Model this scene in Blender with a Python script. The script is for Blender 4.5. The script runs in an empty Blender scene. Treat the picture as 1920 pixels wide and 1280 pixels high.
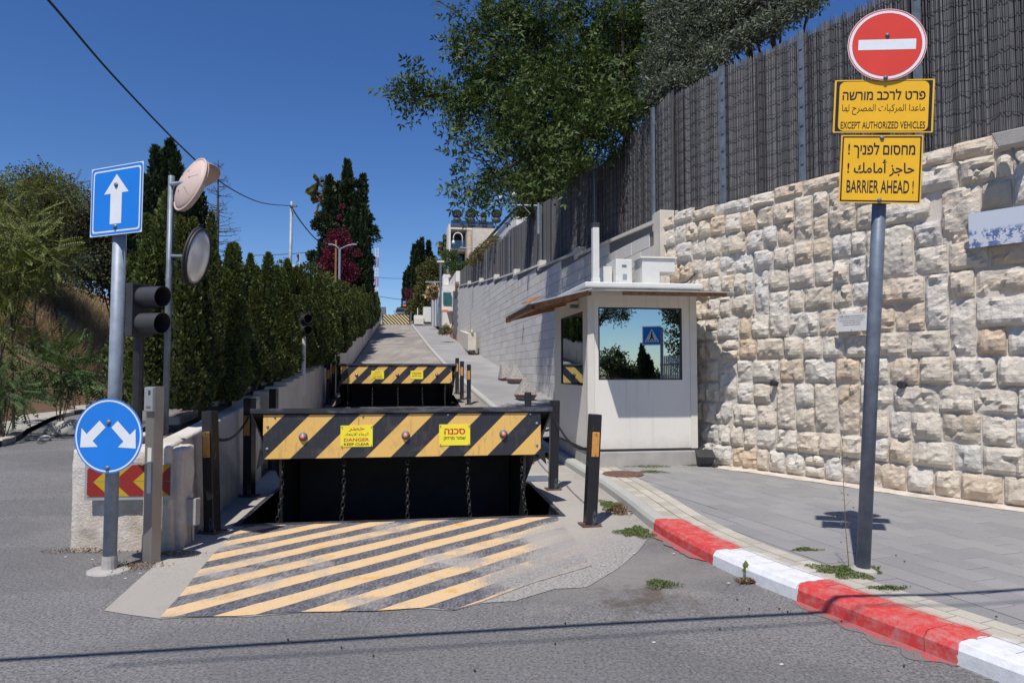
import bpy, math, random, unicodedata
import numpy as np
from math import sin, cos, radians as R, pi, sqrt, atan2
from mathutils import Vector as V, Matrix, noise
from mathutils.geometry import delaunay_2d_cdt
random.seed(7)
rng = np.random.default_rng(7)
sc = bpy.context.scene
COL = sc.collection

# ---------------------------------------------------------------- camera, sky, sun
CAMZ = 1.7; F = 1280.0; PITCH = math.atan(55 / 1280)
cam = bpy.data.objects.new('camera', bpy.data.cameras.new('camera')); COL.objects.link(cam)
cam.location = (0, 0, CAMZ); cam.rotation_euler = (pi / 2 + PITCH, 0, 0)
cam.data.sensor_width = 36; cam.data.lens = 24; cam.data.clip_end = 3000; cam.data.clip_start = .05
sc.camera = cam
SUN = V((-.74, -2.22, 4.13)).normalized()
w = bpy.data.worlds.new('World'); sc.world = w; w.use_nodes = True
nt = w.node_tree; bg = nt.nodes['Background']
sky = nt.nodes.new('ShaderNodeTexSky'); sky.sky_type = 'NISHITA'; sky.sun_disc = False
sky.sun_elevation = math.asin(SUN.z); sky.sun_rotation = atan2(SUN.x, SUN.y)
sky.air_density = 1.0; sky.dust_density = .0; sky.ozone_density = 6.0; sky.altitude = 500
hs = nt.nodes.new('ShaderNodeHueSaturation'); hs.inputs['Hue'].default_value = .510; hs.inputs['Saturation'].default_value = 1.18; hs.inputs['Value'].default_value = 1.0
nt.links.new(sky.outputs[0], hs.inputs['Color']); nt.links.new(hs.outputs[0], bg.inputs[0]); bg.inputs[1].default_value = .112
sl = bpy.data.lights.new('sun', 'SUN'); sl.energy = 5.0; sl.angle = R(.5); sl.color = (1, .955, .9)
so = bpy.data.objects.new('sun', sl); COL.objects.link(so); so.rotation_euler = SUN.to_track_quat('Z', 'Y').to_euler()
so.location = (-20, -40, 60)
sc.view_settings.view_transform = 'Standard'; sc.view_settings.look = 'None'
sc.view_settings.exposure = 0; sc.view_settings.gamma = 1; sc.view_settings.use_curve_mapping = False
sc.cycles.max_bounces = 6; sc.cycles.transparent_max_bounces = 12
sc.cycles.sample_clamp_indirect = 6

# ---------------------------------------------------------------- layout functions
def ray(px, py):
    a = (px - 960) / F; b = (640 - py) / F
    return V((a, cos(PITCH) - b * sin(PITCH), sin(PITCH) + b * cos(PITCH)))
def P(px, py, Y):
    d = ray(px, py); return V((0, 0, CAMZ)) + d * (Y / d.y)
TH = R(10); cT, sT = cos(TH), sin(TH)
def S(x, y): return cT * y - sT * x
def T(x, y): return cT * x + sT * y
def XY(s, t): return (t * cT - s * sT, s * cT + t * sT)
def gr(s):
    if s < 10: return 0.
    if s < 18: return .00625 * (s - 10) ** 2
    if s < 88: return .4 + .1035 * (s - 18)
    if s < 100: return 7.645 + .13 * (s - 88)
    return 9.205
def gl(s): return .015 * max(0, min(s, 100) - 8)
def G(x, y):
    s, t = S(x, y), T(x, y)
    if s < 9: return 0.
    k = min(1, max(0, (-2.4 - t) / 2.2)); k = k * k * (3 - 2 * k)
    return gr(s) * (1 - k) + gl(s) * k
def Gp(px, py, off=0.):
    d = ray(px, py); lo = 1.0; o = V((0, 0, CAMZ)); k = lo
    while k < 150:
        p = o + d * k
        if p.z < G(p.x, p.y) + off: break
        k += .02
    p = o + d * k; p.z = G(p.x, p.y) + off
    return p

# ---------------------------------------------------------------- mesh helpers
class MB:
    def __init__(s): s.v = []; s.f = []; s.uv = None; s.m = []
    def add(s, vs, fs, mi=0):
        n = len(s.v); s.v += [tuple(v) for v in vs]; s.f += [tuple(i + n for i in f) for f in fs]; s.m += [mi] * len(fs); return s
    def hexa(s, o, a, b, c, mi=0):
        o, a, b, c = V(o), V(a), V(b), V(c)
        vs = [o, o + a, o + a + b, o + b, o + c, o + a + c, o + a + b + c, o + b + c]
        return s.add(vs, [(3, 2, 1, 0), (4, 5, 6, 7), (0, 1, 5, 4), (1, 2, 6, 5), (2, 3, 7, 6), (3, 0, 4, 7)], mi)
    def box(s, x0, x1, y0, y1, z0, z1, mi=0):
        return s.hexa((x0, y0, z0), (x1 - x0, 0, 0), (0, y1 - y0, 0), (0, 0, z1 - z0), mi)
    def tube(s, pts, r, n=8, mi=0, cap=True):
        pts = [V(p) for p in pts]; rs = r if isinstance(r, (list, tuple)) else [r] * len(pts); rings = []; vs = []
        up = None
        for i, p in enumerate(pts):
            d = (pts[min(i + 1, len(pts) - 1)] - pts[max(i - 1, 0)]).normalized()
            if up is None: up = V((0, 0, 1)) if abs(d.z) < .9 else V((1, 0, 0))
            u = d.cross(up).normalized(); w_ = u.cross(d).normalized(); up = w_
            for k in range(n):
                a = 2 * pi * k / n; vs.append(p + (u * cos(a) + w_ * sin(a)) * rs[i])
        fs = []
        for i in range(len(pts) - 1):
            for k in range(n):
                a, b = i * n + k, i * n + (k + 1) % n; fs.append((a, b, b + n, a + n))
        if cap: fs.append(tuple(range(n - 1, -1, -1))); fs.append(tuple(range((len(pts) - 1) * n, len(pts) * n)))
        return s.add(vs, fs, mi)
    def lathe(s, prof, n=20, c=(0, 0, 0), mi=0, axis='z'):
        vs = []; fs = []
        for (r, h) in prof:
            for k in range(n):
                a = 2 * pi * k / n; p = (r * cos(a), r * sin(a), h)
                if axis == 'y': p = (p[0], p[2], p[1])
                if axis == 'x': p = (p[2], p[0], p[1])
                vs.append((p[0] + c[0], p[1] + c[1], p[2] + c[2]))
        for i in range(len(prof) - 1):
            for k in range(n):
                a, b = i * n + k, i * n + (k + 1) % n; fs.append((a, b, b + n, a + n))
        fs.append(tuple(range(n - 1, -1, -1))); fs.append(tuple(range((len(prof) - 1) * n, len(prof) * n)))
        return s.add(vs, fs, mi)
    def prism(s, poly, y0, y1, mi=0):      # poly in (x,z), extruded along y
        n = len(poly); vs = [(x, y0, z) for x, z in poly] + [(x, y1, z) for x, z in poly]
        fs = [tuple(range(n)), tuple(range(2 * n - 1, n - 1, -1))] + [(i, i + n, (i + 1) % n + n, (i + 1) % n) for i in range(n)]
        return s.add(vs, fs, mi)
    def flat(s, poly, y, mi=0): return s.add([(x, y, z) for x, z in poly], [tuple(range(len(poly)))], mi)
    def ring(s, outer, inner, y, mi=0):
        n = len(outer); return s.add([(x, y, z) for x, z in outer] + [(x, y, z) for x, z in inner], [(i, (i + 1) % n, (i + 1) % n + n, i + n) for i in range(n)], mi)
    def torus(s, c, R_, r, M=None, n=10, k=5, sx=1., mi=0):
        vs = []; fs = []
        for i in range(n):
            a = 2 * pi * i / n
            for j in range(k):
                b = 2 * pi * j / k; p = V(((R_ + r * cos(b)) * cos(a) * sx, r * sin(b), (R_ + r * cos(b)) * sin(a)))
                if M: p = M @ p
                vs.append(p + V(c))
        for i in range(n):
            for j in range(k): fs.append((i * k + j, ((i + 1) % n) * k + j, ((i + 1) % n) * k + (j + 1) % k, i * k + (j + 1) % k))
        return s.add(vs, fs, mi)
    def mesh(s, name, mats, smooth=False):
        me = bpy.data.meshes.new(name); me.from_pydata(s.v, [], s.f)
        for m in (mats if isinstance(mats, (list, tuple)) else [mats]): me.materials.append(m)
        if any(s.m): me.polygons.foreach_set('material_index', s.m)
        if smooth: me.polygons.foreach_set('use_smooth', [True] * len(me.polygons))
        if s.uv is not None:
            uvl = me.uv_layers.new(name='UVMap'); lv = np.zeros(len(me.loops), 'i'); me.loops.foreach_get('vertex_index', lv)
            uvl.data.foreach_set('uv', np.array(s.uv, 'f')[lv].ravel())
        me.update(); return me
    def build(s, name, mats, parent=None, smooth=False, kind=None):
        return link(name, s.mesh(name, mats, smooth), parent, kind)
def link(name, me, parent=None, kind=None):
    o = bpy.data.objects.new(name, me); COL.objects.link(o)
    if parent is not None: o.parent = parent
    if kind: o['kind'] = kind
    return o
def tag(o, label=None, cat=None, group=None, kind=None):
    if label: o['label'] = label
    if cat: o['category'] = cat
    if group: o['group'] = group
    if kind: o['kind'] = kind
    return o
def thing(name, label, cat, loc=(0, 0, 0), rz=0, group=None, rot=None):
    o = bpy.data.objects.new(name, None); COL.objects.link(o); o.location = loc; o.rotation_euler = rot or (0, 0, rz)
    o.empty_display_size = .1
    return tag(o, label, cat, group)
def copy_tree(o, parent=None):
    c = o.copy(); COL.objects.link(c); c.parent = parent
    for ch in o.children: copy_tree(ch, c)
    return c
def smooth_by_angle(me, ang=40):
    me.polygons.foreach_set('use_smooth', [True] * len(me.polygons))
    try: me.set_sharp_from_angle(angle=R(ang))
    except Exception: pass
def bevel(o, w_=.01, seg=2):
    m = o.modifiers.new('b', 'BEVEL'); m.width = w_; m.segments = seg; m.limit_method = 'ANGLE'; m.angle_limit = R(35)
    return o
def circ(r, n=48, cx=0, cz=0): return [(cx + r * cos(2 * pi * k / n), cz + r * sin(2 * pi * k / n)) for k in range(n)]
def rrect(w_, h, r, n=5, cx=0, cz=0):
    out = []
    for (sx, sz, a0) in ((1, 1, 0), (-1, 1, 90), (-1, -1, 180), (1, -1, 270)):
        for k in range(n + 1):
            a = R(a0 + 90 * k / n); out.append((cx + sx * (w_ / 2 - r) + r * cos(a), cz + sz * (h / 2 - r) + r * sin(a)))
    return out

# instancing of leaf templates into one mesh with numpy
def rotmats(dirs, spin):
    d = dirs / np.linalg.norm(dirs, axis=1, keepdims=True)
    ref = np.where(np.abs(d[:, 2:3]) < .95, np.array([[0, 0, 1.]]), np.array([[1., 0, 0]]))
    a = np.cross(ref, d); a /= np.linalg.norm(a, axis=1, keepdims=True); b = np.cross(d, a)
    c, s_ = np.cos(spin)[:, None], np.sin(spin)[:, None]
    a2 = a * c + b * s_; b2 = -a * s_ + b * c
    return np.stack([a2, d, b2], axis=2)       # local x->a, y->dir, z->b
def scatter(tv, tf, pos, dirs, size, spin=None):
    n = len(pos); spin = rng.uniform(0, 2 * pi, n) if spin is None else spin
    M = rotmats(dirs, spin) * np.asarray(size).reshape(-1, 1, 1)
    vs = np.einsum('nij,kj->nki', M, tv) + pos[:, None, :]
    fs = tf[None] + (np.arange(n) * len(tv))[:, None, None]
    return vs.reshape(-1, 3), fs.reshape(-1, tf.shape[1])
def npmesh(name, parts, mats, smooth=False):  # parts: list of (v, f(n,3|4), mat index)
    vs = np.concatenate([p[0] for p in parts]); off = 0; loops = []; tot = []; mi = []
    for v, f, m in parts:
        f = np.asarray(f); loops.append((f + off).ravel()); tot.append(np.full(len(f), f.shape[1])); mi.append(np.full(len(f), m)); off += len(v)
    loops = np.concatenate(loops); tot = np.concatenate(tot); mi = np.concatenate(mi)
    me = bpy.data.meshes.new(name); me.vertices.add(len(vs)); me.vertices.foreach_set('co', vs.astype('f').ravel())
    me.loops.add(len(loops)); me.loops.foreach_set('vertex_index', loops.astype('i'))
    me.polygons.add(len(tot)); st = np.concatenate([[0], np.cumsum(tot)[:-1]])
    me.polygons.foreach_set('loop_start', st.astype('i')); me.polygons.foreach_set('loop_total', tot.astype('i'))
    for m in (mats if isinstance(mats, (list, tuple)) else [mats]): me.materials.append(m)
    me.polygons.foreach_set('material_index', mi.astype('i'))
    if smooth: me.polygons.foreach_set('use_smooth', np.ones(len(tot), bool))
    me.update(calc_edges=True); return me
LEAF = (np.array([[0, 0, 0], [.28, .45, .06], [0, 1, -.05], [-.28, .45, .06]], float), np.array([[0, 1, 2], [0, 2, 3]]))
BLADE = (np.array([[-.5, 0, 0], [.5, 0, 0], [0, 1, 0]], float), np.array([[0, 1, 2]]))
def compound(npair, ll, lw, droop=.25, gap=None):
    vs = []; fs = []
    for i in range(npair):
        y = .18 + .8 * i / max(1, npair - 1); zb = -droop * y * y
        sc_ = 1 - .35 * abs(i / max(1, npair - 1) - .45) * 1.6
        for sgn in (-1, 1):
            n = len(vs); L = ll * sc_
            ax = V((sgn * .93, .36, -.25)).normalized(); per = V((-.36 * sgn, .93, 0)).normalized()
            b = V((0, y, zb))
            vs += [b, b + ax * L * .45 + per * lw, b + ax * L + V((0, 0, -.12 * L)), b + ax * L * .45 - per * lw]
            fs += [(n, n + 1, n + 2), (n, n + 2, n + 3)]
    n = len(vs); b = V((0, .98, -droop)); vs += [b, b + V((lw, ll * .45, 0)), b + V((0, ll, -.1 * ll)), b + V((-lw, ll * .45, 0))]
    fs += [(n, n + 1, n + 2), (n, n + 2, n + 3)]
    n = len(vs); vs += [V((-.008, 0, 0)), V((.008, 0, 0)), V((0, 1, -droop))]; fs += [(n, n + 1, n + 2)]
    return np.array([tuple(v) for v in vs]), np.array(fs)

# ---------------------------------------------------------------- materials
class NT:
    def __init__(s, name):
        s.m = bpy.data.materials.new(name); s.m.use_nodes = True; s.n = s.m.node_tree; s.b = s.n.nodes['Principled BSDF']
        s.out = s.n.nodes['Material Output']
    def node(s, t, **k):
        n = s.n.nodes.new('ShaderNode' + t)
        for a, b in k.items(): setattr(n, a, b)
        return n
    def put(s, val, sock):
        if hasattr(val, 'is_linked') or isinstance(val, bpy.types.NodeSocket): s.n.links.new(val, sock)
        else: sock.default_value = val
    def obj(s): return s.node('TexCoord').outputs['Object']
    def pos(s): return s.node('NewGeometry').outputs['Position']
    def uv(s): return s.node('TexCoord').outputs['UV']
    def noise(s, vec, scale, detail=4, rough=.55, out='Fac', sc3=None):
        if sc3:
            mp = s.node('Mapping'); s.put(vec, mp.inputs[0]); mp.inputs['Scale'].default_value = sc3; vec = mp.outputs[0]
        n = s.node('TexNoise'); s.put(vec, n.inputs['Vector']); n.inputs['Scale'].default_value = scale
        n.inputs['Detail'].default_value = detail; n.inputs['Roughness'].default_value = rough; return n.outputs[out]
    def voro(s, vec, scale, out='Distance', feature='F1'):
        n = s.node('TexVoronoi', feature=feature); s.put(vec, n.inputs['Vector']); n.inputs['Scale'].default_value = scale; return n.outputs[out]
    def ramp(s, fac, stops, interp='LINEAR'):
        n = s.node('ValToRGB'); s.put(fac, n.inputs[0]); cr = n.color_ramp; cr.interpolation = interp
        while len(cr.elements) < len(stops): cr.elements.new(.5)
        for e, (p, c) in zip(cr.elements, stops):
            e.position = p; e.color = (c, c, c, 1) if isinstance(c, (int, float)) else (*c, 1)
        return n.outputs[0]
    def math(s, op, a, b=0., c=0., clamp=False):
        n = s.node('Math', operation=op, use_clamp=clamp); s.put(a, n.inputs[0]); s.put(b, n.inputs[1]); s.put(c, n.inputs[2]); return n.outputs[0]
    def mix(s, fac, a, b, blend='MIX'):
        n = s.node('Mix', data_type='RGBA', blend_type=blend); s.put(fac, n.inputs['Factor'])
        for v, k in ((a, 'A'), (b, 'B')):
            sock = [i for i in n.inputs if i.name == k and i.type == 'RGBA'][0]
            s.put(v if not isinstance(v, tuple) else (*v[:3], 1), sock)
        return [o for o in n.outputs if o.type == 'RGBA'][0]
    def sep(s, vec):
        n = s.node('SeparateXYZ'); s.put(vec, n.inputs[0]); return n.outputs
    def bump(s, h, strength=.3, dist=.01, normal=None):
        n = s.node('Bump'); n.inputs['Strength'].default_value = strength; n.inputs['Distance'].default_value = dist
        s.put(h, n.inputs['Height'])
        if normal is not None: s.put(normal, n.inputs['Normal'])
        return n.outputs[0]
    def done(s, col=None, rough=.7, normal=None, metal=0., spec=None):
        if col is not None: s.put((*col[:3], 1) if isinstance(col, tuple) else col, s.b.inputs['Base Color'])
        s.put(rough, s.b.inputs['Roughness']); s.b.inputs['Metallic'].default_value = metal
        if spec is not None: s.b.inputs['Specular IOR Level'].default_value = spec
        if normal is not None: s.put(normal, s.b.inputs['Normal'])
        return s.m
def plain(name, col, rough=.6, var=.12, sc_=6., bump=.0, metal=0., spec=None, bsc=60.):
    t = NT(name); o = t.obj(); n = t.noise(o, sc_, 5, .6)
    c = t.mix(t.ramp(n, [(.3, 0.), (.7, 1.)]), tuple(x * (1 - var) for x in col), tuple(min(1, x * (1 + var)) for x in col))
    nm = t.bump(t.noise(o, bsc, 4, .6), bump, .01) if bump else None
    return t.done(c, rough, nm, metal, spec)
def leafmat(name, c1, c2, trans=.25, rough=.55, brown=0):
    t = NT(name); g = t.node('NewGeometry'); r = g.outputs['Random Per Island']
    n = t.noise(t.pos(), 1.3, 3)
    f = t.math('ADD', t.math('MULTIPLY', r, .65), t.math('MULTIPLY', n, .45))
    c = t.ramp(f, [(.15, c1), (.85, c2)])
    if brown: c = t.mix(t.ramp(t.noise(t.pos(), 2.6, 4, .6), [(.60, 0.), (.70, brown)]), c, t.ramp(r, [(.1, (.07, .045, .022)), (.9, (.20, .13, .06))]))
    t.put(c, t.b.inputs['Base Color']); t.b.inputs['Roughness'].default_value = rough; t.b.inputs['Specular IOR Level'].default_value = .18
    tr = t.node('BsdfTranslucent'); t.put(t.mix(1., c, (1., 1., .5), 'MULTIPLY'), tr.inputs[0])
    mx = t.node('MixShader'); mx.inputs[0].default_value = trans
    t.n.links.new(t.b.outputs[0], mx.inputs[1]); t.n.links.new(tr.outputs[0], mx.inputs[2]); t.n.links.new(mx.outputs[0], t.out.inputs[0])
    return t.m
M = {}
M['galv'] = plain('galvanised_steel', (.25, .29, .34), .55, .22, 9, .05, .2)
M['galv_d'] = plain('dark_galvanised', (.16, .19, .23), .5, .25, 9, .08, .3)
M['steel'] = plain('brushed_steel', (.30, .28, .26), .38, .1, 4, .03, .6)
M['black'] = plain('black_paint', (.016, .016, .018), .45, .3, 12, .15)
M['blackmatt'] = plain('dark_plastic', (.03, .03, .033), .6, .2, 8)
M['white'] = plain('white_paint', (.64, .63, .59), .45, .05, 5)
M['cream'] = plain('cream_panel', (.72, .69, .62), .42, .05, 1.5, .02)
M['creamd'] = plain('cream_trim', (.66, .62, .54), .45, .06, 3)
M['signblue'] = plain('sign_blue', (.012, .19, .66), .32, .05, 3)
M['signwhite'] = plain('sign_white', (.72, .74, .76), .35, .05, 5)
M['signred'] = plain('sign_red', (.66, .055, .03), .32, .05, 4)
M['meshwire'] = plain('weathered_wire', (.12, .125, .13), .6, .2, 9)
M['signyellow'] = plain('sign_yellow', (.80, .44, .01), .35, .05, 5)
M['signblack'] = plain('sign_black', (.012, .012, .015), .4, .1, 5)
M['backalu'] = plain('sign_back', (.4, .41, .42), .45, .1, 5, 0, .4)
M['amber'] = plain('amber_reflector', (.58, .27, .06), .3, .15, 30)
M['orange'] = plain('orange_reflector', (.75, .2, .03), .3, .15, 30)
M['rubber'] = plain('cable_black', (.012, .012, .012), .6, .1, 5)
M['bark'] = plain('bark', (.09, .07, .055), .9, .35, 9, .6, bsc=25)
M['barkd'] = plain('dark_bark', (.045, .036, .03), .9, .35, 9, .6, bsc=25)
M['wood'] = plain('rough_timber', (.28, .13, .06), .8, .45, 14, .4)
M['concrete'] = plain('grey_concrete', (.36, .34, .31), .85, .14, 3, .35, bsc=45)
M['redtape'] = plain('red_band', (.34, .06, .045), .5, .1, 5)
M['rust'] = plain('rusty_iron', (.12, .06, .045), .8, .4, 14, .4)
M['soil'] = plain('soil', (.14, .10, .07), .95, .3, 5, .8, bsc=20)
M['terracotta'] = plain('terracotta', (.42, .22, .12), .8, .15, 7)
M['greypot'] = plain('slate_pot', (.05, .055, .07), .6, .1, 7)
M['carglass'] = plain('car_glass', (.015, .02, .03), .08, .05, 3, spec=.8)
M['carpaint'] = plain('silver_paint', (.30, .31, .33), .3, .04, 2, 0, .5)
M['greenglass'] = plain('green_glass', (.02, .10, .085), .1, .08, 3, spec=.8)
M['balglass'] = plain('balcony_glass', (.02, .05, .08), .08, .05, 3, spec=.8)
M['render_white'] = plain('white_render', (.70, .68, .63), .8, .07, 1.5, .1)
M['limestone'] = plain('pale_limestone', (.56, .51, .43), .85, .14, 2.2, .3)
M['darkgate'] = plain('grey_gate', (.17, .18, .19), .5, .1, 2)
def _streaks():
    t = NT('streaked_cream'); p = t.pos(); o = t.obj(); c = t.mix(t.ramp(t.noise(p, 1.3, 5, .6), [(.3, 0.), (.7, 1.)]), (.69, .66, .59), (.74, .71, .64))
    c = t.mix(t.ramp(t.noise(p, 5, 6, .7, sc3=(3, 3, .16)), [(.54, 0.), (.72, .32)]), c, (.42, .37, .30))
    c = t.mix(t.ramp(t.math('ADD', t.sep(o)[2], t.math('MULTIPLY', t.noise(p, 6, 4), .3)), [(.12, .4), (.34, 0.)]), c, (.40, .36, .30)); M['cream'] = t.done(c, .42, t.bump(t.noise(p, 2.2, 2), .05, .02))
_streaks()
def edge_val(t, p):      # signed distance past the worn lower right edge of the concrete apron
    x = t.sep(p); return t.math('SUBTRACT', t.math('MULTIPLY', t.math('ADD', x[0], .23), .765), t.math('MULTIPLY', t.math('SUBTRACT', x[1], 5.0), .644))
def worn_in(t, p, c):
    e = t.math('ADD', edge_val(t, p), t.math('MULTIPLY', t.math('SUBTRACT', t.noise(p, 2.2, 6, .7), .5), 1.4))
    sp = t.ramp(t.noise(p, 50, 4, .75), [(.40, .15), (.55, .35)]); cc = t.mix(1., (1., .95, .89), sp, 'MULTIPLY')
    return t.mix(t.ramp(t.math('ADD', e, .9), [(.0, 0.), (1., .9)]), c, cc)
def _m():
    # asphalt, aged and dusty
    t = NT('asphalt'); p = t.pos()
    big = t.noise(p, .45, 5, .6); sp = t.noise(p, 48, 4, .75); v = t.voro(p, 62, 'Color'); vs = t.sep(v)[0]
    c = t.ramp(big, [(.3, (.13, .125, .122)), (.5, (.175, .168, .163)), (.72, (.225, .215, .205))])
    c = t.mix(t.ramp(vs, [(.3, 0.), (.95, .6)]), c, (.27, .262, .255)); c = t.mix(t.ramp(sp, [(.38, .9), (.52, 0.)]), c, (.05, .05, .052))
    # pale dust where the concrete of the ramp wears out on it, brown stain patches
    xyz = t.sep(p)
    dx = t.math('MULTIPLY', t.math('SUBTRACT', xyz[0], .75), .75); dy = t.math('SUBTRACT', xyz[1], 6.0)
    d = t.math('SQRT', t.math('ADD', t.math('MULTIPLY', dx, dx), t.math('MULTIPLY', dy, dy)))
    dust = t.math('ADD', t.math('MULTIPLY', d, -.62), t.math('MULTIPLY', t.noise(p, 1.6, 5, .6), 1.3))
    c = t.mix(t.ramp(dust, [(-.0, 0.), (.5, .7)]), c, (.31, .28, .248))
    dd = [t.math('SUBTRACT', xyz[0], .98), t.math('SUBTRACT', xyz[1], 5.15)]
    d2 = t.math('SQRT', t.math('ADD', t.math('MULTIPLY', dd[0], dd[0]), t.math('MULTIPLY', dd[1], dd[1])))
    stain = t.math('SUBTRACT', t.noise(p, 3.2, 5, .7), t.math('MULTIPLY', d2, .42))
    c = t.mix(t.ramp(stain, [(.34, 0.), (.5, .8)]), c, (.075, .055, .038))
    crack = t.voro(t.mix(.12, p, t.noise(p, 2.5, 4, out='Color')), .55, feature='DISTANCE_TO_EDGE')
    cm = t.math('MULTIPLY', t.ramp(crack, [(.0, 1.), (.010, 0.)]), t.ramp(t.noise(p, .5, 2), [(.54, 0.), (.66, .45)]))
    c = t.mix(cm, c, (.05, .045, .04))
    nm = t.bump(t.math('ADD', t.noise(p, 130, 3, .7), t.math('MULTIPLY', t.voro(p, 70), .6)), .5, .006)
    pt = t.ramp(t.noise(p, .28, 3, .5, sc3=(.6, 1.6, 1)), [(.46, 0.), (.50, .28)]); c = t.mix(pt, c, (.085, .083, .083)); c = t.mix(t.ramp(t.noise(p, 1.7, 5, .7), [(.62, 0.), (.72, .45)]), c, (.07, .068, .066))
    M['asphalt'] = t.done(c, .88, nm)
    # concrete of the ramp, with rain drag marks and expansion joints
    t = NT('ramp_concrete'); p = t.pos(); xyz = t.sep(p)
    big = t.noise(p, .35, 5, .6); fine = t.noise(p, 40, 4, .7)
    c = t.ramp(big, [(.3, (.225, .195, .168)), (.5, (.29, .262, .225)), (.7, (.36, .325, .28))])
    st = t.noise(p, 1.0, 4, .6, sc3=(1.8, .18, 1))
    c = t.mix(t.ramp(st, [(.42, 0.), (.62, .55)]), c, (.17, .145, .125)); c = t.mix(t.ramp(fine, [(.3, .5), (.5, 0.)]), c, (.17, .155, .135))
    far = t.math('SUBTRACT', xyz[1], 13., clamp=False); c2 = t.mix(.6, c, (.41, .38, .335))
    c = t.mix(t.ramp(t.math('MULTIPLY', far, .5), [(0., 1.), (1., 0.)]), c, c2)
    s_ = t.math('ADD', t.math('MULTIPLY', xyz[1], cT), t.math('MULTIPLY', xyz[0], -sT))
    j = t.math('ABSOLUTE', t.math('SUBTRACT', t.math('FRACT', t.math('DIVIDE', t.math('SUBTRACT', s_, 17.), 12.)), .5))
    c = t.mix(t.ramp(j, [(.0, .7), (.008, 0.)]), c, (.42, .40, .36))
    c = worn_in(t, p, c); c = t.mix(t.ramp(t.noise(p, 3.5, 6, .75), [(.58, 0.), (.75, .35)]), c, (.17, .15, .13))
    nm = t.bump(t.math('ADD', fine, t.math('MULTIPLY', t.noise(p, 160, 2), .5)), .45, .006)
    M['rampc'] = t.done(c, .85, nm)
    # worn hazard stripes
    t = NT('worn_hazard_stripes'); p = t.pos(); xyz = t.sep(p)
    wob = t.math('MULTIPLY', t.noise(p, 2.0, 2), .06)
    q = t.math('SUBTRACT', t.math('SUBTRACT', t.math('MULTIPLY', xyz[1], cos(R(49))), t.math('MULTIPLY', xyz[0], sin(R(49)))), wob)
    fr = t.math('FRACT', t.math('DIVIDE', q, .39)); yel = t.math('GREATER_THAN', fr, .5)
    ny = t.noise(p, 4, 5, .7); oc = t.mix(t.ramp(ny, [(.56, 0.), (.66, .9)]), (.68, .47, .25), (.62, .36, .08))
    bl = t.mix(t.ramp(t.math('ADD', t.math('MULTIPLY', t.noise(p, 60, 4, .7), .6), t.math('MULTIPLY', t.noise(p, 24, 4, .7, sc3=(2.6, .45, 1)), .4)), [(.42, 0.), (.58, .85)]), (.035, .038, .05), (.20, .20, .215))
    paint = t.mix(yel, bl, oc)
    base = t.mix(t.ramp(t.noise(p, 2, 4), [(.35, 0.), (.7, 1.)]), (.31, .285, .255), (.40, .375, .335))
    comb = t.noise(p, 22, 4, .7, sc3=(2.5, .5, 1))
    wear = t.math('ADD', t.noise(p, 1.1, 4, .65), t.math('MULTIPLY', comb, .35))
    # right part of the ramp is the most worn: the tyres turn there
    ex = t.math('SUBTRACT', xyz[0], .12); ey = t.math('SUBTRACT', 7.3, xyz[1])
    bias = t.math('MAXIMUM', 0., t.math('MULTIPLY', t.math('ADD', t.math('MULTIPLY', ex, .7), t.math('MULTIPLY', ey, .22)), .5))
    edge = t.math('MAXIMUM', 0., t.math('SUBTRACT', t.math('MULTIPLY', xyz[0], 1.), .62))
    wv = t.math('SUBTRACT', t.math('ADD', wear, t.math('MINIMUM', bias, .27)), t.math('MULTIPLY', edge, 0.))
    al = t.ramp(wv, [(.69, 0.), (.84, .94)])
    base = worn_in(t, p, base); c = t.mix(al, paint, base)
    c = t.mix(t.ramp(t.noise(p, 90, 3, .7), [(.3, .45), (.48, 0.)]), c, (.16, .15, .145))
    grooves = t.noise(p, 30, 3, .6, sc3=(3.2, .25, 1))
    nm = t.bump(t.math('ADD', grooves, t.math('MULTIPLY', t.noise(p, 140, 2), .5)), .5, .006)
    M['hazard_ground'] = t.done(c, .75, nm)
    # crisp stripes of the steel panels
    def stripes(name, period, c1, c2, k=1., rough=.4, thr=.5, offs=0.):
        t = NT(name); o = t.obj(); x = t.sep(o)
        fr = t.math('FRACT', t.math('DIVIDE', t.math('ADD', t.math('SUBTRACT', x[0], t.math('MULTIPLY', x[2], k)), 50 + offs), period))
        c = t.mix(t.math('GREATER_THAN', fr, thr), c1, c2)
        c = t.mix(t.ramp(t.noise(o, 5, 6, .7), [(.55, 0.), (.75, .35)]), c, (.2, .15, .1)); c = t.mix(t.ramp(t.noise(o, 9, 6, .75, sc3=(3, 1, .35)), [(.56, 0.), (.68, .5)]), c, (.12, .085, .06)); c = t.mix(t.ramp(t.noise(o, 30, 3, .8, sc3=(.3, 1, 1)), [(.68, 0.), (.72, .5)]), c, (.35, .34, .32))
        return t.done(c, rough, t.bump(t.noise(o, 8, 3), .08, .02))
    M['stripes'] = stripes('hazard_stripes', .575, (.76, .47, .13), (.026, .028, .036), offs=.02)
    M['farstripes'] = stripes('thin_stripes', .42, (.75, .62, .33), (.02, .02, .03), -1.)
    M['redyellow'] = stripes('red_yellow_board', .5, (.60, .37, .02), (.38, .03, .015), .0001)
    # pitched rough limestone
    t = NT('rough_limestone'); o = t.obj(); rn = t.node('ObjectInfo').outputs['Random']
    c = t.ramp(rn, [(0., (.53, .46, .36)), (.25, (.64, .58, .48)), (.45, (.58, .55, .50)), (.65, (.65, .59, .49)), (.82, (.57, .45, .32)), (1., (.62, .57, .49))])
    n1 = t.noise(t.pos(), 3.5, 6, .65); n2 = t.noise(t.pos(), 18, 6, .75)
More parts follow.
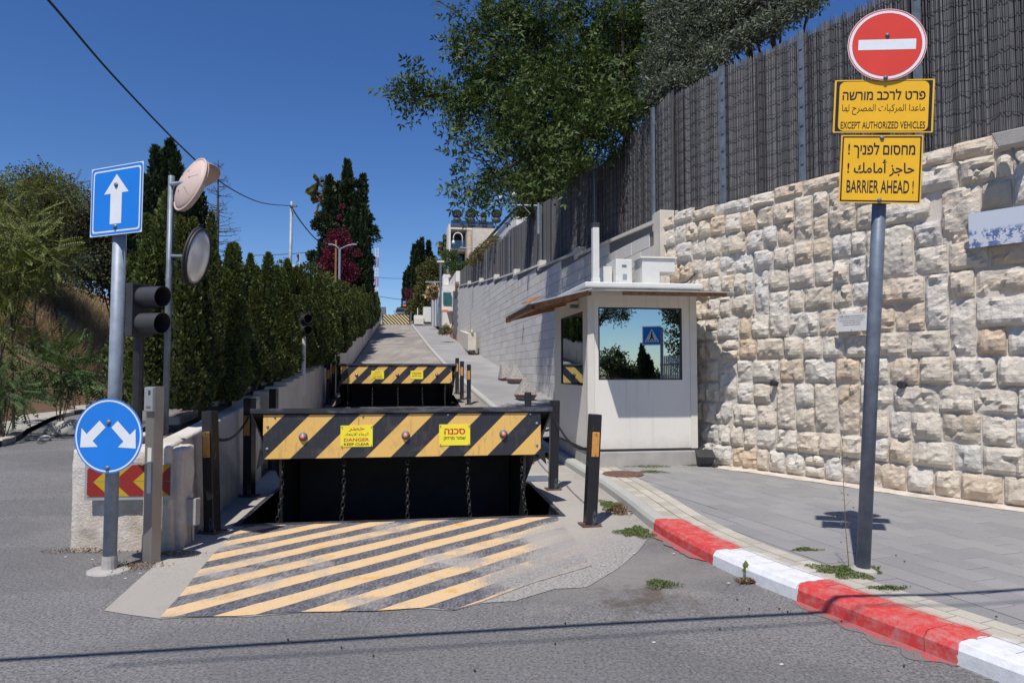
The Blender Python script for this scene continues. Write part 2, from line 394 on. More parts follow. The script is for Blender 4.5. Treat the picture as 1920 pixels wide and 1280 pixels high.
    c = t.mix(t.ramp(n1, [(.55, 0.), (.72, .7)]), c, (.46, .32, .19)); c = t.mix(t.ramp(n2, [(.56, 0.), (.75, .6)]), c, (.33, .31, .29))
    c = t.mix(t.ramp(t.noise(t.pos(), 9, 5, .7), [(.6, 0.), (.75, .45)]), c, (.72, .70, .66))
    hh = t.math('ADD', t.noise(t.pos(), 22, 8, .72), t.math('MULTIPLY', t.voro(t.pos(), 14), .5))
    nm = t.bump(hh, .75, .035)
    M['rough'] = t.done(c, .9, nm)
    t = NT('mortar'); p = t.pos(); c = t.ramp(t.noise(p, 5, 5), [(.3, (.54, .48, .40)), (.7, (.64, .58, .50))])
    M['mortar'] = t.done(c, .9, t.bump(t.noise(p, 50, 5, .7), .5, .01))
    # dressed stone (streaked)
    t = NT('dressed_stone'); p = t.pos(); rn = t.node('ObjectInfo').outputs['Random']
    c = t.mix(rn, (.55, .52, .475), (.66, .63, .58)); c = t.mix(t.ramp(t.noise(p, 30, 5, .7), [(.45, 0.), (.7, .5)]), c, (.36, .34, .32))
    c = t.mix(t.ramp(t.noise(p, .8, 5, .65, sc3=(2, 2, .25)), [(.55, 0.), (.72, .6)]), c, (.27, .26, .27))
    M['dressed'] = t.done(c, .85, t.bump(t.noise(p, 45, 5, .7), .35, .012))
    t = NT('dark_joint'); M['joint'] = t.done((.17, .16, .15), .95)
    # white-washed, stained concrete of the low wall
    t = NT('painted_wall_concrete'); p = t.pos(); c = t.ramp(t.noise(p, 1.8, 6, .65), [(.3, (.56, .50, .42)), (.6, (.67, .62, .55))])
    z = t.sep(p)[2]; st = t.math('SUBTRACT', t.noise(p, 5, 5, .7), t.math('MULTIPLY', z, .28))
    c = t.mix(t.ramp(st, [(.3, 0.), (.62, .6)]), c, (.36, .25, .16))
    c = t.mix(t.ramp(t.noise(p, 3, 5, .7, sc3=(3, 3, .4)), [(.6, 0.), (.75, .5)]), c, (.3, .25, .2))
    M['wallpaint'] = t.done(c, .85, t.bump(t.noise(p, 35, 6, .75), .7, .03))
    # kerb with paint: u = run along the kerb, v = distance from its face
    for key, bc in (('kerb', (.40, .395, .36)), ('border', (.43, .395, .33)), ('splash', (.17, .16, .155))):
        t = NT('paint_on_' + key); uv = t.sep(t.uv()); p = t.pos(); n = t.math('SUBTRACT', t.noise(p, 7, 5, .7), .5); nf = t.noise(p, 60, 3, .7)
        rn = t.node('ObjectInfo').outputs['Random'] if key == 'border' else t.noise(p, 1.2, 3)
        c = t.mix(rn, tuple(x * .85 for x in bc), tuple(x * 1.15 for x in bc)); c = t.mix(t.ramp(nf, [(.3, .4), (.5, 0.)]), c, tuple(x * .6 for x in bc))
        u = t.math('ADD', uv[0], t.math('MULTIPLY', n, .10)); vv = t.math('ADD', uv[1], t.math('MULTIPLY', n, .22 if key != 'splash' else .35))
        def band(a, b): return t.math('MULTIPLY', t.math('GREATER_THAN', u, a), t.math('LESS_THAN', u, b))
        lim = t.ramp(t.math('MULTIPLY', vv, 1.), [(.27, 1.), (.36, 0.)]) if key != 'splash' else t.ramp(t.math('MULTIPLY', vv, -1.), [(.07, 1.), (.10, 0.)])
        if key == 'splash': lim = t.math('MULTIPLY', lim, t.ramp(t.noise(p, 45, 4, .75), [(.46, 0.), (.53, 1.)]))
        white = t.math('ADD', band(KU[1], KU[2]), band(KU[0] - 3., KU[0]))
        red = t.math('ADD', band(KU[0], KU[1]), band(KU[2], KU[3]))
        dirt = t.ramp(t.noise(p, 12, 5, .75), [(.45, 1.), (.75, .45)])
        if key == 'splash': white = t.math('MULTIPLY', white, t.ramp(t.noise(p, 20, 4, .75), [(.55, 0.), (.6, 1.)]))
        c = t.mix(t.math('MULTIPLY', t.math('MULTIPLY', white, lim), dirt), c, (.66, .67, .68)); c = t.mix(t.math('MULTIPLY', t.math('MULTIPLY', red, lim), dirt), c, (.55, .045, .042))
        M[key] = t.done(c, .75, t.bump(nf, .3, .006))
    t = NT('grey_paver'); p = t.pos(); rn = t.node('ObjectInfo').outputs['Random']
    c = t.mix(rn, (.205, .20, .197), (.25, .243, .236)); c = t.mix(t.ramp(t.noise(p, 90, 3, .7), [(.5, 0.), (.7, .5)]), c, (.36, .35, .35)); c = t.mix(t.ramp(t.noise(p, .9, 4), [(.5, 0.), (.75, .4)]), c, (.34, .32, .30))
    M['paver'] = t.done(c, .85, t.bump(t.noise(p, 120, 3, .7), .35, .005))
    t = NT('far_paving'); p = t.pos(); c = t.ramp(t.noise(p, .6, 5), [(.3, (.21, .205, .20)), (.7, (.30, .29, .28))]); c = t.mix(t.ramp(t.noise(p, 60, 3, .7), [(.5, 0.), (.7, .4)]), c, (.36, .35, .34))
    M['paving'] = t.done(c, .85, t.bump(t.noise(p, 80, 3, .7), .3, .006))
    t = NT('limestone_dust'); p = t.pos(); c = t.ramp(t.noise(p, 6, 5, .7), [(.35, (.45, .38, .30)), (.6, (.66, .59, .51))])
    M['dust'] = t.done(c, .95, t.bump(t.noise(p, 40, 5, .7), .5, .02))
    # reed screen
    t = NT('weathered_reed'); r = t.node('NewGeometry').outputs['Random Per Island']; p = t.pos()
    c = t.ramp(r, [(0., (.035, .035, .037)), (.5, (.085, .084, .087)), (1., (.18, .177, .18))]); c = t.mix(t.ramp(t.noise(p, 9, 4, .7, sc3=(1, 1, .3)), [(.45, 0.), (.7, .7)]), c, (.07, .065, .07))
    M['reed'] = t.done(c, .8)
    t = NT('dry_earth'); p = t.pos(); c = t.ramp(t.noise(p, .9, 6, .65), [(.3, (.16, .10, .065)), (.5, (.26, .155, .09)), (.72, (.38, .28, .19))])
    c = t.mix(t.ramp(t.noise(p, 14, 5, .75), [(.55, 0.), (.7, .7)]), c, (.10, .08, .05)); M['earth'] = t.done(c, .95, t.bump(t.noise(p, 12, 8, .75), 1., .08))
    # mirror-film window glass
    t = NT('window_glass'); gl_ = t.node('BsdfGlossy'); gl_.inputs[0].default_value = (.70, .80, .86, 1); gl_.inputs['Roughness'].default_value = .0
    tr = t.node('BsdfTransparent'); tr.inputs[0].default_value = (.25, .5, .42, 1); mx = t.node('MixShader'); mx.inputs[0].default_value = .72
    t.n.links.new(tr.outputs[0], mx.inputs[1]); t.n.links.new(gl_.outputs[0], mx.inputs[2]); t.n.links.new(mx.outputs[0], t.out.inputs[0]); M['glass'] = t.m
    t = NT('mirror'); t.done((.8, .8, .78), .22, None, .3); M['mirror'] = t.m
    t = NT('chipped_black_paint'); o = t.obj(); n = t.noise(o, 9, 6, .7, sc3=(1, 1, .35))
    c = t.mix(t.ramp(n, [(.58, 0.), (.63, .8)]), (.013, .013, .016), (.11, .14, .17)); M['chipped'] = t.done(c, .4, t.bump(n, .2, .01))
    t = NT('dark_steel_edge'); o = t.obj(); n = t.noise(o, 6, 6, .7, sc3=(.5, 2, 2)); c = t.mix(t.ramp(n, [(.45, 0.), (.65, .9)]), (.035, .035, .04), (.14, .15, .17)); M['edge'] = t.done(c, .5, None, .3)
    t = NT('exposed_aggregate'); o = t.obj(); c = t.ramp(t.sep(t.voro(o, 90, 'Color'))[0], [(.2, (.15, .14, .13)), (.8, (.42, .40, .37))]); M['aggregate'] = t.done(c, .9, t.bump(t.voro(o, 45), .5, .01))
    t = NT('faded_board'); o = t.obj(); x = t.sep(o); n = t.noise(o, 8, 7, .75)
    mk = t.math('MULTIPLY', t.ramp(n, [(.50, 0.), (.53, 1.)]), t.ramp(t.math('ADD', x[2], .5), [(.47, 1.), (.52, 0.)])); c = t.mix(mk, (.50, .54, .60), (.09, .14, .30)); M['faded'] = t.done(c, .5)
    t = NT('bougainvillea_mix'); M['bract'] = leafmat('magenta_bracts', (.06, .012, .022), (.20, .016, .06), .2)
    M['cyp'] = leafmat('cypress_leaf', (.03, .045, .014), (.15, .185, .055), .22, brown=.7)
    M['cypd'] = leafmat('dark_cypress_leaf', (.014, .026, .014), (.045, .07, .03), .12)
    M['core'] = plain('dark_crown_core', (.014, .022, .009), .95, .4, 6, .8)  # dark solid core added inside crowns to close the view through them
    M['pecan'] = leafmat('broad_leaf', (.014, .027, .009), (.105, .155, .042), .22)
    M['olive'] = leafmat('olive_leaf', (.06, .078, .058), (.20, .225, .17), .2)
    M['bush'] = leafmat('bush_leaf', (.05, .06, .02), (.15, .15, .055), .25)
    M['ail'] = leafmat('tree_of_heaven_leaf', (.06, .085, .022), (.23, .245, .075), .35)
    M['ail_d'] = leafmat('sapling_leaf', (.03, .06, .022), (.11, .17, .06), .3)
    M['dry'] = leafmat('dry_grass', (.22, .15, .09), (.56, .42, .26), .25)
    M['weed'] = leafmat('weed_leaf', (.05, .10, .03), (.20, .22, .08), .2)
    M['redweed'] = leafmat('withered_weed', (.12, .05, .03), (.28, .2, .11), .2)
    M['palm'] = leafmat('palm_leaf', (.08, .09, .04), (.24, .23, .12), .2)
    M['flower'] = leafmat('pink_flower', (.5, .04, .06), (.7, .12, .1), .2)
    M['ivy'] = leafmat('ivy_leaf', (.07, .06, .02), (.18, .15, .05), .2)
# ---------------------------------------------------------------- plan lines
KERB = [(4.3, .2), (3.45, 2.0), (2.62, 3.92), (2.14, 5.04), (1.77, 6.03), (1.52, 7.23), (1.40, 8.7), (1.22, 10.4)]
for s_, t_ in ((13, 3.04), (17, 2.95), (24, 2.7), (33, 2.45), (45, 2.35), (60, 2.35), (75, 2.35), (92, 2.35)): KERB.append(XY(s_, t_))
def resample(pts, step):
    pts = [V((x, y)) for x, y in pts]
    # Catmull-Rom
    dense = []
    for i in range(len(pts) - 1):
        p0 = pts[max(i - 1, 0)]; p1 = pts[i]; p2 = pts[i + 1]; p3 = pts[min(i + 2, len(pts) - 1)]
        for k in range(20):
            u = k / 20; dense.append(.5 * ((2 * p1) + (p2 - p0) * u + (2 * p0 - 5 * p1 + 4 * p2 - p3) * u * u + (3 * p1 - p0 - 3 * p2 + p3) * u ** 3))
    dense.append(pts[-1]); out = [dense[0]]; acc = 0.; L = [0.]
    for a, b in zip(dense, dense[1:]): L.append(L[-1] + (b - a).length)
    n = max(1, int(round(L[-1] / step))); res = []
    j = 0
    for i in range(n + 1):
        d = L[-1] * i / n
        while j < len(L) - 2 and L[j + 1] < d: j += 1
        q = (d - L[j]) / max(1e-9, L[j + 1] - L[j]); res.append(dense[j].lerp(dense[j + 1], min(1, q)))
    return res, L[-1] / n
KP, KS = resample(KERB, .1)          # every 0.1 m
def kerb_u(x, y):
    i = min(range(0, 220), key=lambda i: (KP[i].x - x) ** 2 + (KP[i].y - y) ** 2); return i * KS
def kframe(u):
    i = min(int(u / KS), len(KP) - 2); q = u / KS - i; p = KP[i].lerp(KP[i + 1], q); d = (KP[min(i + 3, len(KP) - 1)] - KP[max(i - 2, 0)]).normalized()
    return p, d, V((d.y, -d.x))       # point, along (away from camera), to the right (onto the pavement)
def kpt(u, v): p, d, n = kframe(u); return p + n * v
_b = [Gp(x, y) for x, y in ((1815, 1250), (1503, 1127), (1335, 1056), (1229, 997))]
KU = [kerb_u(p.x, p.y) for p in _b]   # red from KU0..KU1, white KU1..KU2, red KU2..KU3
_m()
_rk = KU[:]
def stripes2(name, k):
    t = NT(name); o = t.obj(); x = t.sep(o)
    fr = t.math('FRACT', t.math('DIVIDE', t.math('ADD', t.math('SUBTRACT', x[0], t.math('MULTIPLY', x[2], k)), 50), .36))
    return t.done(t.mix(t.math('GREATER_THAN', fr, .5), (.46, .30, .015), (.25, .018, .012)), .4)
M['awn'] = plain('galvanised_sheet', (.42, .42, .41), .5, .15, 6, .1, .25); M['navy'] = plain('navy_cloth', (.03, .035, .11), .8, .1, 5)
M['creamstone'] = plain('cream_cladding', (.50, .42, .33), .85, .14, 2.5, .3)
M['ry_a'] = stripes2('board_stripes_up', 1.1); M['ry_b'] = stripes2('board_stripes_down', -1.1)

WALL = [(2.8, 13.0), (3.15, 12.2), (3.55, 11.45), (4.05, 10.75), (4.55, 10.0), (5.03, 9.25), (5.52, 8.5), (6.05, 7.85), (6.9, 7.0), (8.2, 5.8), (10.2, 4.2), (13, 2.4)]
WP, WS = resample(WALL, .05)
def wframe(u):
    i = min(max(int(u / WS), 0), len(WP) - 2); q = u / WS - i; p = WP[i].lerp(WP[i + 1], q); d = (WP[min(i + 6, len(WP) - 1)] - WP[max(i - 6, 0)]).normalized()
    return p, d, V((d.y, -d.x)) * (1 if V((d.y, -d.x)).dot(V((-1, -1))) > 0 else -1)    # normal towards the street
def ashx(D): return 1.35 - .1816 * (D - 21)
ASH_TOP = [(12.9, 4.55), (18.3, 4.89), (27.2, 5.62), (34, 6.3), (44.2, 7.35), (52, 8.2)]
FEN_TOP = [(12.9, 6.95), (16.8, 6.98), (23.4, 7.50), (29.6, 7.86), (42.8, 8.6), (52, 9.3)]
def lerpt(tb, D):
    for (a, va), (b, vb) in zip(tb, tb[1:]):
        if D <= b: return va + (vb - va) * (D - a) / (b - a)
    return tb[-1][1]
# pit rectangles
B1 = dict(o=V((-1.22, 7.85)), rz=R(8), z=0.); B2 = dict(o=V((-3.33 - .03, 20.0)), rz=R(9.5), z=None)
B2['z'] = gr(S(B2['o'].x, B2['o'].y + .3)) - .02
def bl(b, x, y): c, s_ = cos(b['rz']), sin(b['rz']); return (b['o'].x + c * x - s_ * y, b['o'].y + s_ * x + c * y)
def pit(b, m=0.): return [bl(b, -1.8 - m, 0 - m), bl(b, 1.8 + m, 0 - m), bl(b, 1.8 + m, 2.45 + m), bl(b, -1.8 - m, 2.45 + m)]

def inside(p, poly):
    x, y = p; c = False; n = len(poly); j = n - 1
    for i in range(n):
        xi, yi = poly[i]; xj, yj = poly[j]
        if (yi > y) != (yj > y) and x < (xj - xi) * (y - yi) / (yj - yi) + xi: c = not c
        j = i
    return c
def sheet(name, outer, holes, off, mat, step=.8, zf=None, kind='structure', parent=None, uvf=None, edge=True):
    zf = zf or (lambda x, y: G(x, y) + off); vs = []; es = []
    def ring(poly):
        n0 = len(vs); pts = []
        for a, b in zip(poly, poly[1:] + poly[:1]):
            L = sqrt((b[0] - a[0]) ** 2 + (b[1] - a[1]) ** 2); k = max(1, int(L / (step * 1.5)))
            for i in range(k): pts.append((a[0] + (b[0] - a[0]) * i / k, a[1] + (b[1] - a[1]) * i / k))
        vs.extend(pts); es.extend([(n0 + i, n0 + (i + 1) % len(pts)) for i in range(len(pts))]); return pts
    ro = ring(list(outer)); rh = [ring(list(h)) for h in holes]
    xs = [p[0] for p in outer]; ys = [p[1] for p in outer]; y = min(ys); k = 0
    while y < max(ys):
        x = min(xs) + (k % 2) * step / 2
        while x < max(xs):
            if inside((x, y), outer) and not any(inside((x, y), h) for h in holes): vs.append((x, y))
            x += step
        y += step * .87; k += 1
    r = delaunay_2d_cdt([V(v) for v in vs], es, [], 0, 1e-5)
    nv = [(v.x, v.y) for v in r[0]]; fs = []
    for f in r[2]:
        c = (sum(nv[i][0] for i in f) / 3, sum(nv[i][1] for i in f) / 3)
        if inside(c, outer) and not any(inside(c, h) for h in holes): fs.append(tuple(f))
    mb = MB(); mb.add([(x, y, zf(x, y)) for x, y in nv], fs)
    if uvf: mb.uv = [uvf(x, y) for x, y in nv]
    o = mb.build(name, mat, parent, smooth=True)
    if kind: o['kind'] = kind
    return o

# ---------------------------------------------------------------- ground, roads
LK = [(-40, 2.), (-25, 6.2), (-16, 9.3), (-12.3, 11.6), (-10.6, 13.9), (-12.3, 17.6), (-14.2, 21.8), (-15, 27), (-15.5, 34), (-17, 44), (-20, 57)]  # left kerb line
LKP, LKS = resample(LK, .5)
def ldist(x, y):   # signed distance beyond the left kerb (positive on the bank)
    b = 1e9; sg = 1
    for p, q in zip(LKP, LKP[1:]):
        d = q - p; t_ = max(0, min(1, ((x - p.x) * d.x + (y - p.y) * d.y) / d.length_squared)); e = V((x, y)) - (p + d * t_)
        if e.length < b: b = e.length; sg = 1 if d.x * e.y - d.y * e.x > 0 else -1
    return b * sg
def bankz(x, y, d): 
    u = max(0, d - 1.3); k = 1 - math.exp(-u / 3.0); return G(x, y) + .10 + 5.6 * k + .06 * u + .25 * (noise.noise(V((x * .5, y * .5, 0))) * min(1, u)) + .09 * noise.noise(V((x * 1.9, y * 1.9, 3))) * min(1, u * 3)
def terr(x, y):
    s_, t_ = S(x, y), T(x, y)
    if x < -9 and y > 0 or (x < -9 and ldist(x, y) > 0):
        d = ldist(x, y)
        if d > .3: return bankz(x, y, d)
    # terrace held by the stone walls on the right
    if y > 12.9 and t_ > 2.6:
        wx = ashx(y); k = max(0, min(1, (x - wx - .5) / 1.0)); 
        if k > 0: return (G(x, y) - 1.4) * (1 - k) + (lerpt(ASH_TOP, min(y, 52)) - .5 + max(0, y - 52) * .08) * k
    if 0 < y <= 12.9 and x > 2.8:
        b = min(range(0, len(WP), 4), key=lambda i: (WP[i].x - x) ** 2 + (WP[i].y - y) ** 2); p, d, n = wframe(b * WS); e = (V((x, y)) - p).dot(-n)
        k = max(0, min(1, (e - .5) / 1.0))
        if k > 0: return -1.4 * (1 - k) + 4.1 * k
    g = G(x, y); far = max(0, (y - 100) / 60); return g - 1.6 - min(6, far * 4)
gv = []; gx = sorted(set([-600, -300, -150, -90, -60] + [-48 + i * 1.1 for i in range(86)] + [50, 70, 110, 180, 350, 600])); gy = sorted(set([-500, -200, -90, -50, -30] + [-18 + i * 1.1 for i in range(120)] + [118, 130, 150, 180, 260, 500, 900]))
mb = MB(); mb.v = [(x, y, terr(x, y)) for y in gy for x in gx]; nx = len(gx)
mb.f = [(j * nx + i, j * nx + i + 1, (j + 1) * nx + i + 1, (j + 1) * nx + i) for j in range(len(gy) - 1) for i in range(nx - 1)]; mb.m = [0] * len(mb.f)
mb.build('ground', M['earth'], smooth=True, kind='structure')

lk_poly = [(p.x, p.y) for p in LKP[::2]]
bed_edge = [XY(s_, -2.25 if s_ < 50 else -2.0) for s_ in (9.0, 20, 35, 57)]
far_left = [XY(57, -9)]
# asphalt: the foreground and the side street to the left
outer = [(-40, -18), (20, -18), (20, -1), (5.2, .2), (4.0, 2.4), (3.1, 4.6), (2.5, 6.4), (2.1, 8.5), XY(9.2, 2.9), XY(9.2, -3.1)] + [XY(s_, -3.3) for s_ in (12, 20, 35, 55)] + [(-20, 57)] + lk_poly[::-1][1:]
sheet('asphalt_road', outer, [pit(B1, .0)], 0., M['asphalt'], .7)
# concrete ramp up the hill
ap = [Gp(x, y) for x, y in ((195, 1146), (240, 1153), (300, 1162), (380, 1158), (470, 1157), (560, 1150), (660, 1148), (760, 1141), (850, 1146), (905, 1131), (965, 1128), (1040, 1105), (1100, 1102), (1160, 1066), (1195, 1036), (1215, 1010))]
ap = [(p.x, p.y) for p in ap]
right = [(kpt(u, .05).x, kpt(u, .05).y) for u in np.arange(KU[3] + .1, len(KP) * KS - 1, .5)]
left = [XY(s_, -2.1 if s_ < 14 else -1.95 + .5 * min(1, (s_ - 14) / 60)) for s_ in (104, 90, 80, 70, 60, 50, 40, 30, 20, 14, 7.2)] + [(Gp(285, 1065).x, Gp(285, 1065).y)]
sheet('concrete_ramp_road', ap + right + left, [pit(B1, .06), pit(B2, .06)], .005, M['rampc'], .7)
# painted stripes on the apron
pp = [Gp(x, y) for x, y in ((300, 1159), (440, 1157), (560, 1150), (700, 1147), (810, 1140), (850, 1146), (905, 1130), (1000, 1095), (1110, 1062), (1093, 1042), (1085, 1025), (1072, 1002), (1052, 985), (1045, 969))]
pp = [(p.x, p.y) for p in pp] + [bl(B1, 1.75, -.075), bl(B1, -1.72, -.075)] + [(Gp(x, y).x, Gp(x, y).y) for x, y in ((440, 999), (405, 1035), (368, 1078), (345, 1110))]
sheet('painted_hazard_stripes', pp, [], .0095, M['hazard_ground'], .4)
# pavement (sidewalk) bed
kin = [(kpt(u, .14).x, kpt(u, .14).y) for u in np.arange(.2, 90, .6)]
wall_side = [(ashx(D) - .0 if D > 13 else 0, D) for D in (75, 60, 50, 40, 30, 24, 18, 13)] + [(p.x, p.y) for p in WP[::8]]
side = sheet('pavement', kin + [XY(90, 5.5)] + wall_side[:], [], .112, M['paving'], .6)
def sidez(x, y): return G(x, y) + .112

# kerb: a structure with each kerbstone as a part
kerb = bpy.data.objects.new('kerb', None); COL.objects.link(kerb); kerb['kind'] = 'structure'
def strip(name, mat, prof, u0, u1, parent, step=.25, zadd=0., gap=.004, jitter=0.):
    n = max(1, int(math.ceil((u1 - u0) / step))); mb = MB(); mb.uv = []; vs = []; m = len(prof)
    for i in range(n + 1):
        u = u0 + gap + (u1 - u0 - 2 * gap) * i / n; p, d, nn = kframe(u)
        for (v_, z) in prof:
            q = p + nn * v_; vs.append((q.x, q.y, G(p.x, p.y) + z + zadd)); mb.uv.append((u, v_))
    fs = [(i * m + k, i * m + k + 1, (i + 1) * m + k + 1, (i + 1) * m + k) for i in range(n) for k in range(m - 1)] + [tuple(range(m - 1, -1, -1)), tuple(range(n * m, n * m + m))]
    mb.add(vs, fs); return mb.build(name, mat, parent)
KPROF = [(0, -.06), (.004, .085), (.03, .122), (.045, .128), (.15, .130), (.15, -.06)]
u = .4
while u < 88:
    L = 1.0 if u < 30 else 2.0
    strip('kerbstone', M['kerb'], KPROF, u, u + L, kerb, .25 if u < 12 else 1.); u += L
# pale border pavers, three rows
u0 = .5
for row in range(3):
    u = u0 + row * .08
    while u < 12.5:
        L = .215; dz = random.uniform(-.0015, .0015); v0 = .153 + row * .148; a, b = v0 + .003, v0 + .143
        strip('border_paver', M['border'], [(a, .10), (a + .004, .1255 + dz), (b - .004, .1255 + dz), (b, .10)], u, u + L, side, .3, gap=.003); u += L + .002
# grey pavers of the footway, laid along the near kerb
pd = V((-.31, .951)).normalized(); pn = V((pd.y, -pd.x)); po = V((2.62, 3.92)) + pn * .62
PL, PW = .48, .235; pmeshes = []
for k in range(5):
    mb = MB(); e = .007; x0, x1, y0, y1 = -PW / 2 + .0045, PW / 2 - .0045, -PL / 2 + .0045, PL / 2 - .0045
    mb.add([(x0, y0, -.03), (x1, y0, -.03), (x1, y1, -.03), (x0, y1, -.03), (x0, y0, -.004), (x1, y0, -.004), (x1, y1, -.004), (x0, y1, -.004), (x0 + e, y0 + e, 0), (x1 - e, y0 + e, 0), (x1 - e, y1 - e, 0), (x0 + e, y1 - e, 0)],
           [(0, 1, 5, 4), (1, 2, 6, 5), (2, 3, 7, 6), (3, 0, 4, 7), (4, 5, 9, 8), (5, 6, 10, 9), (6, 7, 11, 10), (7, 4, 8, 11), (8, 9, 10, 11)]); pmeshes.append(mb.mesh('paver', M['paver']))
cand = []
for i in range(-4, 40):
    for j in range(-14, 18):
        c = po + pn * (i * PW) + pd * (j * PL + (PL / 2 if i % 2 else 0))
        if c.y < 1 or c.y > 11.6: continue
        ku = kerb_u(c.x, c.y); kp, kd, kn = kframe(ku); dv = (c - kp).dot(kn)
        wi = min(range(0, len(WP), 2), key=lambda q: (WP[q].x - c.x) ** 2 + (WP[q].y - c.y) ** 2); wp, wd, wn = wframe(wi * WS); dw = (c - wp).dot(wn)
        if dv > .50 and dw > .22: cand.append((c, dv))
vis = [c for c in cand if abs(c[0].x / max(c[0].y, .1)) < .80 and c[0].y > 3.0]
vis.sort(key=lambda c: c[0].length); near = vis[:298]; rest = vis[298:] + [c for c in cand if c not in vis]
print('pavers', len(vis), len(cand))
for c, dv in near:
    o = link('paver', random.choice(pmeshes), side); o.location = (c.x, c.y, G(c.x, c.y) + .1235 + random.uniform(-.0015, .0015) - (0.004 if dv < .72 else 0)); o.rotation_euler = (random.uniform(-.002, .002), 0, atan2(-pd.x, pd.y) + random.uniform(-.004, .004))
mb = MB()
for c, dv in rest:
    z = G(c.x, c.y) + .1235 + random.uniform(-.0015, .0015) - (0.004 if dv < .72 else 0); a, b = pn * (PW - .012), pd * (PL - .012); q = c - a / 2 - b / 2
    mb.hexa((q.x, q.y, z - .03), (a.x, a.y, 0), (b.x, b.y, 0), (0, 0, .03))
if rest: mb.build('far_pavers', M['paver'], side, kind='stuff')
# strip of limestone dust at the wall's foot
def wstrip(a, b, u0, u1, z): return [tuple((wframe(u)[0] + wframe(u)[2] * a)) for u in np.arange(u0, u1, .4)] + [tuple((wframe(u)[0] + wframe(u)[2] * (b + .05 * noise.noise(V((u * 1.7, 0, 0)))))) for u in np.arange(u1, u0, -.2)]
sheet('limestone_dust_strip', wstrip(-.1, .36, 1.7, 12., 0), [], .1275, M['dust'], .25, zf=lambda x, y: G(x, y) + .129 + .006 * noise.noise(V((x * 5, y * 5, 0))))
# paint spilled on the asphalt beside the kerb
spl = [tuple(kpt(u, 0.002)) for u in np.arange(KU[0] - .4, KU[3] + .05, .15)] + [tuple(kpt(u, -.16)) for u in np.arange(KU[3] + .05, KU[0] - .4, -.15)]
def uvk(x, y):
    u = kerb_u(x, y); p, d, n = kframe(u); e = V((x, y)) - p; return (u + e.dot(d), e.dot(n))
def spill(u0, u1, seed, wmax):
    r = random.Random(seed); out = [tuple(kpt(u, .001)) for u in np.arange(u0, u1, .05)]; back = []
    for i, u in enumerate(np.arange(u1, u0, -.03)):
        e = min(1, (u - u0) / .15, (u1 - u) / .15); back.append(tuple(kpt(u, -e * wmax * (.35 + .9 * abs(noise.noise(V((u * 4, seed, 0))))) - .01 - r.uniform(0, .012) * e)))
    return out + back
sheet('spilled_red_paint', spill(KU[2] + .1, KU[3], 3, .17), [], .004, M['splash'], .1, uvf=uvk, zf=lambda x, y: G(x, y) + (.010 if y > 5.4 else .004))
sheet('spilled_red_paint', spill(KU[0] - .02, KU[1] + .02, 5, .17), [], .004, M['splash'], .1, uvf=uvk)
# left street's kerb and footpath
lk = bpy.data.objects.new('left_kerb', None); COL.objects.link(lk); lk['kind'] = 'structure'
i = 12
while i < len(LKP) - 3:
    if i not in (24, 25, 26, 27) or True:
        mb = MB(); a, b = LKP[i], LKP[i + 2]; d = (b - a); n = V((-d.y, d.x)).normalized()
        if not (21.0 > a.y > 16.0): mb.hexa((a.x, a.y, G(a.x, a.y) - .05), (d.x * .985, d.y * .985, 0), (n.x * .2, n.y * .2, 0), (0, 0, .19)); bevel(mb.build('kerbstone', M['kerb2'] if 'kerb2' in M else M['wallpaint'] if (i // 2) % 2 else M['blackmatt'], lk), .03)
    i += 2
fp = [(p.x, p.y) for p in LKP[8:]]; fq = []
for p, q in zip(LKP[8:], LKP[9:]):
    n = V((-(q - p).y, (q - p).x)).normalized(); fq.append(tuple(p + n * 1.6))
sheet('footpath', fp + fq[::-1], [], .12, M['paving2'] if 'paving2' in M else M['concrete'], .6)
# ---------------------------------------------------------------- rough stone wall
wall = thing('rough_stone_wall', 'curved retaining wall of rough pitched pale limestone behind the guard booth and sign', 'wall')
WT = 4.55; ULEN = WS * (len(WP) - 1)
mb = MB(); n = 60; vs = []
for i in range(n + 1):
    u = .02 + (11.5) * i / n; p, d, nn = wframe(u); q0 = p + nn * .018; q1 = p - nn * .45
    vs += [(q0.x, q0.y, -.1), (q0.x, q0.y, WT - .10), (q1.x, q1.y, WT - .10), (q1.x, q1.y, -.1)]
fs = [(i * 4 + k, (i + 1) * 4 + k, (i + 1) * 4 + k + 1, i * 4 + k + 1) for i in range(n) for k in range(3)]
mb.add(vs, fs); mb.build('mortar_core', M['mortar'], wall)
rows = [.34, .33, .36, .34, .36, .33, .37, .34, .36, .33, .35, .33, .22]
sc_r = (WT - .13) / sum(rows); rows = [r * sc_r for r in rows]
def facet(q):
    q = q + noise.noise_vector(q * .9) * .45; d, pts = noise.voronoi(q, distance_metric='DISTANCE'); c = pts[0]; g1 = noise.cell_vector(c * 7.3); h = noise.cell(c * 3.1)
    return (h - .4) * .35 + (g1.x - .5) * 2.2 * (q.x - c.x) + (g1.z - .5) * 2.6 * (q.z - c.z)
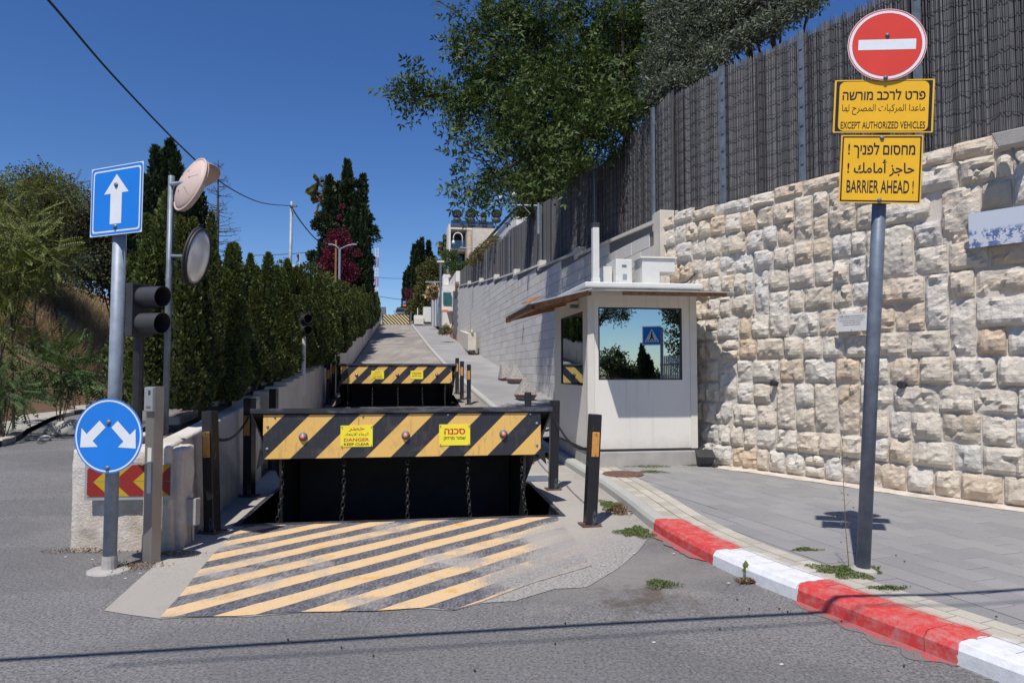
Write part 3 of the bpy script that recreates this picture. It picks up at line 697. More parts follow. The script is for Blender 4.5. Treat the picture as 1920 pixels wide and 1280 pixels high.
def rough_stone(L, H, seed, prot, cap=False):
    nx_, nz_ = max(5, int(L / .042)), max(5, int(H / .042)); vs = []; so = V((seed * 3.17 % 91, seed * 1.31 % 67, seed * .77 % 43))
    tilt = random.uniform(-.3, .3); pk = random.uniform(.2, .5); bot = random.uniform(.25, .7); tp = random.uniform(.2, .6); g = .005
    def gridp(n_, W):      # a tight first ring, so that each block stands up sharply from its joint
        q_ = min(.2, .009 / W); return [0] + [q_ + (1 - 2 * q_) * i / (n_ - 2) for i in range(n_ - 1)] + [1]
    nx_ += 2; nz_ += 2; ga, gb = gridp(nx_, L), gridp(nz_, H)
    for j in range(nz_ + 1):
        for i in range(nx_ + 1):
            a = ga[i]; b = gb[j]; x = -L / 2 + g + (L - 2 * g) * a; z = g + (H - 2 * g) * b
            ed = min(a, 1 - a) * L; eb = min(b, 1 - b) * H; e = min(ed, eb); k = min(1, e / .034); k = k ** .42
            q = V((x, 0, z)) + so
            y = prot * ((bot + (1 - bot) * (b / pk) ** .75 if b < pk else 1 - tp * ((b - pk) / (1 - pk)) ** 1.25) * (1 - .3 * abs(2 * a - 1) ** 2.5) + tilt * (a - .5)) + facet(q * 4.6) * .038 + .014 * noise.noise(q * 13)
            if j > 0 and j < nz_ and 0 < i < nx_: x += .006 * noise.noise(q * 9); z += .006 * noise.noise(q * 9 + V((5, 5, 5)))
            else:
                x += .008 * noise.noise(q * 8) ; z += .008 * noise.noise(q * 8 + V((3, 3, 3)))
            vs.append((x, -max(.012, y * k + (1 - k) * .015) if e > 1e-6 else .03, z))
    fs = [(j * (nx_ + 1) + i, j * (nx_ + 1) + i + 1, (j + 1) * (nx_ + 1) + i + 1, (j + 1) * (nx_ + 1) + i) for j in range(nz_) for i in range(nx_)]
    if cap:
        n0 = len(vs); vs += [(-L / 2 + g, .42, H - g), (L / 2 - g, .42, H - g)]; t0 = nz_ * (nx_ + 1); fs.append((t0,) + tuple(t0 + i for i in range(1, nx_ + 1)) + (n0 + 1, n0))
    mb = MB(); mb.add(vs, fs); return mb.mesh('stone', M['rough'])
z = .13; block = []; cnt = 0
for ri, H in enumerate(rows):
    u = .06 + random.uniform(0, .15); nblock = []
    while u < 11.2:
        L = random.choice([.27, .33, .38, .44, .52, .4, .34]) * random.uniform(.9, 1.12) * (.86 if u < 4 else 1.1)
        if ri == len(rows) - 1: L = random.uniform(.4, .7)
        hit = [b for b in block if b[0] < u + L and b[1] > u]
        if hit:
            if hit[0][0] - u > .15: L = hit[0][0] - u
            else: u = hit[0][1]; continue
        p, d, nn = wframe(u + L / 2)
        tall = random.random() < .07 and ri < len(rows) - 2
        HH = H + (rows[ri + 1] if tall else 0)
        if u < 9.6 or True:
            split = (not tall) and random.random() < .035 and L < .4 and H > .3
            for (z0, hh) in ([(z, HH * .48), (z + HH * .48, HH * .52)] if split else [(z, HH)]):
                me = rough_stone(L, hh, cnt, random.uniform(.075, .125), ri == len(rows) - 1); cnt += 1
                if u < 9.9 or ri == 0:
                    o = link('stone', me, wall); ang = atan2(-nn.x, nn.y) + pi
                    zt = z0 + random.uniform(-.006, .006) + (.02 * sin(u * 2.1) if ri > 8 else 0) + (random.uniform(-.03, .05) if ri == len(rows) - 1 else 0)
                    o.location = (p.x, p.y, zt); o.rotation_euler = (0, 0, ang)
        if tall: nblock.append((u, u + L))
        u += L
    block = nblock; z += H
print('stones', cnt)
# drain holes, as short pipes in the joints
for px, py in ((1698, 721), (1457, 718)):
    d = ray(px, py); best = min(((wframe(u)[0], u) for u in np.arange(.5, 9, .02)), key=lambda q: abs(q[0].x / q[0].y - d.x / d.y)); p, dd, nn = wframe(best[1])
    q = P(px, py, p.y); mb = MB(); a = V((nn.x, nn.y, 0)); c = V((p.x, p.y, q.z))
    mb.tube([c - a * .05, c + a * .135], .045, 12); mb.build('drain_hole', M['blackmatt'], wall)

# ---------------------------------------------------------------- dressed stone wall up the hill
ash = thing('dressed_stone_wall', 'tall stepped wall of flat dressed grey stone running up the hill behind the booth', 'wall')
piers = [13.0, 18.6, 23.2, 27.8, 33, 38.4, 44, 49.5]
AD = V((-.1787, .984, 0)); AN = V((-.984, -.1787, 0))
mb = MB()
for a, b in zip(piers, piers[1:]):
    za, zb = lerpt(ASH_TOP, a) - .02, lerpt(ASH_TOP, b) - .1; pa, pb = V((ashx(a), a, 0)), V((ashx(b), b, 0))
    q = [pa, pb, pb - AN * .35, pa - AN * .35]
    mb.add([(v.x, v.y, -1) for v in q] + [(q[0].x, q[0].y, za), (q[1].x, q[1].y, zb), (q[2].x, q[2].y, zb), (q[3].x, q[3].y, za)], [(0, 1, 5, 4), (1, 2, 6, 5), (2, 3, 7, 6), (3, 0, 4, 7), (4, 5, 6, 7)])
mb.build('wall_core', M['joint'], ash)
for a, b in zip(piers, piers[1:]):
    za, zb = lerpt(ASH_TOP, a), lerpt(ASH_TOP, b) - .08; pa, pb = V((ashx(a), a, za)) + AN * .06, V((ashx(b), b, zb)) + AN * .06
    mb = MB(); mb.hexa(pa - V((0, 0, .02)), pb - pa, -AN * .46, (0, 0, .07)); mb.build('coping', M['dressed'], ash)
for D in piers[:7]:
    zt = lerpt(ASH_TOP, D) + .16; c = V((ashx(D), D, 0)); mb = MB(); mb.hexa(c + AN * .05 - AD * .17 + V((0, 0, zt - .32)), AD * .34, -AN * .42, (0, 0, .32)); bevel(mb.build('pier_cap', M['dressed'], ash), .012)
blocks = []; zr = -.7; k = 0; RH = .285
while zr < 8.4:
    D = 12.9 + (k % 2) * .5; 
    while D < 50:
        L = 1.0; Dm = D + .5; x = ashx(Dm); top = lerpt(ASH_TOP, Dm)
        if zr + RH < top - .03 and zr + RH > G(x, Dm) - .05 and not (D < 18.5 and zr < 3.0): blocks.append((D, zr, D < 40))
        D += L * .984
    zr += RH; k += 1
vb = [b for b in blocks if b[2] and (b[0] > 19 or b[1] > 3.3)]; vb.sort(key=lambda b: b[0])
bm_ = []
for k in range(4):
    mb = MB(); e = .006; L, H = .992, RH - .008
    mb.add([(0, .03, 0), (L, .03, 0), (L, .03, H), (0, .03, H), (0, -.004, 0), (L, -.004, 0), (L, -.004, H), (0, -.004, H), (e, -.012, e), (L - e, -.012, e), (L - e, -.012, H - e), (e, -.012, H - e)],
           [(0, 1, 5, 4), (1, 2, 6, 5), (2, 3, 7, 6), (3, 0, 4, 7), (4, 5, 9, 8), (5, 6, 10, 9), (6, 7, 11, 10), (7, 4, 8, 11), (8, 9, 10, 11)]); bm_.append(mb.mesh('stone_block', M['dressed']))
arz = atan2(AD.y, AD.x) - pi          # local +x runs from far to near so that -y faces the street
for (D, zz, _) in vb[:296]:
    e = V((ashx(D + .984), D + .984, zz)) + AN * random.uniform(0, .004); o = link('stone_block', random.choice(bm_), ash); o.location = e; o.rotation_euler = (0, 0, arz)
mb = MB(); rest = vb[296:] + [b for b in blocks if b not in vb]
for (D, zz, _) in rest:
    p = V((ashx(D), D, zz)); mb.hexa(p + AN * .012, AD * .99, -AN * .05, (0, 0, RH - .008))
mb.build('far_stone_blocks', M['dressed'], ash, kind='stuff')
# rough end pillar where both walls meet
p = V((ashx(13.0), 13.0, 0)); mb = MB(); mb.hexa(p + AN * .08 - AD * .3 + V((0, 0, 3.0)), AD * .34, -AN * .4, (0, 0, 1.72)); bevel(mb.build('corner_stone', M['limestone'], ash), .015)
print('blocks', len(vb), len(rest))

# ---------------------------------------------------------------- reed fence on the walls
fen = thing('reed_fence', 'tall screen of weathered grey reeds behind steel mesh on top of the stone walls', 'fence')
path = []   # (pos, normal, zbottom, ztop)
u = 10.6
while u > .3:
    p, d, nn = wframe(u); q = p - nn * .22; path.append((q, nn, WT - .12, 6.95 + (.22 * max(0, (u - 5.) / 5)))); u -= .021
D = 12.7
while D < 51:
    n2 = V((AN.x, AN.y)); path.append((V((ashx(D), D)) - n2 * .2, n2, lerpt(ASH_TOP, D) - .15, lerpt(FEN_TOP, D) + .05 * sin(D * 1.1))); D += .021 if D < 30 else .04
tv = np.array([(cos(a), sin(a), z_) for z_ in (0, 1) for a in (pi * .0, pi * .33, pi * .66, pi)], float); tf = np.array([(k, k + 1, k + 5, k + 4) for k in range(3)])
vs = []; fs = []; k = 0
for (q, nn, z0, z1) in path:
    al = V((-nn.y, nn.x)); r = random.uniform(.007, .0125); zt = z1 + random.gauss(0, .018); lean = random.gauss(0, .006); yo = random.uniform(-.012, .012); zb = z0
    for (cx, cy, zz) in tv:
        base = q + al * (cx * r + lean * zz) + nn * (cy * r + yo); vs.append((base.x, base.y, zb + (zt - zb) * zz))
    fs.append(tf + k * 8); k += 1
link('reeds', npmesh('reeds', [(np.array(vs), np.concatenate(fs), 0)], M['reed']), fen, 'stuff')
mb = MB()
for a, b in zip(path[::24], path[24::24]):
    pa, pb = a[0] - a[1] * .03, b[0] - b[1] * .03; mb.add([(pa.x, pa.y, a[2]), (pb.x, pb.y, b[2]), (pb.x, pb.y, b[3] - .06), (pa.x, pa.y, a[3] - .06)], [(0, 1, 2, 3)])
mb.build('dark_backing', M['blackmatt'], fen)  # dark sheet put behind the reeds so the gaps between them look dark
# mesh wires: horizontals and verticals
mb = MB()
zs = [.1 + i * .2 for i in range(12)]
for hz in zs:
    seg = [(*(q + nn * (.022 + .008 * random.random())), z0 + .1 + hz + .022 * sin(i_ * 1.9 + hz * 9) + random.uniform(-.008, .008)) for i_, (q, nn, z0, z1) in enumerate(path[:900:5])]; mb.tube(seg, .0045, 3)
for (q, nn, z0, z1) in path[:560:9]: mb.tube([(*(q + nn * .04), z0 + .1), (*(q + nn * .04), z1 + .08)], .003, 3)
mb.build('wire_mesh', M['rubber'], fen, kind='stuff')
def fence_at(px):
    return min(path, key=lambda q: abs(q[0].x / q[0].y - (px - 960) / F) + (0 if q[0].y > 4 else 9))
for px in (1366, 1517, 1741):
    q, nn, z0, z1 = fence_at(px); al = V((-nn.y, nn.x)); c = q + nn * .05; mb = MB()
    mb.hexa((c.x - al.x * .045, c.y - al.y * .045, z0 - .0), (al.x * .09, al.y * .09, 0), (nn.x * .012, nn.y * .012, 0), (0, 0, z1 - z0 + .03))
    mb.hexa((c.x - al.x * .045, c.y - al.y * .045, z0 - .0), (al.x * .012, al.y * .012, 0), (nn.x * .05, nn.y * .05, 0), (0, 0, z1 - z0 + .03))
    zz = z0 + .15
    while zz < z1:
        mb.hexa((c.x - al.x * .03 + nn.x * .012, c.y - al.y * .03 + nn.y * .012, zz), (al.x * .05, al.y * .05, 0), (nn.x * .014, nn.y * .014, 0), (0, 0, .035)); zz += .3
    mb.build('fence_post', M['galv_d'], fen)
for D in (13.4, 17.2, 23.4, 29.6, 36.5, 43):
    z0, z1 = lerpt(ASH_TOP, D), lerpt(FEN_TOP, D); c = V((ashx(D), D, z0 - .1)) + AN * -.12; mb = MB(); mb.hexa(c, AD * .09, AN * .05, (0, 0, z1 - z0 + .1)); mb.build('fence_post', M['galv_d'], fen)

# ---------------------------------------------------------------- low planter wall on the left
lw = thing('low_planter_wall', 'low stained white concrete wall of stepped blocks between ramp road and hedge', 'wall')
TOPZ = [(6.9, .99), (9.3, 1.13), (12, 1.32), (21, 1.88)]
def ltop(s): return 1.88 + (s - 21) * .1 - .02 if s > 21 else lerpt([(6.0, .95)] + TOPZ, s)
def lface(s): return -2.0 if s < 14 else -2.0 + .5 * min(1, (s - 14) / 70)
def wall_seg(s0, s1, z1a, z1b, th, out=0., name='wall_block', b=.03, mat='wallpaint', bot=-.3):
    t0, t1 = lface(s0) - out, lface(s1) - out; q = [XY(s0, t0), XY(s1, t1), XY(s1, t1 - th), XY(s0, t0 - th)]; zb = G(*XY(s0, -2.)) + bot
    q2 = [XY(s0, t0 - .06), XY(s1, t1 - .06), XY(s1, t1 - th + .02), XY(s0, t0 - th + .02)]
    mb = MB(); mb.add([(*p, zb) for p in q] + [(*q2[0], z1a), (*q2[1], z1b), (*q2[2], z1b), (*q2[3], z1a)], [(3, 2, 1, 0), (0, 1, 5, 4), (1, 2, 6, 5), (2, 3, 7, 6), (3, 0, 4, 7), (4, 5, 6, 7)])
    o = mb.build(name, M[mat], lw); bevel(o, b, 3); return o
wall_seg(6.95, 11.4, .99, 1.26, .30, 0., 'long_wall_block')
# stubby front wall with lumpy render
def lumpy(name, x0, x1, y0, y1, z0, z1, parent, mat, amp=.018, st=.05, rz=0, org=(0, 0)):
    import bmesh
    bm = bmesh.new(); bmesh.ops.create_cube(bm, size=1)
    for v in bm.verts: v.co = V((x0 + (v.co.x + .5) * (x1 - x0), y0 + (v.co.y + .5) * (y1 - y0), z0 + (v.co.z + .5) * (z1 - z0)))
    bmesh.ops.bevel(bm, geom=bm.edges[:], offset=.05, segments=2, affect='EDGES', profile=.6)
    n = int(max(x1 - x0, z1 - z0) / st); bmesh.ops.subdivide_edges(bm, edges=[e for e in bm.edges if e.calc_length() > st * 1.5], cuts=min(24, n), use_grid_fill=True)
    for v in bm.verts:
        k = noise.fractal(v.co * 6, .9, 2.2, 5) * amp + noise.noise(v.co * 1.6) * amp; nrm = v.normal if v.normal.length > 0 else V((0, 0, 1)); v.co = v.co + nrm * k
    me = bpy.data.meshes.new(name); bm.to_mesh(me); bm.free(); me.materials.append(mat); me.polygons.foreach_set('use_smooth', [True] * len(me.polygons))
    o = link(name, me, parent); o.location = (*org, 0); o.rotation_euler = (0, 0, rz); return o
lumpy('front_wall', 0, 1.02, 0, .32, -.08, .97, lw, M['wallpaint'], .016, .05, R(4), (-4.17, 6.5))
s_ = 11.42; k = 0
while s_ < 88:
    L = .98 if s_ < 40 else 1.9; zz = ltop(s_) - .0 + random.uniform(-.01, .015); wall_seg(s_, s_ + L - .025, zz, zz, .34, random.uniform(0, .03) + (.16 if s_ < 12.4 else 0), 'wall_block', .02); s_ += L
# soil bed and white kerb strip behind
bedp = [XY(s, lface(s) - .28) for s in (6.9, 14, 25, 40, 60, 86)] + [XY(s, -3.15) for s in (86, 60, 40, 25, 14, 9.)] + [(-4.1, 6.9)]
sheet('planting_bed_soil', bedp, [], 0, M['soil'], .6, zf=lambda x, y: ltop(S(x, y)) - .16 + .04 * noise.noise(V((x * 2, y * 2, 0))))
lw2 = thing('planter_back_wall', 'white concrete edging along the street side of the hedge bed', 'wall')
s_ = 7.6
while s_ < 86:
    L = 2.0; a, b = XY(s_, -2.72), XY(s_ + L - .03, -2.72); n_ = V((XY(0, -1)[0], XY(0, -1)[1], 0)); z0 = G(*a) - .3; z1 = ltop(s_) - .05
    mb = MB(); mb.hexa((a[0], a[1], z0), (b[0] - a[0], b[1] - a[1], 0), n_ * .16, (0, 0, z1 - z0)); bevel(mb.build('wall_block', M['wallpaint'], lw2), .02); s_ += L
# small junction box on the wall end
p = Gp(368, 1010); 
mb = MB(); mb.box(-.06, .06, -.05, .03, -.13, .13); t = thing('junction_box', 'small beige junction box fixed low on the end of the white planter wall', 'box', P(362, 958, 6.75)); bevel(mb.build('box_cover', M['concrete'], t), .01)
mb = MB(); mb.tube([(-.0, 0, -.13), (0, 0, -.28)], .015); mb.build('conduit', M['steel'], t)
# ---------------------------------------------------------------- lettering
LIG = {}; FORMS = {}
for cp in range(0xFE70, 0xFEFD):
    d = unicodedata.decomposition(chr(cp)).split()
    if len(d) == 2: FORMS.setdefault(chr(int(d[1], 16)), {})[d[0]] = chr(cp)
    elif len(d) == 3 and d[1] == '0644': LIG.setdefault(chr(int(d[2], 16)), {})[d[0]] = chr(cp)
def arabic(s):
    out = []; nonj = 'اأإآدذرزوةىؤء'; i = 0; prev = False
    while i < len(s):
        c = s[i]
        if c not in FORMS: out.append(c); prev = False; i += 1; continue
        if c == 'ل' and i + 1 < len(s) and s[i + 1] in LIG:
            out.append(LIG[s[i + 1]]['<final>' if prev else '<isolated>']); prev = False; i += 2; continue
        nx = i + 1 < len(s) and s[i + 1] in FORMS and s[i + 1] != 'ء' and c not in nonj
        f = FORMS[c]; k = '<medial>' if prev and nx else '<final>' if prev else '<initial>' if nx else '<isolated>'
        out.append(f.get(k) or f.get('<isolated>')); prev = nx; i += 1
    return ''.join(out)[::-1]
def text_poly(txt, wide, high, bold=0.):
    c = bpy.data.curves.new('tmp', 'FONT'); c.body = txt; c.size = 1; c.resolution_u = 3; c.fill_mode = 'FRONT'
    o = bpy.data.objects.new('tmp', c); COL.objects.link(o); best = None
    for bo in (bold, bold * .9, bold + .002, bold + .004, bold * .8, .02, .018, 0.):      # the fill of some glyphs fails at some widths: keep the fullest one
        c.offset = bo; bpy.context.view_layer.update(); me = bpy.data.meshes.new_from_object(o.evaluated_get(bpy.context.evaluated_depsgraph_get()))
        if best is None or len(me.polygons) > len(best.polygons) + 3: best = me
    me = best
    bpy.data.objects.remove(o); bpy.data.curves.remove(c)
    vs = np.array([v.co[:2] for v in me.vertices]); fs = [tuple(p.vertices) for p in me.polygons]; bpy.data.meshes.remove(me)
    mn, mx = vs.min(0), vs.max(0); s = np.array([wide, high]) / np.maximum(mx - mn, 1e-6); vs = (vs - (mn + mx) / 2) * s
    return vs, fs
def letters(mb, txt, cx, cz, wide, high, y, bold=0.):
    vs, fs = text_poly(txt, wide, high, bold); mb.add([(a + cx, y, b + cz) for a, b in vs], fs); return mb
def bolt(parent, x, z, y=-.012, r=.014, mat='galv_d'):
    mb = MB(); mb.lathe([(r * 1.25, 0), (r * 1.25, -.003), (r, -.0035), (r, -.011), (r * .6, -.014)], 10, (x, y, z), axis='y'); mb.build('bolt', M[mat], parent, True)
def plate(parent, name, poly, th, mat, back='backalu', y=0.):
    n = len(poly); mb = MB(); mb.prism(poly, y, y + th, 0); mb.m[1] = 1
    mb.m = [0, 1] + [1] * n; return mb.build(name, [M[mat], M[back]], parent)

# ---------------------------------------------------------------- right-hand sign post
base = Gp(1618, 1072, .125)
top = P(1659, 60, base.y + .03)
rp = thing('no_entry_sign_post', 'leaning grey steel pole on the pavement with round red sign and two yellow plates', 'road sign', base)
ax = (top - base); Lp = ax.length; lean = atan2(ax.x, ax.z)
q = ax.to_track_quat('Z', 'Y'); rp.rotation_euler = (0, lean, 0)
mb = MB(); mb.tube([(0, 0, -.1), (0, 0, Lp - .02)], .052, 20); mb.build('pole', M['galv_d'], rp, True)
mb = MB(); mb.lathe([(.11, -.02), (.10, .02), (.06, .035)], 14); mb.build('footing', M['concrete'], rp)
PPM = F / base.y
def sgn(parent, px, py, rot, D, inv):    # an empty-free helper: returns local centre in the post's frame
    w_ = P(px, py, D); return inv @ w_
bpy.context.view_layer.update()
inv = rp.matrix_world.inverted(); RA = R(-11)
def local_sign(px, py, inv, D, ra):
    c = inv @ P(px, py, D); return Matrix.Translation(c) @ Matrix.Rotation(ra, 4, 'Z')
def place(o, mtx): o.matrix_local = mtx; return o
m1 = local_sign(1663, 84, inv, base.y - .095, RA)
def sub(o, parent): o.parent = parent; return o
disc = plate(rp, 'round_sign', circ(.292), .003, 'signwhite'); place(disc, m1)
mb = MB(); mb.ring(circ(.288), circ(.280), -.0012, 0); mb.flat(circ(.258), -.0012, 0); mb.build('red_field', M['signred'], disc)
mb = MB(); mb.flat([(-.212, -.042), (.212, -.042), (.212, .042), (-.212, .042)], -.0022); mb.build('white_bar', M['signwhite'], disc)
bolt(disc, 0, .075, -.002); bolt(disc, 0, -.27, -.002)
Dm = base.y - .075
m2 = local_sign(1656, 199, inv, Dm, RA); W2, H2 = .735, .43
s2 = plate(rp, 'upper_yellow_plate', rrect(W2, H2, .008), .003, 'signyellow'); place(s2, m2)
mb = MB(); mb.ring(rrect(W2 - .026, H2 - .02, .004, 5), rrect(W2 - .075, H2 - .026, .045, 5), -.0012); mb.build('black_border', M['signblack'], s2)
def tline(par, txt, cx, cz, wd, h, y, bold, mat='signblack'): letters(MB_ := MB(), txt, cx, cz, wd, h, y, bold); return MB_.build('text_line', M[mat], par)
tline(s2, 'פרט לרכב מורשה'[::-1], 0, .092, .61, .088, -.0014, .02); tline(s2, arabic('ماعدا المركبات المصرح لها'), 0, -.028, .61, .085, -.0014, .014); tline(s2, 'EXCEPT AUTHORIZED VEHICLES', 0, -.155, .62, .058, -.0014, .012)
m3 = local_sign(1651, 317, inv, Dm - .02, RA); W3, H3 = .60, .545
s3 = plate(rp, 'lower_yellow_plate', rrect(W3, H3, .008), .003, 'signyellow'); place(s3, m3)
mb = MB(); mb.ring(rrect(W3 - .02, H3 - .02, .004, 3), rrect(W3 - .042, H3 - .042, .004, 3), -.0012); mb.build('black_border', M['signblack'], s3)
tline(s3, '! ' + 'מחסום לפניך'[::-1], .0, .148, .49, .125, -.0014, .02); tline(s3, '! ' + arabic('حاجز أمامك'), 0, .008, .49, .135, -.0014, .014); tline(s3, 'BARRIER AHEAD !', 0, -.142, .49, .105, -.0014, .014)
bolt(s3, 0, .25, -.002); bolt(s3, 0, -.25, -.002)

# ---------------------------------------------------------------- left-hand sign post
base = Gp(205, 1070); top = P(228, 330, base.y)
lp = thing('direction_sign_post', 'grey steel pole beside the planter wall with blue square and round arrow signs', 'road sign', base)
ax = top - base; lp.rotation_euler = (0, atan2(ax.x, ax.z), 0)
mb = MB(); mb.tube([(0, 0, -.1), (0, 0, ax.length)], .054, 20); mb.build('pole', M['galv'], lp, True)
mb = MB(); mb.lathe([(.19, -.03), (.17, .012), (.08, .02)], 11); mb.lathe([(.062, 0), (.060, .10), (.056, .13)], 14); mb.build('footing', M['concrete'], lp)
bpy.context.view_layer.update(); inv = lp.matrix_world.inverted()
m1 = local_sign(218, 375, inv, base.y - .10, R(-24)); m1 = m1 @ Matrix.Rotation(R(0.), 4, 'Y')
s1 = plate(lp, 'square_sign', rrect(.655, .60, .006, 3), .003, 'signwhite'); place(s1, m1)
mb = MB(); mb.ring(rrect(.640, .585, .03, 4), rrect(.60, .545, .025, 4), -.0012); mb.flat(rrect(.570, .515, .025, 4), -.0012); mb.build('blue_field', M['signblue'], s1)
mb = MB(); mb.flat([(-.072, -.205), (.072, -.205), (.072, .06), (.155, .06), (0, .225), (-.155, .06), (-.072, .06)], -.0022); mb.build('white_arrow', M['signwhite'], s1)
bolt(s1, 0, .13, -.003, .018); bolt(s1, 0, -.23, -.003, .018)
m2 = local_sign(203, 817, inv, base.y - .10, R(-7)); rd = plate(lp, 'round_sign', circ(.315), .003, 'signblue'); place(rd, m2)
mb = MB(); mb.ring(circ(.303), circ(.290), -.0012); 
def arrow(x0, z0, x1, z1, wd, hw, hl):
    d = V((x1 - x0, z1 - z0)); L = d.length; d /= L; n = V((-d.y, d.x)); a = V((x0, z0)); b = a + d * (L - hl); t_ = V((x1, z1))
    return [tuple(a + n * wd), tuple(b + n * wd), tuple(b + n * hw), tuple(t_), tuple(b - n * hw), tuple(b - n * wd), tuple(a - n * wd)]
for sx in (-1, 1): mb.flat(arrow(sx * .055, .10, sx * .255, -.10, .04, .11, .12)[::-sx], -.0014)
mb.build('white_arrows', M['signwhite'], rd); bolt(rd, 0, .115, -.002, .018); bolt(rd, 0, -.27, -.002, .018)

# ---------------------------------------------------------------- intercom post
b = Gp(284, 1055); ip = thing('intercom_post', 'square stainless steel post with a silver intercom at its top', 'intercom', b, R(-24))
mb = MB(); mb.box(-.055, .055, -.05, .05, -.05, 1.56); bevel(mb.build('post', M['steel'], ip), .004)
mb = MB(); mb.box(-.035, .070, -.085, -.052, 1.34, 1.555); ic = mb.build('intercom_panel', M['backalu'], ip); bevel(ic, .006)
mb = MB(); mb.box(-.005, .050, -.089, -.0855, 1.375, 1.392); mb.build('call_button', M['steel'], ic)
mb = MB(); [mb.box(.018, .048, -.0875, -.0855, 1.49 + i * .007, 1.493 + i * .007) for i in range(6)]; mb.build('speaker_grille', M['blackmatt'], ic, kind='stuff')
mb = MB(); mb.box(-.015, .035, -.0535, -.0505, .62, 1.02); mb.build('paper_label', M['white'], ip)
# hazard board on the front wall
hb = thing('hazard_board', 'red and yellow striped warning board on the front of the planter wall', 'sign', P(243, 902, 6.47), R(4))
mb = MB(); mb.box(-.40, .40, -.012, .0, -.17, .17); mb.build('frame', M['backalu'], hb)
mb = MB(); mb.box(-.375, .375, -.018, -.0125, .005, .155); mb.build('upper_panel', M['ry_a'], hb)
mb = MB(); mb.box(-.375, .375, -.018, -.0125, -.135, .001); mb.build('lower_panel', M['ry_b'], hb)
# dark rock
def rock(name, label, loc, r, mat, seed, sz=(1, .8, .6), cat='rock'):
    import bmesh
    bm = bmesh.new(); bmesh.ops.create_icosphere(bm, subdivisions=3, radius=r)
    for v in bm.verts:
        f = 1 + .35 * noise.noise(v.co / r * 1.1 + V((seed, 0, 0))) + .08 * noise.noise(v.co / r * 4 + V((0, seed, 0))); v.co = V((v.co.x * f * sz[0], v.co.y * f * sz[1], max(-r * .2, v.co.z * f * sz[2])))
    me = bpy.data.meshes.new(name); bm.to_mesh(me); bm.free(); me.materials.append(mat); me.polygons.foreach_set('use_smooth', [True] * len(me.polygons)); o = link(name, me); o.location = loc; return tag(o, label, cat)
rock('dark_rock', 'dark rounded rock lying between the sign pole and intercom post', Gp(243, 1032) + V((0, .1, .03)), .12, M['barkd'], 3)
rock('kerb_rock', 'grey boulder lying on the broken kerb of the left street', Gp(122, 815) + V((0, 0, .1)), .42, M['concrete'], 5)
rock('small_rock', 'small grey stone beside the boulder on the left street', Gp(84, 826) + V((0, 0, .04)), .14, M['concrete'], 8)

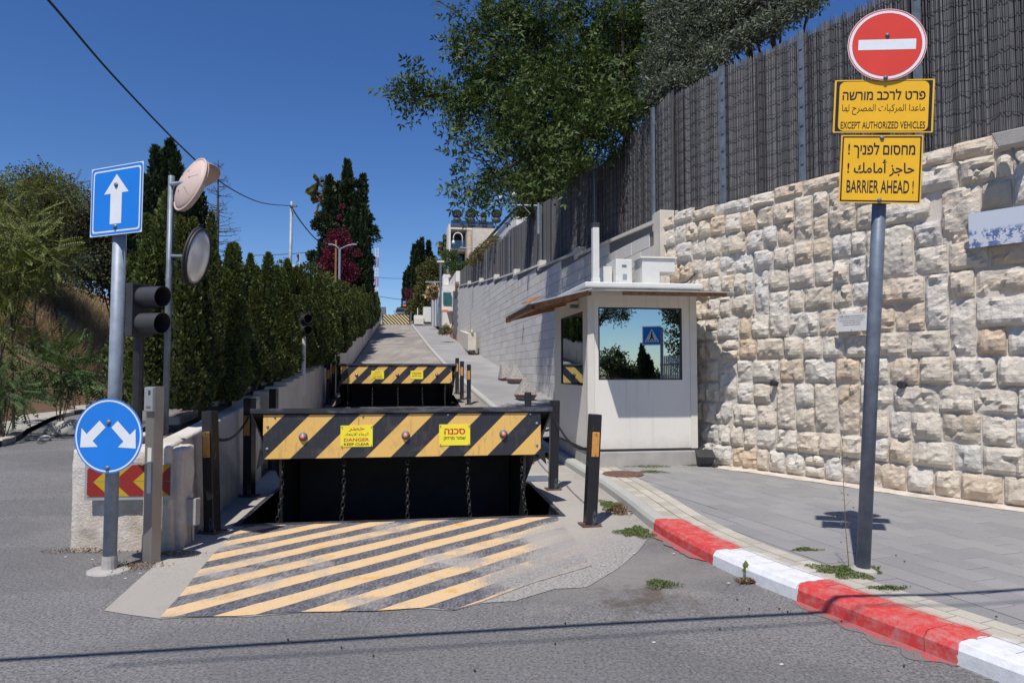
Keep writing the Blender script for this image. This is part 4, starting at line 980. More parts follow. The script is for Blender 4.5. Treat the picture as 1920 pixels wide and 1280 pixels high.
# ---------------------------------------------------------------- wedge barriers
def barrier(b, label):
    o = thing('wedge_barrier', label, 'road barrier', (b['o'].x, b['o'].y, b['z']), b['rz'], 'raised wedge barriers across the ramp road')
    L, Rr = -1.63, 1.63; y0 = .30
    mb = MB(); a = math.atan2(1.20, 2.35)    # top plate, from the raised lip down to the hinge
    mb.add([(L - .14, y0 - .025, 1.21), (Rr + .14, y0 - .025, 1.21), (Rr + .14, y0 - .025, 1.265), (L - .14, y0 - .025, 1.265), (L - .14, 2.42, -.02), (Rr + .14, 2.42, -.02), (Rr + .14, 2.42, .03), (L - .14, 2.42, .03)], [(0, 1, 2, 3), (5, 4, 7, 6), (3, 2, 6, 7), (1, 0, 4, 5), (0, 3, 7, 4), (2, 1, 5, 6)]); mb.build('top_plate', M['edge'], o)
    mb = MB(); mb.box(L, Rr, y0, y0 + .03, .68, 1.19); pn_ = mb.build('striped_panel', M['stripes'], o); bevel(pn_, .006)
    for sx in (L + .05, Rr - .05):
        for z_ in (.80, 1.06): bolt(pn_, sx, z_, y0 - .001, .013, 'galv')
    for k in range(4): bolt(pn_, -1.5 + k * 1.0, 1.17, y0 - .001, .012, 'galv_d')
    for x in (-1.18, .0, 1.17):
        mb = MB(); mb.lathe([(.052, 0), (.050, -.012), (.040, -.02), (.040, -.03)], 18, (x, y0, .935), axis='y'); lh = mb.build('lamp_housing', M['galv_d'], pn_, True)
        mb = MB(); mb.lathe([(.026, -.03), (.024, -.042), (.012, -.05)], 12, (x, y0, .935), axis='y'); mb.build('red_lens', M['lens'], lh, True)
    for (x, w_, kind) in ((-.57, .37, 'a'), (.58, .37, 'h')):
        mb = MB(); mb.box(x - w_ / 2, x + w_ / 2, y0 - .006, y0 - .001, .81, 1.06); sg = mb.build('warning_plate', M['plateyellow'], pn_); y = y0 - .0072
        if kind == 'a':
            tline(sg, arabic('خطر'), x + .0, 1.018, .19, .055, y, .015, 'signred2'); tline(sg, arabic('الرجاء الابتعاد'), x, .955, .27, .045, y, .02); tline(sg, 'DANGER', x, .893, .29, .038, y, .02, 'signred2'); tline(sg, 'KEEP CLEAR', x, .840, .29, .032, y, .015)
        else: tline(sg, 'סכנה'[::-1], x, .975, .25, .07, y, .03, 'signred2'); tline(sg, 'שמור מרחק'[::-1], x, .89, .26, .045, y, .02)
        for sx in (-1, 1):
            for sz_ in (.825, 1.045): bolt(sg, x + sx * (w_ / 2 - .015), sz_, y0 - .006, .006, 'galv')
    # steel body under the plate
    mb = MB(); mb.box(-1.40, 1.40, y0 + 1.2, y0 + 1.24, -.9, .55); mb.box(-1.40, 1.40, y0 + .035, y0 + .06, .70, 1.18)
    mb.build('inner_plate', M['pit'], o)  # inner plate takes the pit's painted shade, not a steel tone
    for sx in (-1, 1):
        mb = MB(); x0 = sx * 1.42; mb.add([(x0, y0 + .03, 1.16), (x0, 2.35, .02), (x0, 2.35, -.8), (x0, y0 + .26, -.9), (x0, y0 + .03, .62), (x0 + sx * .03, y0 + .03, 1.16), (x0 + sx * .03, 2.35, .02), (x0 + sx * .03, 2.35, -.8), (x0 + sx * .03, y0 + .26, -.9), (x0 + sx * .03, y0 + .03, .62)],
             [(0, 1, 2, 3, 4), (9, 8, 7, 6, 5)] + [(i, i + 5, (i + 1) % 5 + 5, (i + 1) % 5) for i in range(5)]); mb.build('side_plate', M['black'], o)
        mb = MB(); x1 = sx * 1.80; mb.add([(x1 - sx * .03, y0 - .02, 1.21), (x1 - sx * .03, y0 + .75, .80), (x1 - sx * .12, y0 + .02, .98), (x1 - sx * .05, y0 - .02, 1.21), (x1 - sx * .05, y0 + .75, .80), (x1 - sx * .14, y0 + .02, .98)], [(0, 1, 2), (5, 4, 3), (0, 3, 4, 1), (1, 4, 5, 2), (2, 5, 3, 0)]); mb.build('side_skirt', M['black'], o)
        mb = MB(); mb.add([(sx * 1.66, y0 + .0, .80), (sx * 1.60, y0, .66), (sx * 1.70, y0 + .0, .56), (sx * 1.66, y0 + .03, .80), (sx * 1.60, y0 + .03, .66), (sx * 1.70, y0 + .03, .56)], [(0, 1, 2), (5, 4, 3), (0, 3, 4, 1), (1, 4, 5, 2), (2, 5, 3, 0)]); mb.build('bent_corner', M['black'], o)
    for x in (-1.42, -.72, .02, .74, 1.40):      # slack chains down to the front rim
        mb = MB(); p0 = V((x, y0 + .05, .68)); p1 = V((x + .01, .05, .0)); n = 9
        for i in range(n):
            u = (i + .5) / n; c = p0.lerp(p1, u) + V((0, .10 * sin(u * pi), -.16 * sin(u * pi) * (1 - u))); mb.torus(c, .034, .0095, Matrix.Rotation(pi / 2 * (i % 2) + .4, 4, 'Z'), 10, 5, .62)
        mb.build('chain', M['chaindark'], o)
    # pit walls, floor and rim angle
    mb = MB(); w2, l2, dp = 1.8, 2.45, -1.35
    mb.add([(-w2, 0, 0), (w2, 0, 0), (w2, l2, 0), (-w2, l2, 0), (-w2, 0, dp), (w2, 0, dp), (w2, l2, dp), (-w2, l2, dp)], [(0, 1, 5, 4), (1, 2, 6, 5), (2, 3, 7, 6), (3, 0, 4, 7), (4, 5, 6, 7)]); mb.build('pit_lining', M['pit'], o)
    mb = MB(); e = .055; zt = .016
    for (xa, xb, ya, yb) in ((-w2 - e, w2 + e, -e, 0), (-w2 - e, w2 + e, l2, l2 + e), (-w2 - e, -w2, 0, l2), (w2, w2 + e, 0, l2)): mb.box(xa, xb, ya, yb, -.08, zt)
    mb.build('rim_angle', M['edge'], o)
    mb = MB(); mb.box(-1.62, -1.56, .42, .48, -1.3, -.12); mb.box(-1.65, -1.53, .40, .5, -.12, -.10); mb.build('prop_bracket', M['galv_d'], o)
    return o
M['lens'] = plain('red_lens', (.85, .22, .14), .15, .05, 5, spec=.8); M['plateyellow'] = plain('lemon_plate', (.86, .74, .04), .4, .04, 5)
M['signred2'] = plain('crimson_print', (.55, .02, .05), .4, .05, 5); M['chaindark'] = plain('dark_chain', (.009, .008, .008), .6, .3, 20); M['pit'] = plain('pit_shade_black', (.022, .02, .019), .9, .3, 5, .3)  # pit colour is near-black to stand for the shade in the void
barrier(B1, 'nearer raised wedge barrier with striped front plate above an open pit')
barrier(B2, 'farther raised wedge barrier, seen above the top plate of the near one')
fb = thing('striped_road_barrier', 'upright barrier of thin diagonal stripes at the top of the ramp road', 'road barrier', (P(743, 600, 85).x, 85, gr(S(P(743, 600, 85).x, 85)) + .0), R(9.7))
mb = MB(); mb.box(-1.62, 1.62, -.05, .05, .06, 1.22); mb.build('striped_panel', M['farstripes'], fb)
for sx in (-1, 1): mb = MB(); mb.box(sx * 1.66 - .04, sx * 1.66 + .04, -.08, .08, -.1, 1.32); mb.build('end_post', M['black'], fb)
# ---------------------------------------------------------------- bollards and chains
def bollard(base, label, lean=0., h=1.28, refl='amber', rr=.2, r=.062, grp='black steel bollards beside the barriers', fold=0.):
    o = thing('bollard', label, 'bollard', base, rr, grp, (0, lean, rr)); 
    mb = MB(); mb.box(-r, r, -r, r, 0.012, h); bevel(mb.build('post', M['chipped'], o), .008, 1)
    mb = MB(); mb.box(-.11, .11, -.10, .10, 0, .014); bp = mb.build('base_plate', M['rust'], o)
    for sx in (-1, 1): bolt2 = MB(); bolt2.lathe([(.016, .014), (.016, .035), (.008, .04)], 6, (sx * .09, -.075, 0)); bolt2.build('bolt', M['rust'], bp)
    if refl:
        mb = MB(); mb.box(-.042, .042, -r - .012, -r - .001, h * .62, h * .62 + .27); rf = mb.build('reflector', M[refl], o); bevel(rf, .006)
        for z_ in (.02, .25): bolt(rf, 0, h * .62 + z_, -r - .012, .005, 'rust')
    return o
def bpx(px, py, D=None): return Gp(px, py, .006)
HK = {}
def bb(key, px, pyb, pyt, label, lean=0., refl='amber', rr=0., off=.006, D=None):
    b = Gp(px, pyb, off) if D is None else P(px, pyb, D)
    h = (P(px, pyt, b.y).z - b.z); HK[key] = (b, h, lean); return bollard(b, label, lean, h, refl, rr)
bb('l1', 398, 998, 770, 'leaning black bollard with amber reflector at the end of the white planter wall', -.045, rr=-.25)
bb('l2', 467, 930, 746, 'black bollard left of the near wedge barrier against the planter wall', -.01, rr=-.2)
bb('l3', 511, 880, 729, 'black bollard showing behind the left end of the near wedge barrier', refl=None)
bb('r1', 1106, 985, 776, 'chipped black bollard with amber reflector nearest the red kerb', .055, rr=.2)
bb('r2', 1037, 917, 750, 'black bollard just right of the near barrier, its chain hanging in front of the booth', .025, refl=None, rr=.15)
bb('r3', 990, 868, 735, 'black bollard showing behind the right end of the near wedge barrier', refl=None)
for i, (px, pb, pt, rf, lb) in enumerate(((616, 758, 681, 'amber', 'nearest of three bollards left of the farther barrier'), (625.5, 747, 672, 'orange', 'middle bollard of the three left of the farther barrier'), (633.5, 735, 667, None, 'rearmost of three bollards left of the farther barrier'),
        (879, 758, 683, 'amber', 'nearest of three bollards right of the farther barrier'), (866, 749, 677, 'amber', 'middle bollard of the three right of the farther barrier'), (857, 738, 671, 'amber', 'rearmost of three bollards right of the farther barrier'))):
    bb('f%d' % i, px, pb, pt, lb, refl=rf)
def chain(a, b, za, zb, sag, label):
    (pa, ha, la), (pb, hb_, lb_) = HK[a], HK[b]; p0 = pa + V((la * za, 0, za)); p1 = pb + V((lb_ * zb, 0, zb)); L = (p1 - p0).length + sag * .8; n = int(L / .034); mb = MB()
    for i in range(n + 1):
        u = i / n; c = p0.lerp(p1, u) - V((0, 0, sag * 4 * u * (1 - u))); d = (p1 - p0); d.z -= sag * 4 * (1 - 2 * u)
        Mx = d.to_track_quat('X', 'Z').to_matrix().to_4x4() @ Matrix.Rotation(pi / 2 * (i % 2), 4, 'X'); mb.torus(c, .0165, .0042, Mx, 8, 4, 1.35)
    mb2 = mb.build('chain', M['chaindark']); tag(mb2, label, 'chain')
chain('l1', 'l2', 1.02, 1.1, .17, 'slack chain between the leaning bollard and the next one along the planter wall')
chain('l2', 'l3', 1.1, 1.1, .2, 'short chain running behind the left end of the near barrier')
chain('r1', 'r2', .86, 1.02, .17, 'slack chain hanging between the two bollards in front of the booth')
chain('r2', 'r3', .9, 1.0, .2, 'short chain running behind the right end of the near barrier')
# ---------------------------------------------------------------- guard booth
C0 = V((1.25, 11.2)); BZ = .12
bt = thing('guard_booth', 'cream metal guard booth with mirrored windows and flat roof on a concrete plinth', 'guard booth', (C0.x, C0.y, BZ), R(8.5))
BW, BD, BH = 1.86, 2.62, 2.53; z0 = .30
mb = MB(); mb.box(.02, BW - .0, -.02, BD, -.3, .26); pl_ = mb.build('plinth', M['concrete'], bt); bevel(pl_, .02)
def panel_open(name, w_, h, hole, th, mtx, mat, parent):   # wall panel in local x,z with a window opening
    x0, x1, za, zb = hole; mb = MB()
    for (a, b, c, d) in ((0, x0, 0, h), (x1, w_, 0, h), (x0, x1, 0, za), (x0, x1, zb, h)): mb.box(a, b, 0, th, c, d)
    o = mb.build(name, M[mat], parent); o.matrix_local = mtx; return o
fh = (.115, 1.60, 1.16 - .0, 2.37)
FX = (.175, BW - .24, 1.13, 2.33)
Mf = Matrix.Translation((0, 0, z0)); ml = Matrix.Translation((0, BD, z0)) @ Matrix.Rotation(-pi / 2, 4, 'Z')   # left face: x runs far->near
panel_open('front_wall', BW, BH, FX, .05, Mf, 'cream', bt)
LX = (BD - 2.05, BD - .62, 1.02, 2.40)
LX = (BD - 1.80, BD - .30, 1.05, 2.28)
panel_open('side_wall', BD, BH, (BD - 2.05, BD - .35, 1.03, 2.29), .05, ml, 'cream', bt)
mb = MB(); mb.box(BW - .05, BW, .051, BD, z0, z0 + BH); mb.box(.051, BW - .051, BD - .05, BD, z0, z0 + BH); mb.build('rear_wall', M['creamd'], bt)
mb = MB(); mb.box(.051, BW - .051, .051, BD - .051, z0, z0 + .03); mb.build('booth_floor', M['blackmatt'], bt)
mb = MB(); mb.box(.3, 1.4, 1.2, 1.7, z0 + .03, z0 + .95); mb.build('desk', M['creamd'], bt)
mb = MB(); mb.box(BW - .055, BW - .052, .2, BD - .1, z0 + .9, z0 + 2.3); mb.build('inner_panel', M['greenglass'], bt)
for nm, (x0, x1, za, zb), mt in (('front_window', FX, Mf), ('side_window', (BD - 2.05, BD - .35, 1.03, 2.29), ml)):
    mb = MB(); f = .022
    for (a, b, c, d) in ((x0, x0 + f, za, zb), (x1 - f, x1, za, zb), (x0 + f, x1 - f, za, za + f), (x0 + f, x1 - f, zb - f, zb)): mb.box(a, b, .004, .04, c, d)
    fr = mb.build(nm, M['blackmatt'], bt); fr.matrix_local = mt
    mb = MB(); mb.box(x0 + f, x1 - f, .022, .027, za + f, zb - f); g_ = mb.build('pane', M['glass'], fr)
# corner posts and trims, proud of the wall
for (x, y, nm) in ((-.012, -.012, 'corner_trim'), (BW - .10, -.012, 'corner_trim')):
    mb = MB(); mb.box(x, x + .115, y, y + .010, z0 - .005, z0 + BH); mb.build(nm, M['creamd'], bt)
mb = MB(); mb.box(-.014, -.003, .0, .10, z0, z0 + BH); mb.build('corner_trim', M['creamd'], bt)
mb = MB(); mb.box(-.0, BW, -.008, BD, z0 - .035, z0 - .004); mb.build('base_gap', M['blackmatt'], bt)
# roof slab with white fascia, light metal awnings on timber battens
zr = z0 + BH
mb = MB(); mb.box(-.10, BW + .05, -.22, BD + .1, zr + .10, zr + .19); bevel(mb.build('roof_fascia', M['white'], bt), .02)
mb = MB(); mb.box(-.04, BW, -.10, BD + .03, zr + .001, zr + .099); mb.build('roof_slab', M['creamd'], bt)
mb = MB(); mb.add([(-.12, -.0, zr + .045), (BW + .12, -.0, zr + .045), (BW + .22, -1.0, zr - .045), (-.0, -1.0, zr - .045), (-.12, -.0, zr + .06), (BW + .12, -.0, zr + .06), (BW + .22, -1.0, zr - .03), (-.0, -1.0, zr - .03)], [(3, 2, 1, 0), (4, 5, 6, 7), (0, 1, 5, 4), (1, 2, 6, 5), (2, 3, 7, 6), (3, 0, 4, 7)])
aw = mb.build('front_awning', M['awn'], bt)
mb = MB(); mb.box(BW * .52, BW * .52 + .10, -1.0, -.02, zr - .02, zr + .075 - .01); mb.hexa((BW * .52, -1.0, zr - .028), (.07, 0, 0), (0, .98, .09), (0, 0, .012)); 
mb = MB(); mb.hexa((BW * .52, -1.0, zr - .028), (.07, 0, 0), (0, .98, .09), (0, 0, .012)); mb.build('joint_strip', M['galv'], aw)
mb = MB(); mb.box(.30, BW + .10, -.96, -.90, zr - .10, zr - .048); mb.build('timber_batten', M['wood'], bt)
mb = MB(); lo = zr - .20; hi = zr + .05
mb.add([(-1.02, -.35, lo), (-.02, -.35, hi), (-.02, BD, hi), (-1.02, BD, lo), (-1.02, -.35, lo + .02), (-.02, -.35, hi + .02), (-.02, BD, hi + .02), (-1.02, BD, lo + .02)], [(3, 2, 1, 0), (4, 5, 6, 7), (0, 1, 5, 4), (1, 2, 6, 5), (2, 3, 7, 6), (3, 0, 4, 7)]); mb.build('side_awning', M['awn'], bt)
for y_ in (-.30, .55, 1.5, BD - .08): mb = MB(); mb.hexa((-1.0, y_, lo - .085), (.98, 0, .25), (0, .05, 0), (0, 0, .08)); mb.build('timber_batten', M['wood'], bt)
mb = MB(); mb.box(-1.0, -.94, -.3, BD, lo - .09, lo - .012); mb.build('timber_batten', M['wood'], bt)
mb = MB(); mb.box(-.14, -.0, .62, .70, zr - .16, zr - .10); mb.build('side_lamp', M['galv_d'], bt)
mb = MB(); mb.hexa((-1.02, -.3, lo + .03), (.26, .4, .14), (-.1, .3, 0), (0, 0, .012)); mb.build('bent_sheet', M['wood'], bt)
# things on the roof
def onroof(x, y): c, s_ = cos(R(8.5)), sin(R(8.5)); return (C0.x + c * x - s_ * y, C0.y + s_ * x + c * y, BZ + zr + .19)
fl = thing('roof_flue', 'white square post with black cap standing on the booth roof', 'post', onroof(.20, .25), R(8.5)); mb = MB(); mb.box(-.055, .055, -.055, .055, 0, .98); mb.box(-.065, .065, -.06, .06, -.0 + .001, .12); bevel(mb.build('post', M['white'], fl), .006); mb = MB(); mb.box(-.057, .057, -.057, .057, .981, 1.06); mb.build('cap', M['blackmatt'], fl); mb = MB(); mb.tube([(.06, 0, .12), (.07, 0, .03), (.20, .05, .012), (.34, .1, .03)], .008, 6); mb.build('cable', M['rubber'], fl)
ac = thing('air_conditioner', 'white air conditioner unit seen from its side on the booth roof', 'air conditioner', onroof(.72, .45), R(8.5)); mb = MB(); mb.box(-.145, .145, -.15, .45, .04, .47); bevel(mb.build('casing', M['white'], ac), .015)
mb = MB(); mb.box(-.04, .04, -.156, -.151, .33, .37); mb.build('handle_recess', M['galv_d'], ac); mb = MB(); mb.box(-.025, .045, -.156, -.151, .10, .21); mb.build('valve_cover', M['galv'], ac); mb = MB(); mb.box(-.32, -.17, .0, .5, .03, .36); mb.build('fan_shroud', M['white'], ac)
mb = MB(); mb.box(-.12, .12, -.20, -.151, .03, .10); mb.build('bracket', M['white'], ac)
bx = thing('roof_box', 'white L-shaped metal cabinet with tan lid on the booth roof', 'cabinet', onroof(1.25, .30), R(8.5)); mb = MB(); mb.prism([(-.25, 0), (.06, 0), (.06, .24), (.33, .24), (.33, .47), (-.25, .47)], -.12, .30); bevel(mb.build('cabinet_body', M['white'], bx), .008); mb = MB(); mb.box(-.29, .36, -.15, .33, .472, .50); mb.build('lid', M['cream'], bx); mb = MB(); mb.tube([(.0, -.15, .01), (.25, -.18, .015), (.55, -.1, .08), (.78, .1, .24), (.92, .35, .36)], .013, 8); mb.build('black_hose', M['rubber'], bx, True)
# floodlight box at the booth's foot
fb_ = thing('black_floodlight', 'black floodlight box lying at the right foot of the booth', 'floodlight', V((3.20, 11.36, G(3.2, 11.36) + .125)), R(-6)); mb = MB(); mb.add([(-.13, -.08, .02), (.10, -.08, .02), (.10, .1, .02), (-.13, .1, .02), (-.15, -.11, .17), (.15, -.11, .17), (.13, .1, .27), (-.16, .1, .27)], [(3, 2, 1, 0), (4, 5, 6, 7), (0, 1, 5, 4), (1, 2, 6, 5), (2, 3, 7, 6), (3, 0, 4, 7)]); bevel(mb.build('housing', M['blackmatt'], fb_), .012)
mb = MB(); mb.tube([(.10, -.14, .03), (.16, -.1, .03)], .035, 12); mb.build('cable_gland', M['blackmatt'], fb_)
mb = MB(); mb.box(-.10, .08, -.105, -.09, .06, .12); mb.build('label_recess', M['black'], fb_)
# wall signs and floodlight
def wall_at(px):
    d = (px - 960) / F; return min(((wframe(u)) for u in np.arange(.5, 10.5, .02)), key=lambda q: abs(q[0].x / q[0].y - d))
def wsign(px, py, label, off, name, wd, h, mat, tilt=0.):
    p, d, nn = wall_at(px); c = P(px, py, p.y - .1); pos = V((p.x + nn.x * off, p.y + nn.y * off, c.z)); o = thing(name, label, 'sign', pos, atan2(nn.x, -nn.y)); mb = MB(); mb.box(-wd / 2, wd / 2, -.003, .003, -h / 2, h / 2); pl = mb.build('plate', M[mat], o); pl.rotation_euler = (tilt, 0, 0); return o, pl
o, pl = wsign(1612, 604, 'small white notice about surveillance on the rough stone wall behind the pole', .17, 'surveillance_notice', .46, .245, 'white')
mb = MB()
for i, tx in enumerate(('THESE PREMISES ARE PROTECTED', 'BY CCTV SURVEILLANCE EQUIPMENT', 'FOR DETAILS PLEASE CONTACT', 'THE SECURITY MANAGER', 'DURING OFFICE HOURS')): tline(pl, tx, 0, .085 - i * .03, .40 * len(tx) / 30, .015, -.005, .005)
bolt(pl, -.13, .105, -.004, .004); bolt(pl, .0, -.10, -.004, .004)
o, pl = wsign(1888, 426, 'large weathered white board with faded blue print on the rough stone wall', .17, 'weathered_board', .62, .42, 'faded')
tline(pl, 'AGEB NA', -.10, -.125, .28, .06, -.0045, .0, 'white'); tline(pl, 'S', .22, -.095, .04, .06, -.0045, 0., 'white'); tline(pl, '19', -.17, -.03, .04, .03, -.0045, 0., 'white')
p, d, nn = wall_at(1925); c = P(1925, 262, p.y - .2); o = thing('wall_floodlight', 'beige floodlight on a bracket high on the stone wall at the right edge', 'floodlight', (p.x + nn.x * .3, p.y + nn.y * .3, c.z), atan2(nn.x, -nn.y))
mb = MB(); mb.add([(-.12, -.10, -.08), (.12, -.10, -.08), (.12, .02, -.10), (-.12, .02, -.10), (-.18, -.12, .09), (.18, -.12, .09), (.18, .08, .09), (-.18, .08, .09)], [(3, 2, 1, 0), (4, 5, 6, 7), (0, 1, 5, 4), (1, 2, 6, 5), (2, 3, 7, 6), (3, 0, 4, 7)]); bevel(mb.build('housing', M['concrete'], o), .01); mb = MB(); mb.tube([(0, 0, -.1), (0, .05, -.2), (0, .28, -.22)], .015); mb.build('bracket', M['galv_d'], o)
# manhole cover
mh = thing('manhole_cover', 'round brown iron manhole cover set in the pavement before the booth', 'manhole cover', Gp(1168, 888, .132)); mb = MB(); mb.lathe([(.31, -.02), (.31, .004), (.29, .006)], 36); mb.build('frame', M['rust'], mh)
for i, r_ in enumerate((.25, .2, .15, .1, .05)): mb = MB(); mb.lathe([(r_, .0055), (r_ - .008, .011), (r_ - .02, .011), (r_ - .03, .0055)], 32); mb.build('raised_ring', M['rust'], mh)
# drain grating & plate beside barrier
pg = thing('steel_cover_plate', 'grey steel cover plate on the ground behind the right bollards', 'cover plate', Gp(1002, 897, .008), R(8)); mb = MB(); mb.box(-.24, .24, -.25, .25, 0, .008); mb.build('cover_plate_sheet', M['galv_d'], pg)

# pyramid blocks
def pyramid(px, pyb, label, s_=1., fall=0.):
    b = Gp(px, pyb, .12); o = thing('pyramid_bollard', label, 'bollard', b, R(20), 'pyramid concrete blocks on the pavement'); o.rotation_euler = (0, fall, R(20))
    mb = MB(); r = .30 * s_; vs = []; 
    def rg(r_, z_): return [(x, y, z_) for x, y in rrect(2 * r_, 2 * r_, r_ * .35, 3)]
    lv = [rg(r * .72, 0), rg(r * 1.0, .13 * s_)]; n = len(lv[0]); mb.add(lv[0] + lv[1], [(i, (i + 1) % n, (i + 1) % n + n, i + n) for i in range(n)] + [tuple(range(n - 1, -1, -1))]); mb.build('base', M['aggd'], o)
    mb = MB(); lv = [rg(r * 1.004, .145 * s_), rg(r * 1.0, .165 * s_)]; mb.add(lv[0] + lv[1], [(i, (i + 1) % n, (i + 1) % n + n, i + n) for i in range(n)]); mb.build('red_band', M['redtape'], o)
    mb = MB(); lv = [rg(r * .985, .165 * s_), rg(r * .24, .63 * s_), rg(r * .12, .67 * s_)]; vs = sum(lv, []); mb.add(vs, [(k * n + i, k * n + (i + 1) % n, (k + 1) * n + (i + 1) % n, (k + 1) * n + i) for k in range(2) for i in range(n)] + [tuple(range(2 * n, 3 * n))]); mb.build('pyramid_top', M['aggregate'], o)
M['aggd'] = plain('dark_aggregate', (.17, .16, .15), .9, .4, 30, .4)
pyramid(985, 749, 'pale upright concrete pyramid with red band, nearest of three on the pavement')
pyramid(966, 718, 'dark concrete pyramid right of the tilted one, behind the pale pyramid', 1.0)
pyramid(952, 712, 'tilted dark concrete pyramid, left of the three against the stone wall', 1.0, -.35)

# ---------------------------------------------------------------- traffic lights and mirrors in the hedge
def signal(pos, rz, d, name, label, pole=2.2, polemat='black', n=2):
    o = thing(name, label, 'traffic light', pos, rz); g = d * 1.25
    mb = MB(); mb.box(-.62 * d, .62 * d, 0, .42 * d, -g * n / 2, g * n / 2); bevel(mb.build('housing', M['blackmatt'], o), .03 * d)
    for i in range(n):
        z_ = (i - (n - 1) / 2) * g; N = 20; vs = []; Lh = 1.25 * d
        for k in range(N + 1):
            a = R(360) * k / N; 
            for (rr_, y_) in ((.5 * d, 0), (.5 * d, -Lh * (.94 + .06 * sin(a))), (.475 * d, -Lh * (.94 + .06 * sin(a))), (.475 * d, 0)): vs.append((rr_ * cos(a), y_, z_ + rr_ * sin(a)))
        mb = MB(); mb.add(vs, [(k * 4 + j, k * 4 + (j + 1) % 4, (k + 1) * 4 + (j + 1) % 4, (k + 1) * 4 + j) for k in range(N) for j in range(4)]); h = mb.build('hood', M['hood'], o, True); smooth_by_angle(h.data)
        mb = MB(); mb.lathe([(.45 * d, -.005), (.3 * d, -.05 * d), (.02 * d, -.07 * d)], 16, (0, 0, z_), axis='y'); mb.build('lens', M['lensr'] if i == n - 1 else M['lensg'], o, True)
    mb = MB(); mb.tube([(0, .2 * d, -g * n / 2), (0, .2 * d, -g * n / 2 - pole)], .045 if d > .25 else .05, 10); mb.build('pole', M[polemat], o); return o
M['hood'] = plain('hood_plastic', (.035, .035, .038), .55, .15, 4); M['lensr'] = plain('unlit_red_lens', (.10, .008, .008), .2, .1, 5); M['lensg'] = plain('unlit_green_lens', (.008, .03, .02), .2, .1, 5)
signal(P(268, 582, 7.3), R(72), .225, 'traffic_light', 'large black two-lamp traffic light with long hoods at the hedge behind the sign pole', 1.6)
signal(P(571, 609, 16.2), R(35), .215, 'traffic_light', 'small two-lamp traffic light on a white pole farther along the hedge', 1.4, 'white')
mp = P(320, 330, 7.7); mt_ = thing('convex_mirror', 'pair of round traffic mirrors on a thin grey pole rising from the hedge', 'traffic mirror', (mp.x, mp.y, 1.0))
mb = MB(); mb.tube([(0, 0, 0), (.01, 0, mp.z - 1.0)], .034, 12); mb.build('pole', M['galv_d'], mt_, True)
def mirror(px, py, r, normal, spin, back):
    c = P(px, py, mp.y - (.12 if back else .1)) - V((mp.x, mp.y, 1.0)); q = V(normal).normalized().to_track_quat('Z', 'Y')
    me = MB(); me.lathe([(r, 0), (r * 1.02, .015), (r * 1.0, .03), (r * .9, -.02 if not back else .03)], 36); 
    d = MB(); d.lathe([(r * .985, .03), (r, .045), (r * 1.015, .03), (r * 1.0, -.0), (r * .86, -.035), (r * .5, -.075), (r * .28, -.085), (.02, -.088)], 40); b_ = d.build('mirror_back', M['mback' if back else 'blackmatt'], mt_, True)
    f = MB(); f.lathe([(r * .97, .028), (r * .8, .05), (r * .5, .075), (r * .2, .088), (.005, .09)], 40); g_ = f.build('mirror_face', M['mirror'], mt_, True)
    v = MB(); N = 16; vs = []
    for k in range(N + 1):
        a = R(20) + R(140) * k / N; e = sin(pi * k / N); vs += [(r * 1.0 * cos(a), r * 1.0 * sin(a), .0), (r * (1.0 + .02 * e) * cos(a), r * (1.0 + .02 * e) * sin(a), .02 + .30 * e)]
    v.add(vs, [(2 * k, 2 * k + 2, 2 * k + 3, 2 * k + 1) for k in range(N)]); v_ = v.build('visor', M['mback'], mt_, True)
    ob = [b_, g_] + ([v_] if back else [])
    if not back: bpy.data.objects.remove(v_)
    rm = MB(); rm.torus((0, 0, 0), r * 1.01, .014, Matrix.Rotation(pi / 2, 4, 'X'), 36, 6); ob.append(rm.build('rim', M['blackmatt'] if not back else M['mback'], mt_, True))
    for k in range(6 if back else 0):
        a = k * pi / 3 + .3; rb = MB(); rb.hexa((r * .36 * cos(a) - .004, r * .36 * sin(a) - .004, -.089), (r * .42 * cos(a), r * .42 * sin(a), .046), (-.008 * sin(a), .008 * cos(a), 0), (0, 0, .012)); ob.append(rb.build('rib', M['mbackd'], mt_))
    mtx = Matrix.Translation(c) @ q.to_matrix().to_4x4() @ Matrix.Rotation(spin, 4, 'Z')
    for x in ob: x.matrix_local = mtx
    return c
M['mback'] = plain('faded_plastic', (.52, .40, .34), .6, .08, 3); M['mbackd'] = plain('rib_shadow', (.26, .2, .17), .7, .08, 3)
c1 = mirror(357, 346, .315, (.62, .72, -.30), R(-30), True); c2 = mirror(367, 481, .325, (.985, .09, -.2), 0, False)
mb = MB(); mb.tube([V((0, -.0, 2.82)), c1 + V((-.03, -.06, .0))], .028, 8); mb.build('bracket', M['galv'], mt_); mb = MB(); mb.tube([V((0, 0, 2.0)), c2], .02, 8); mb.build('bracket', M['galv_d'], mt_)

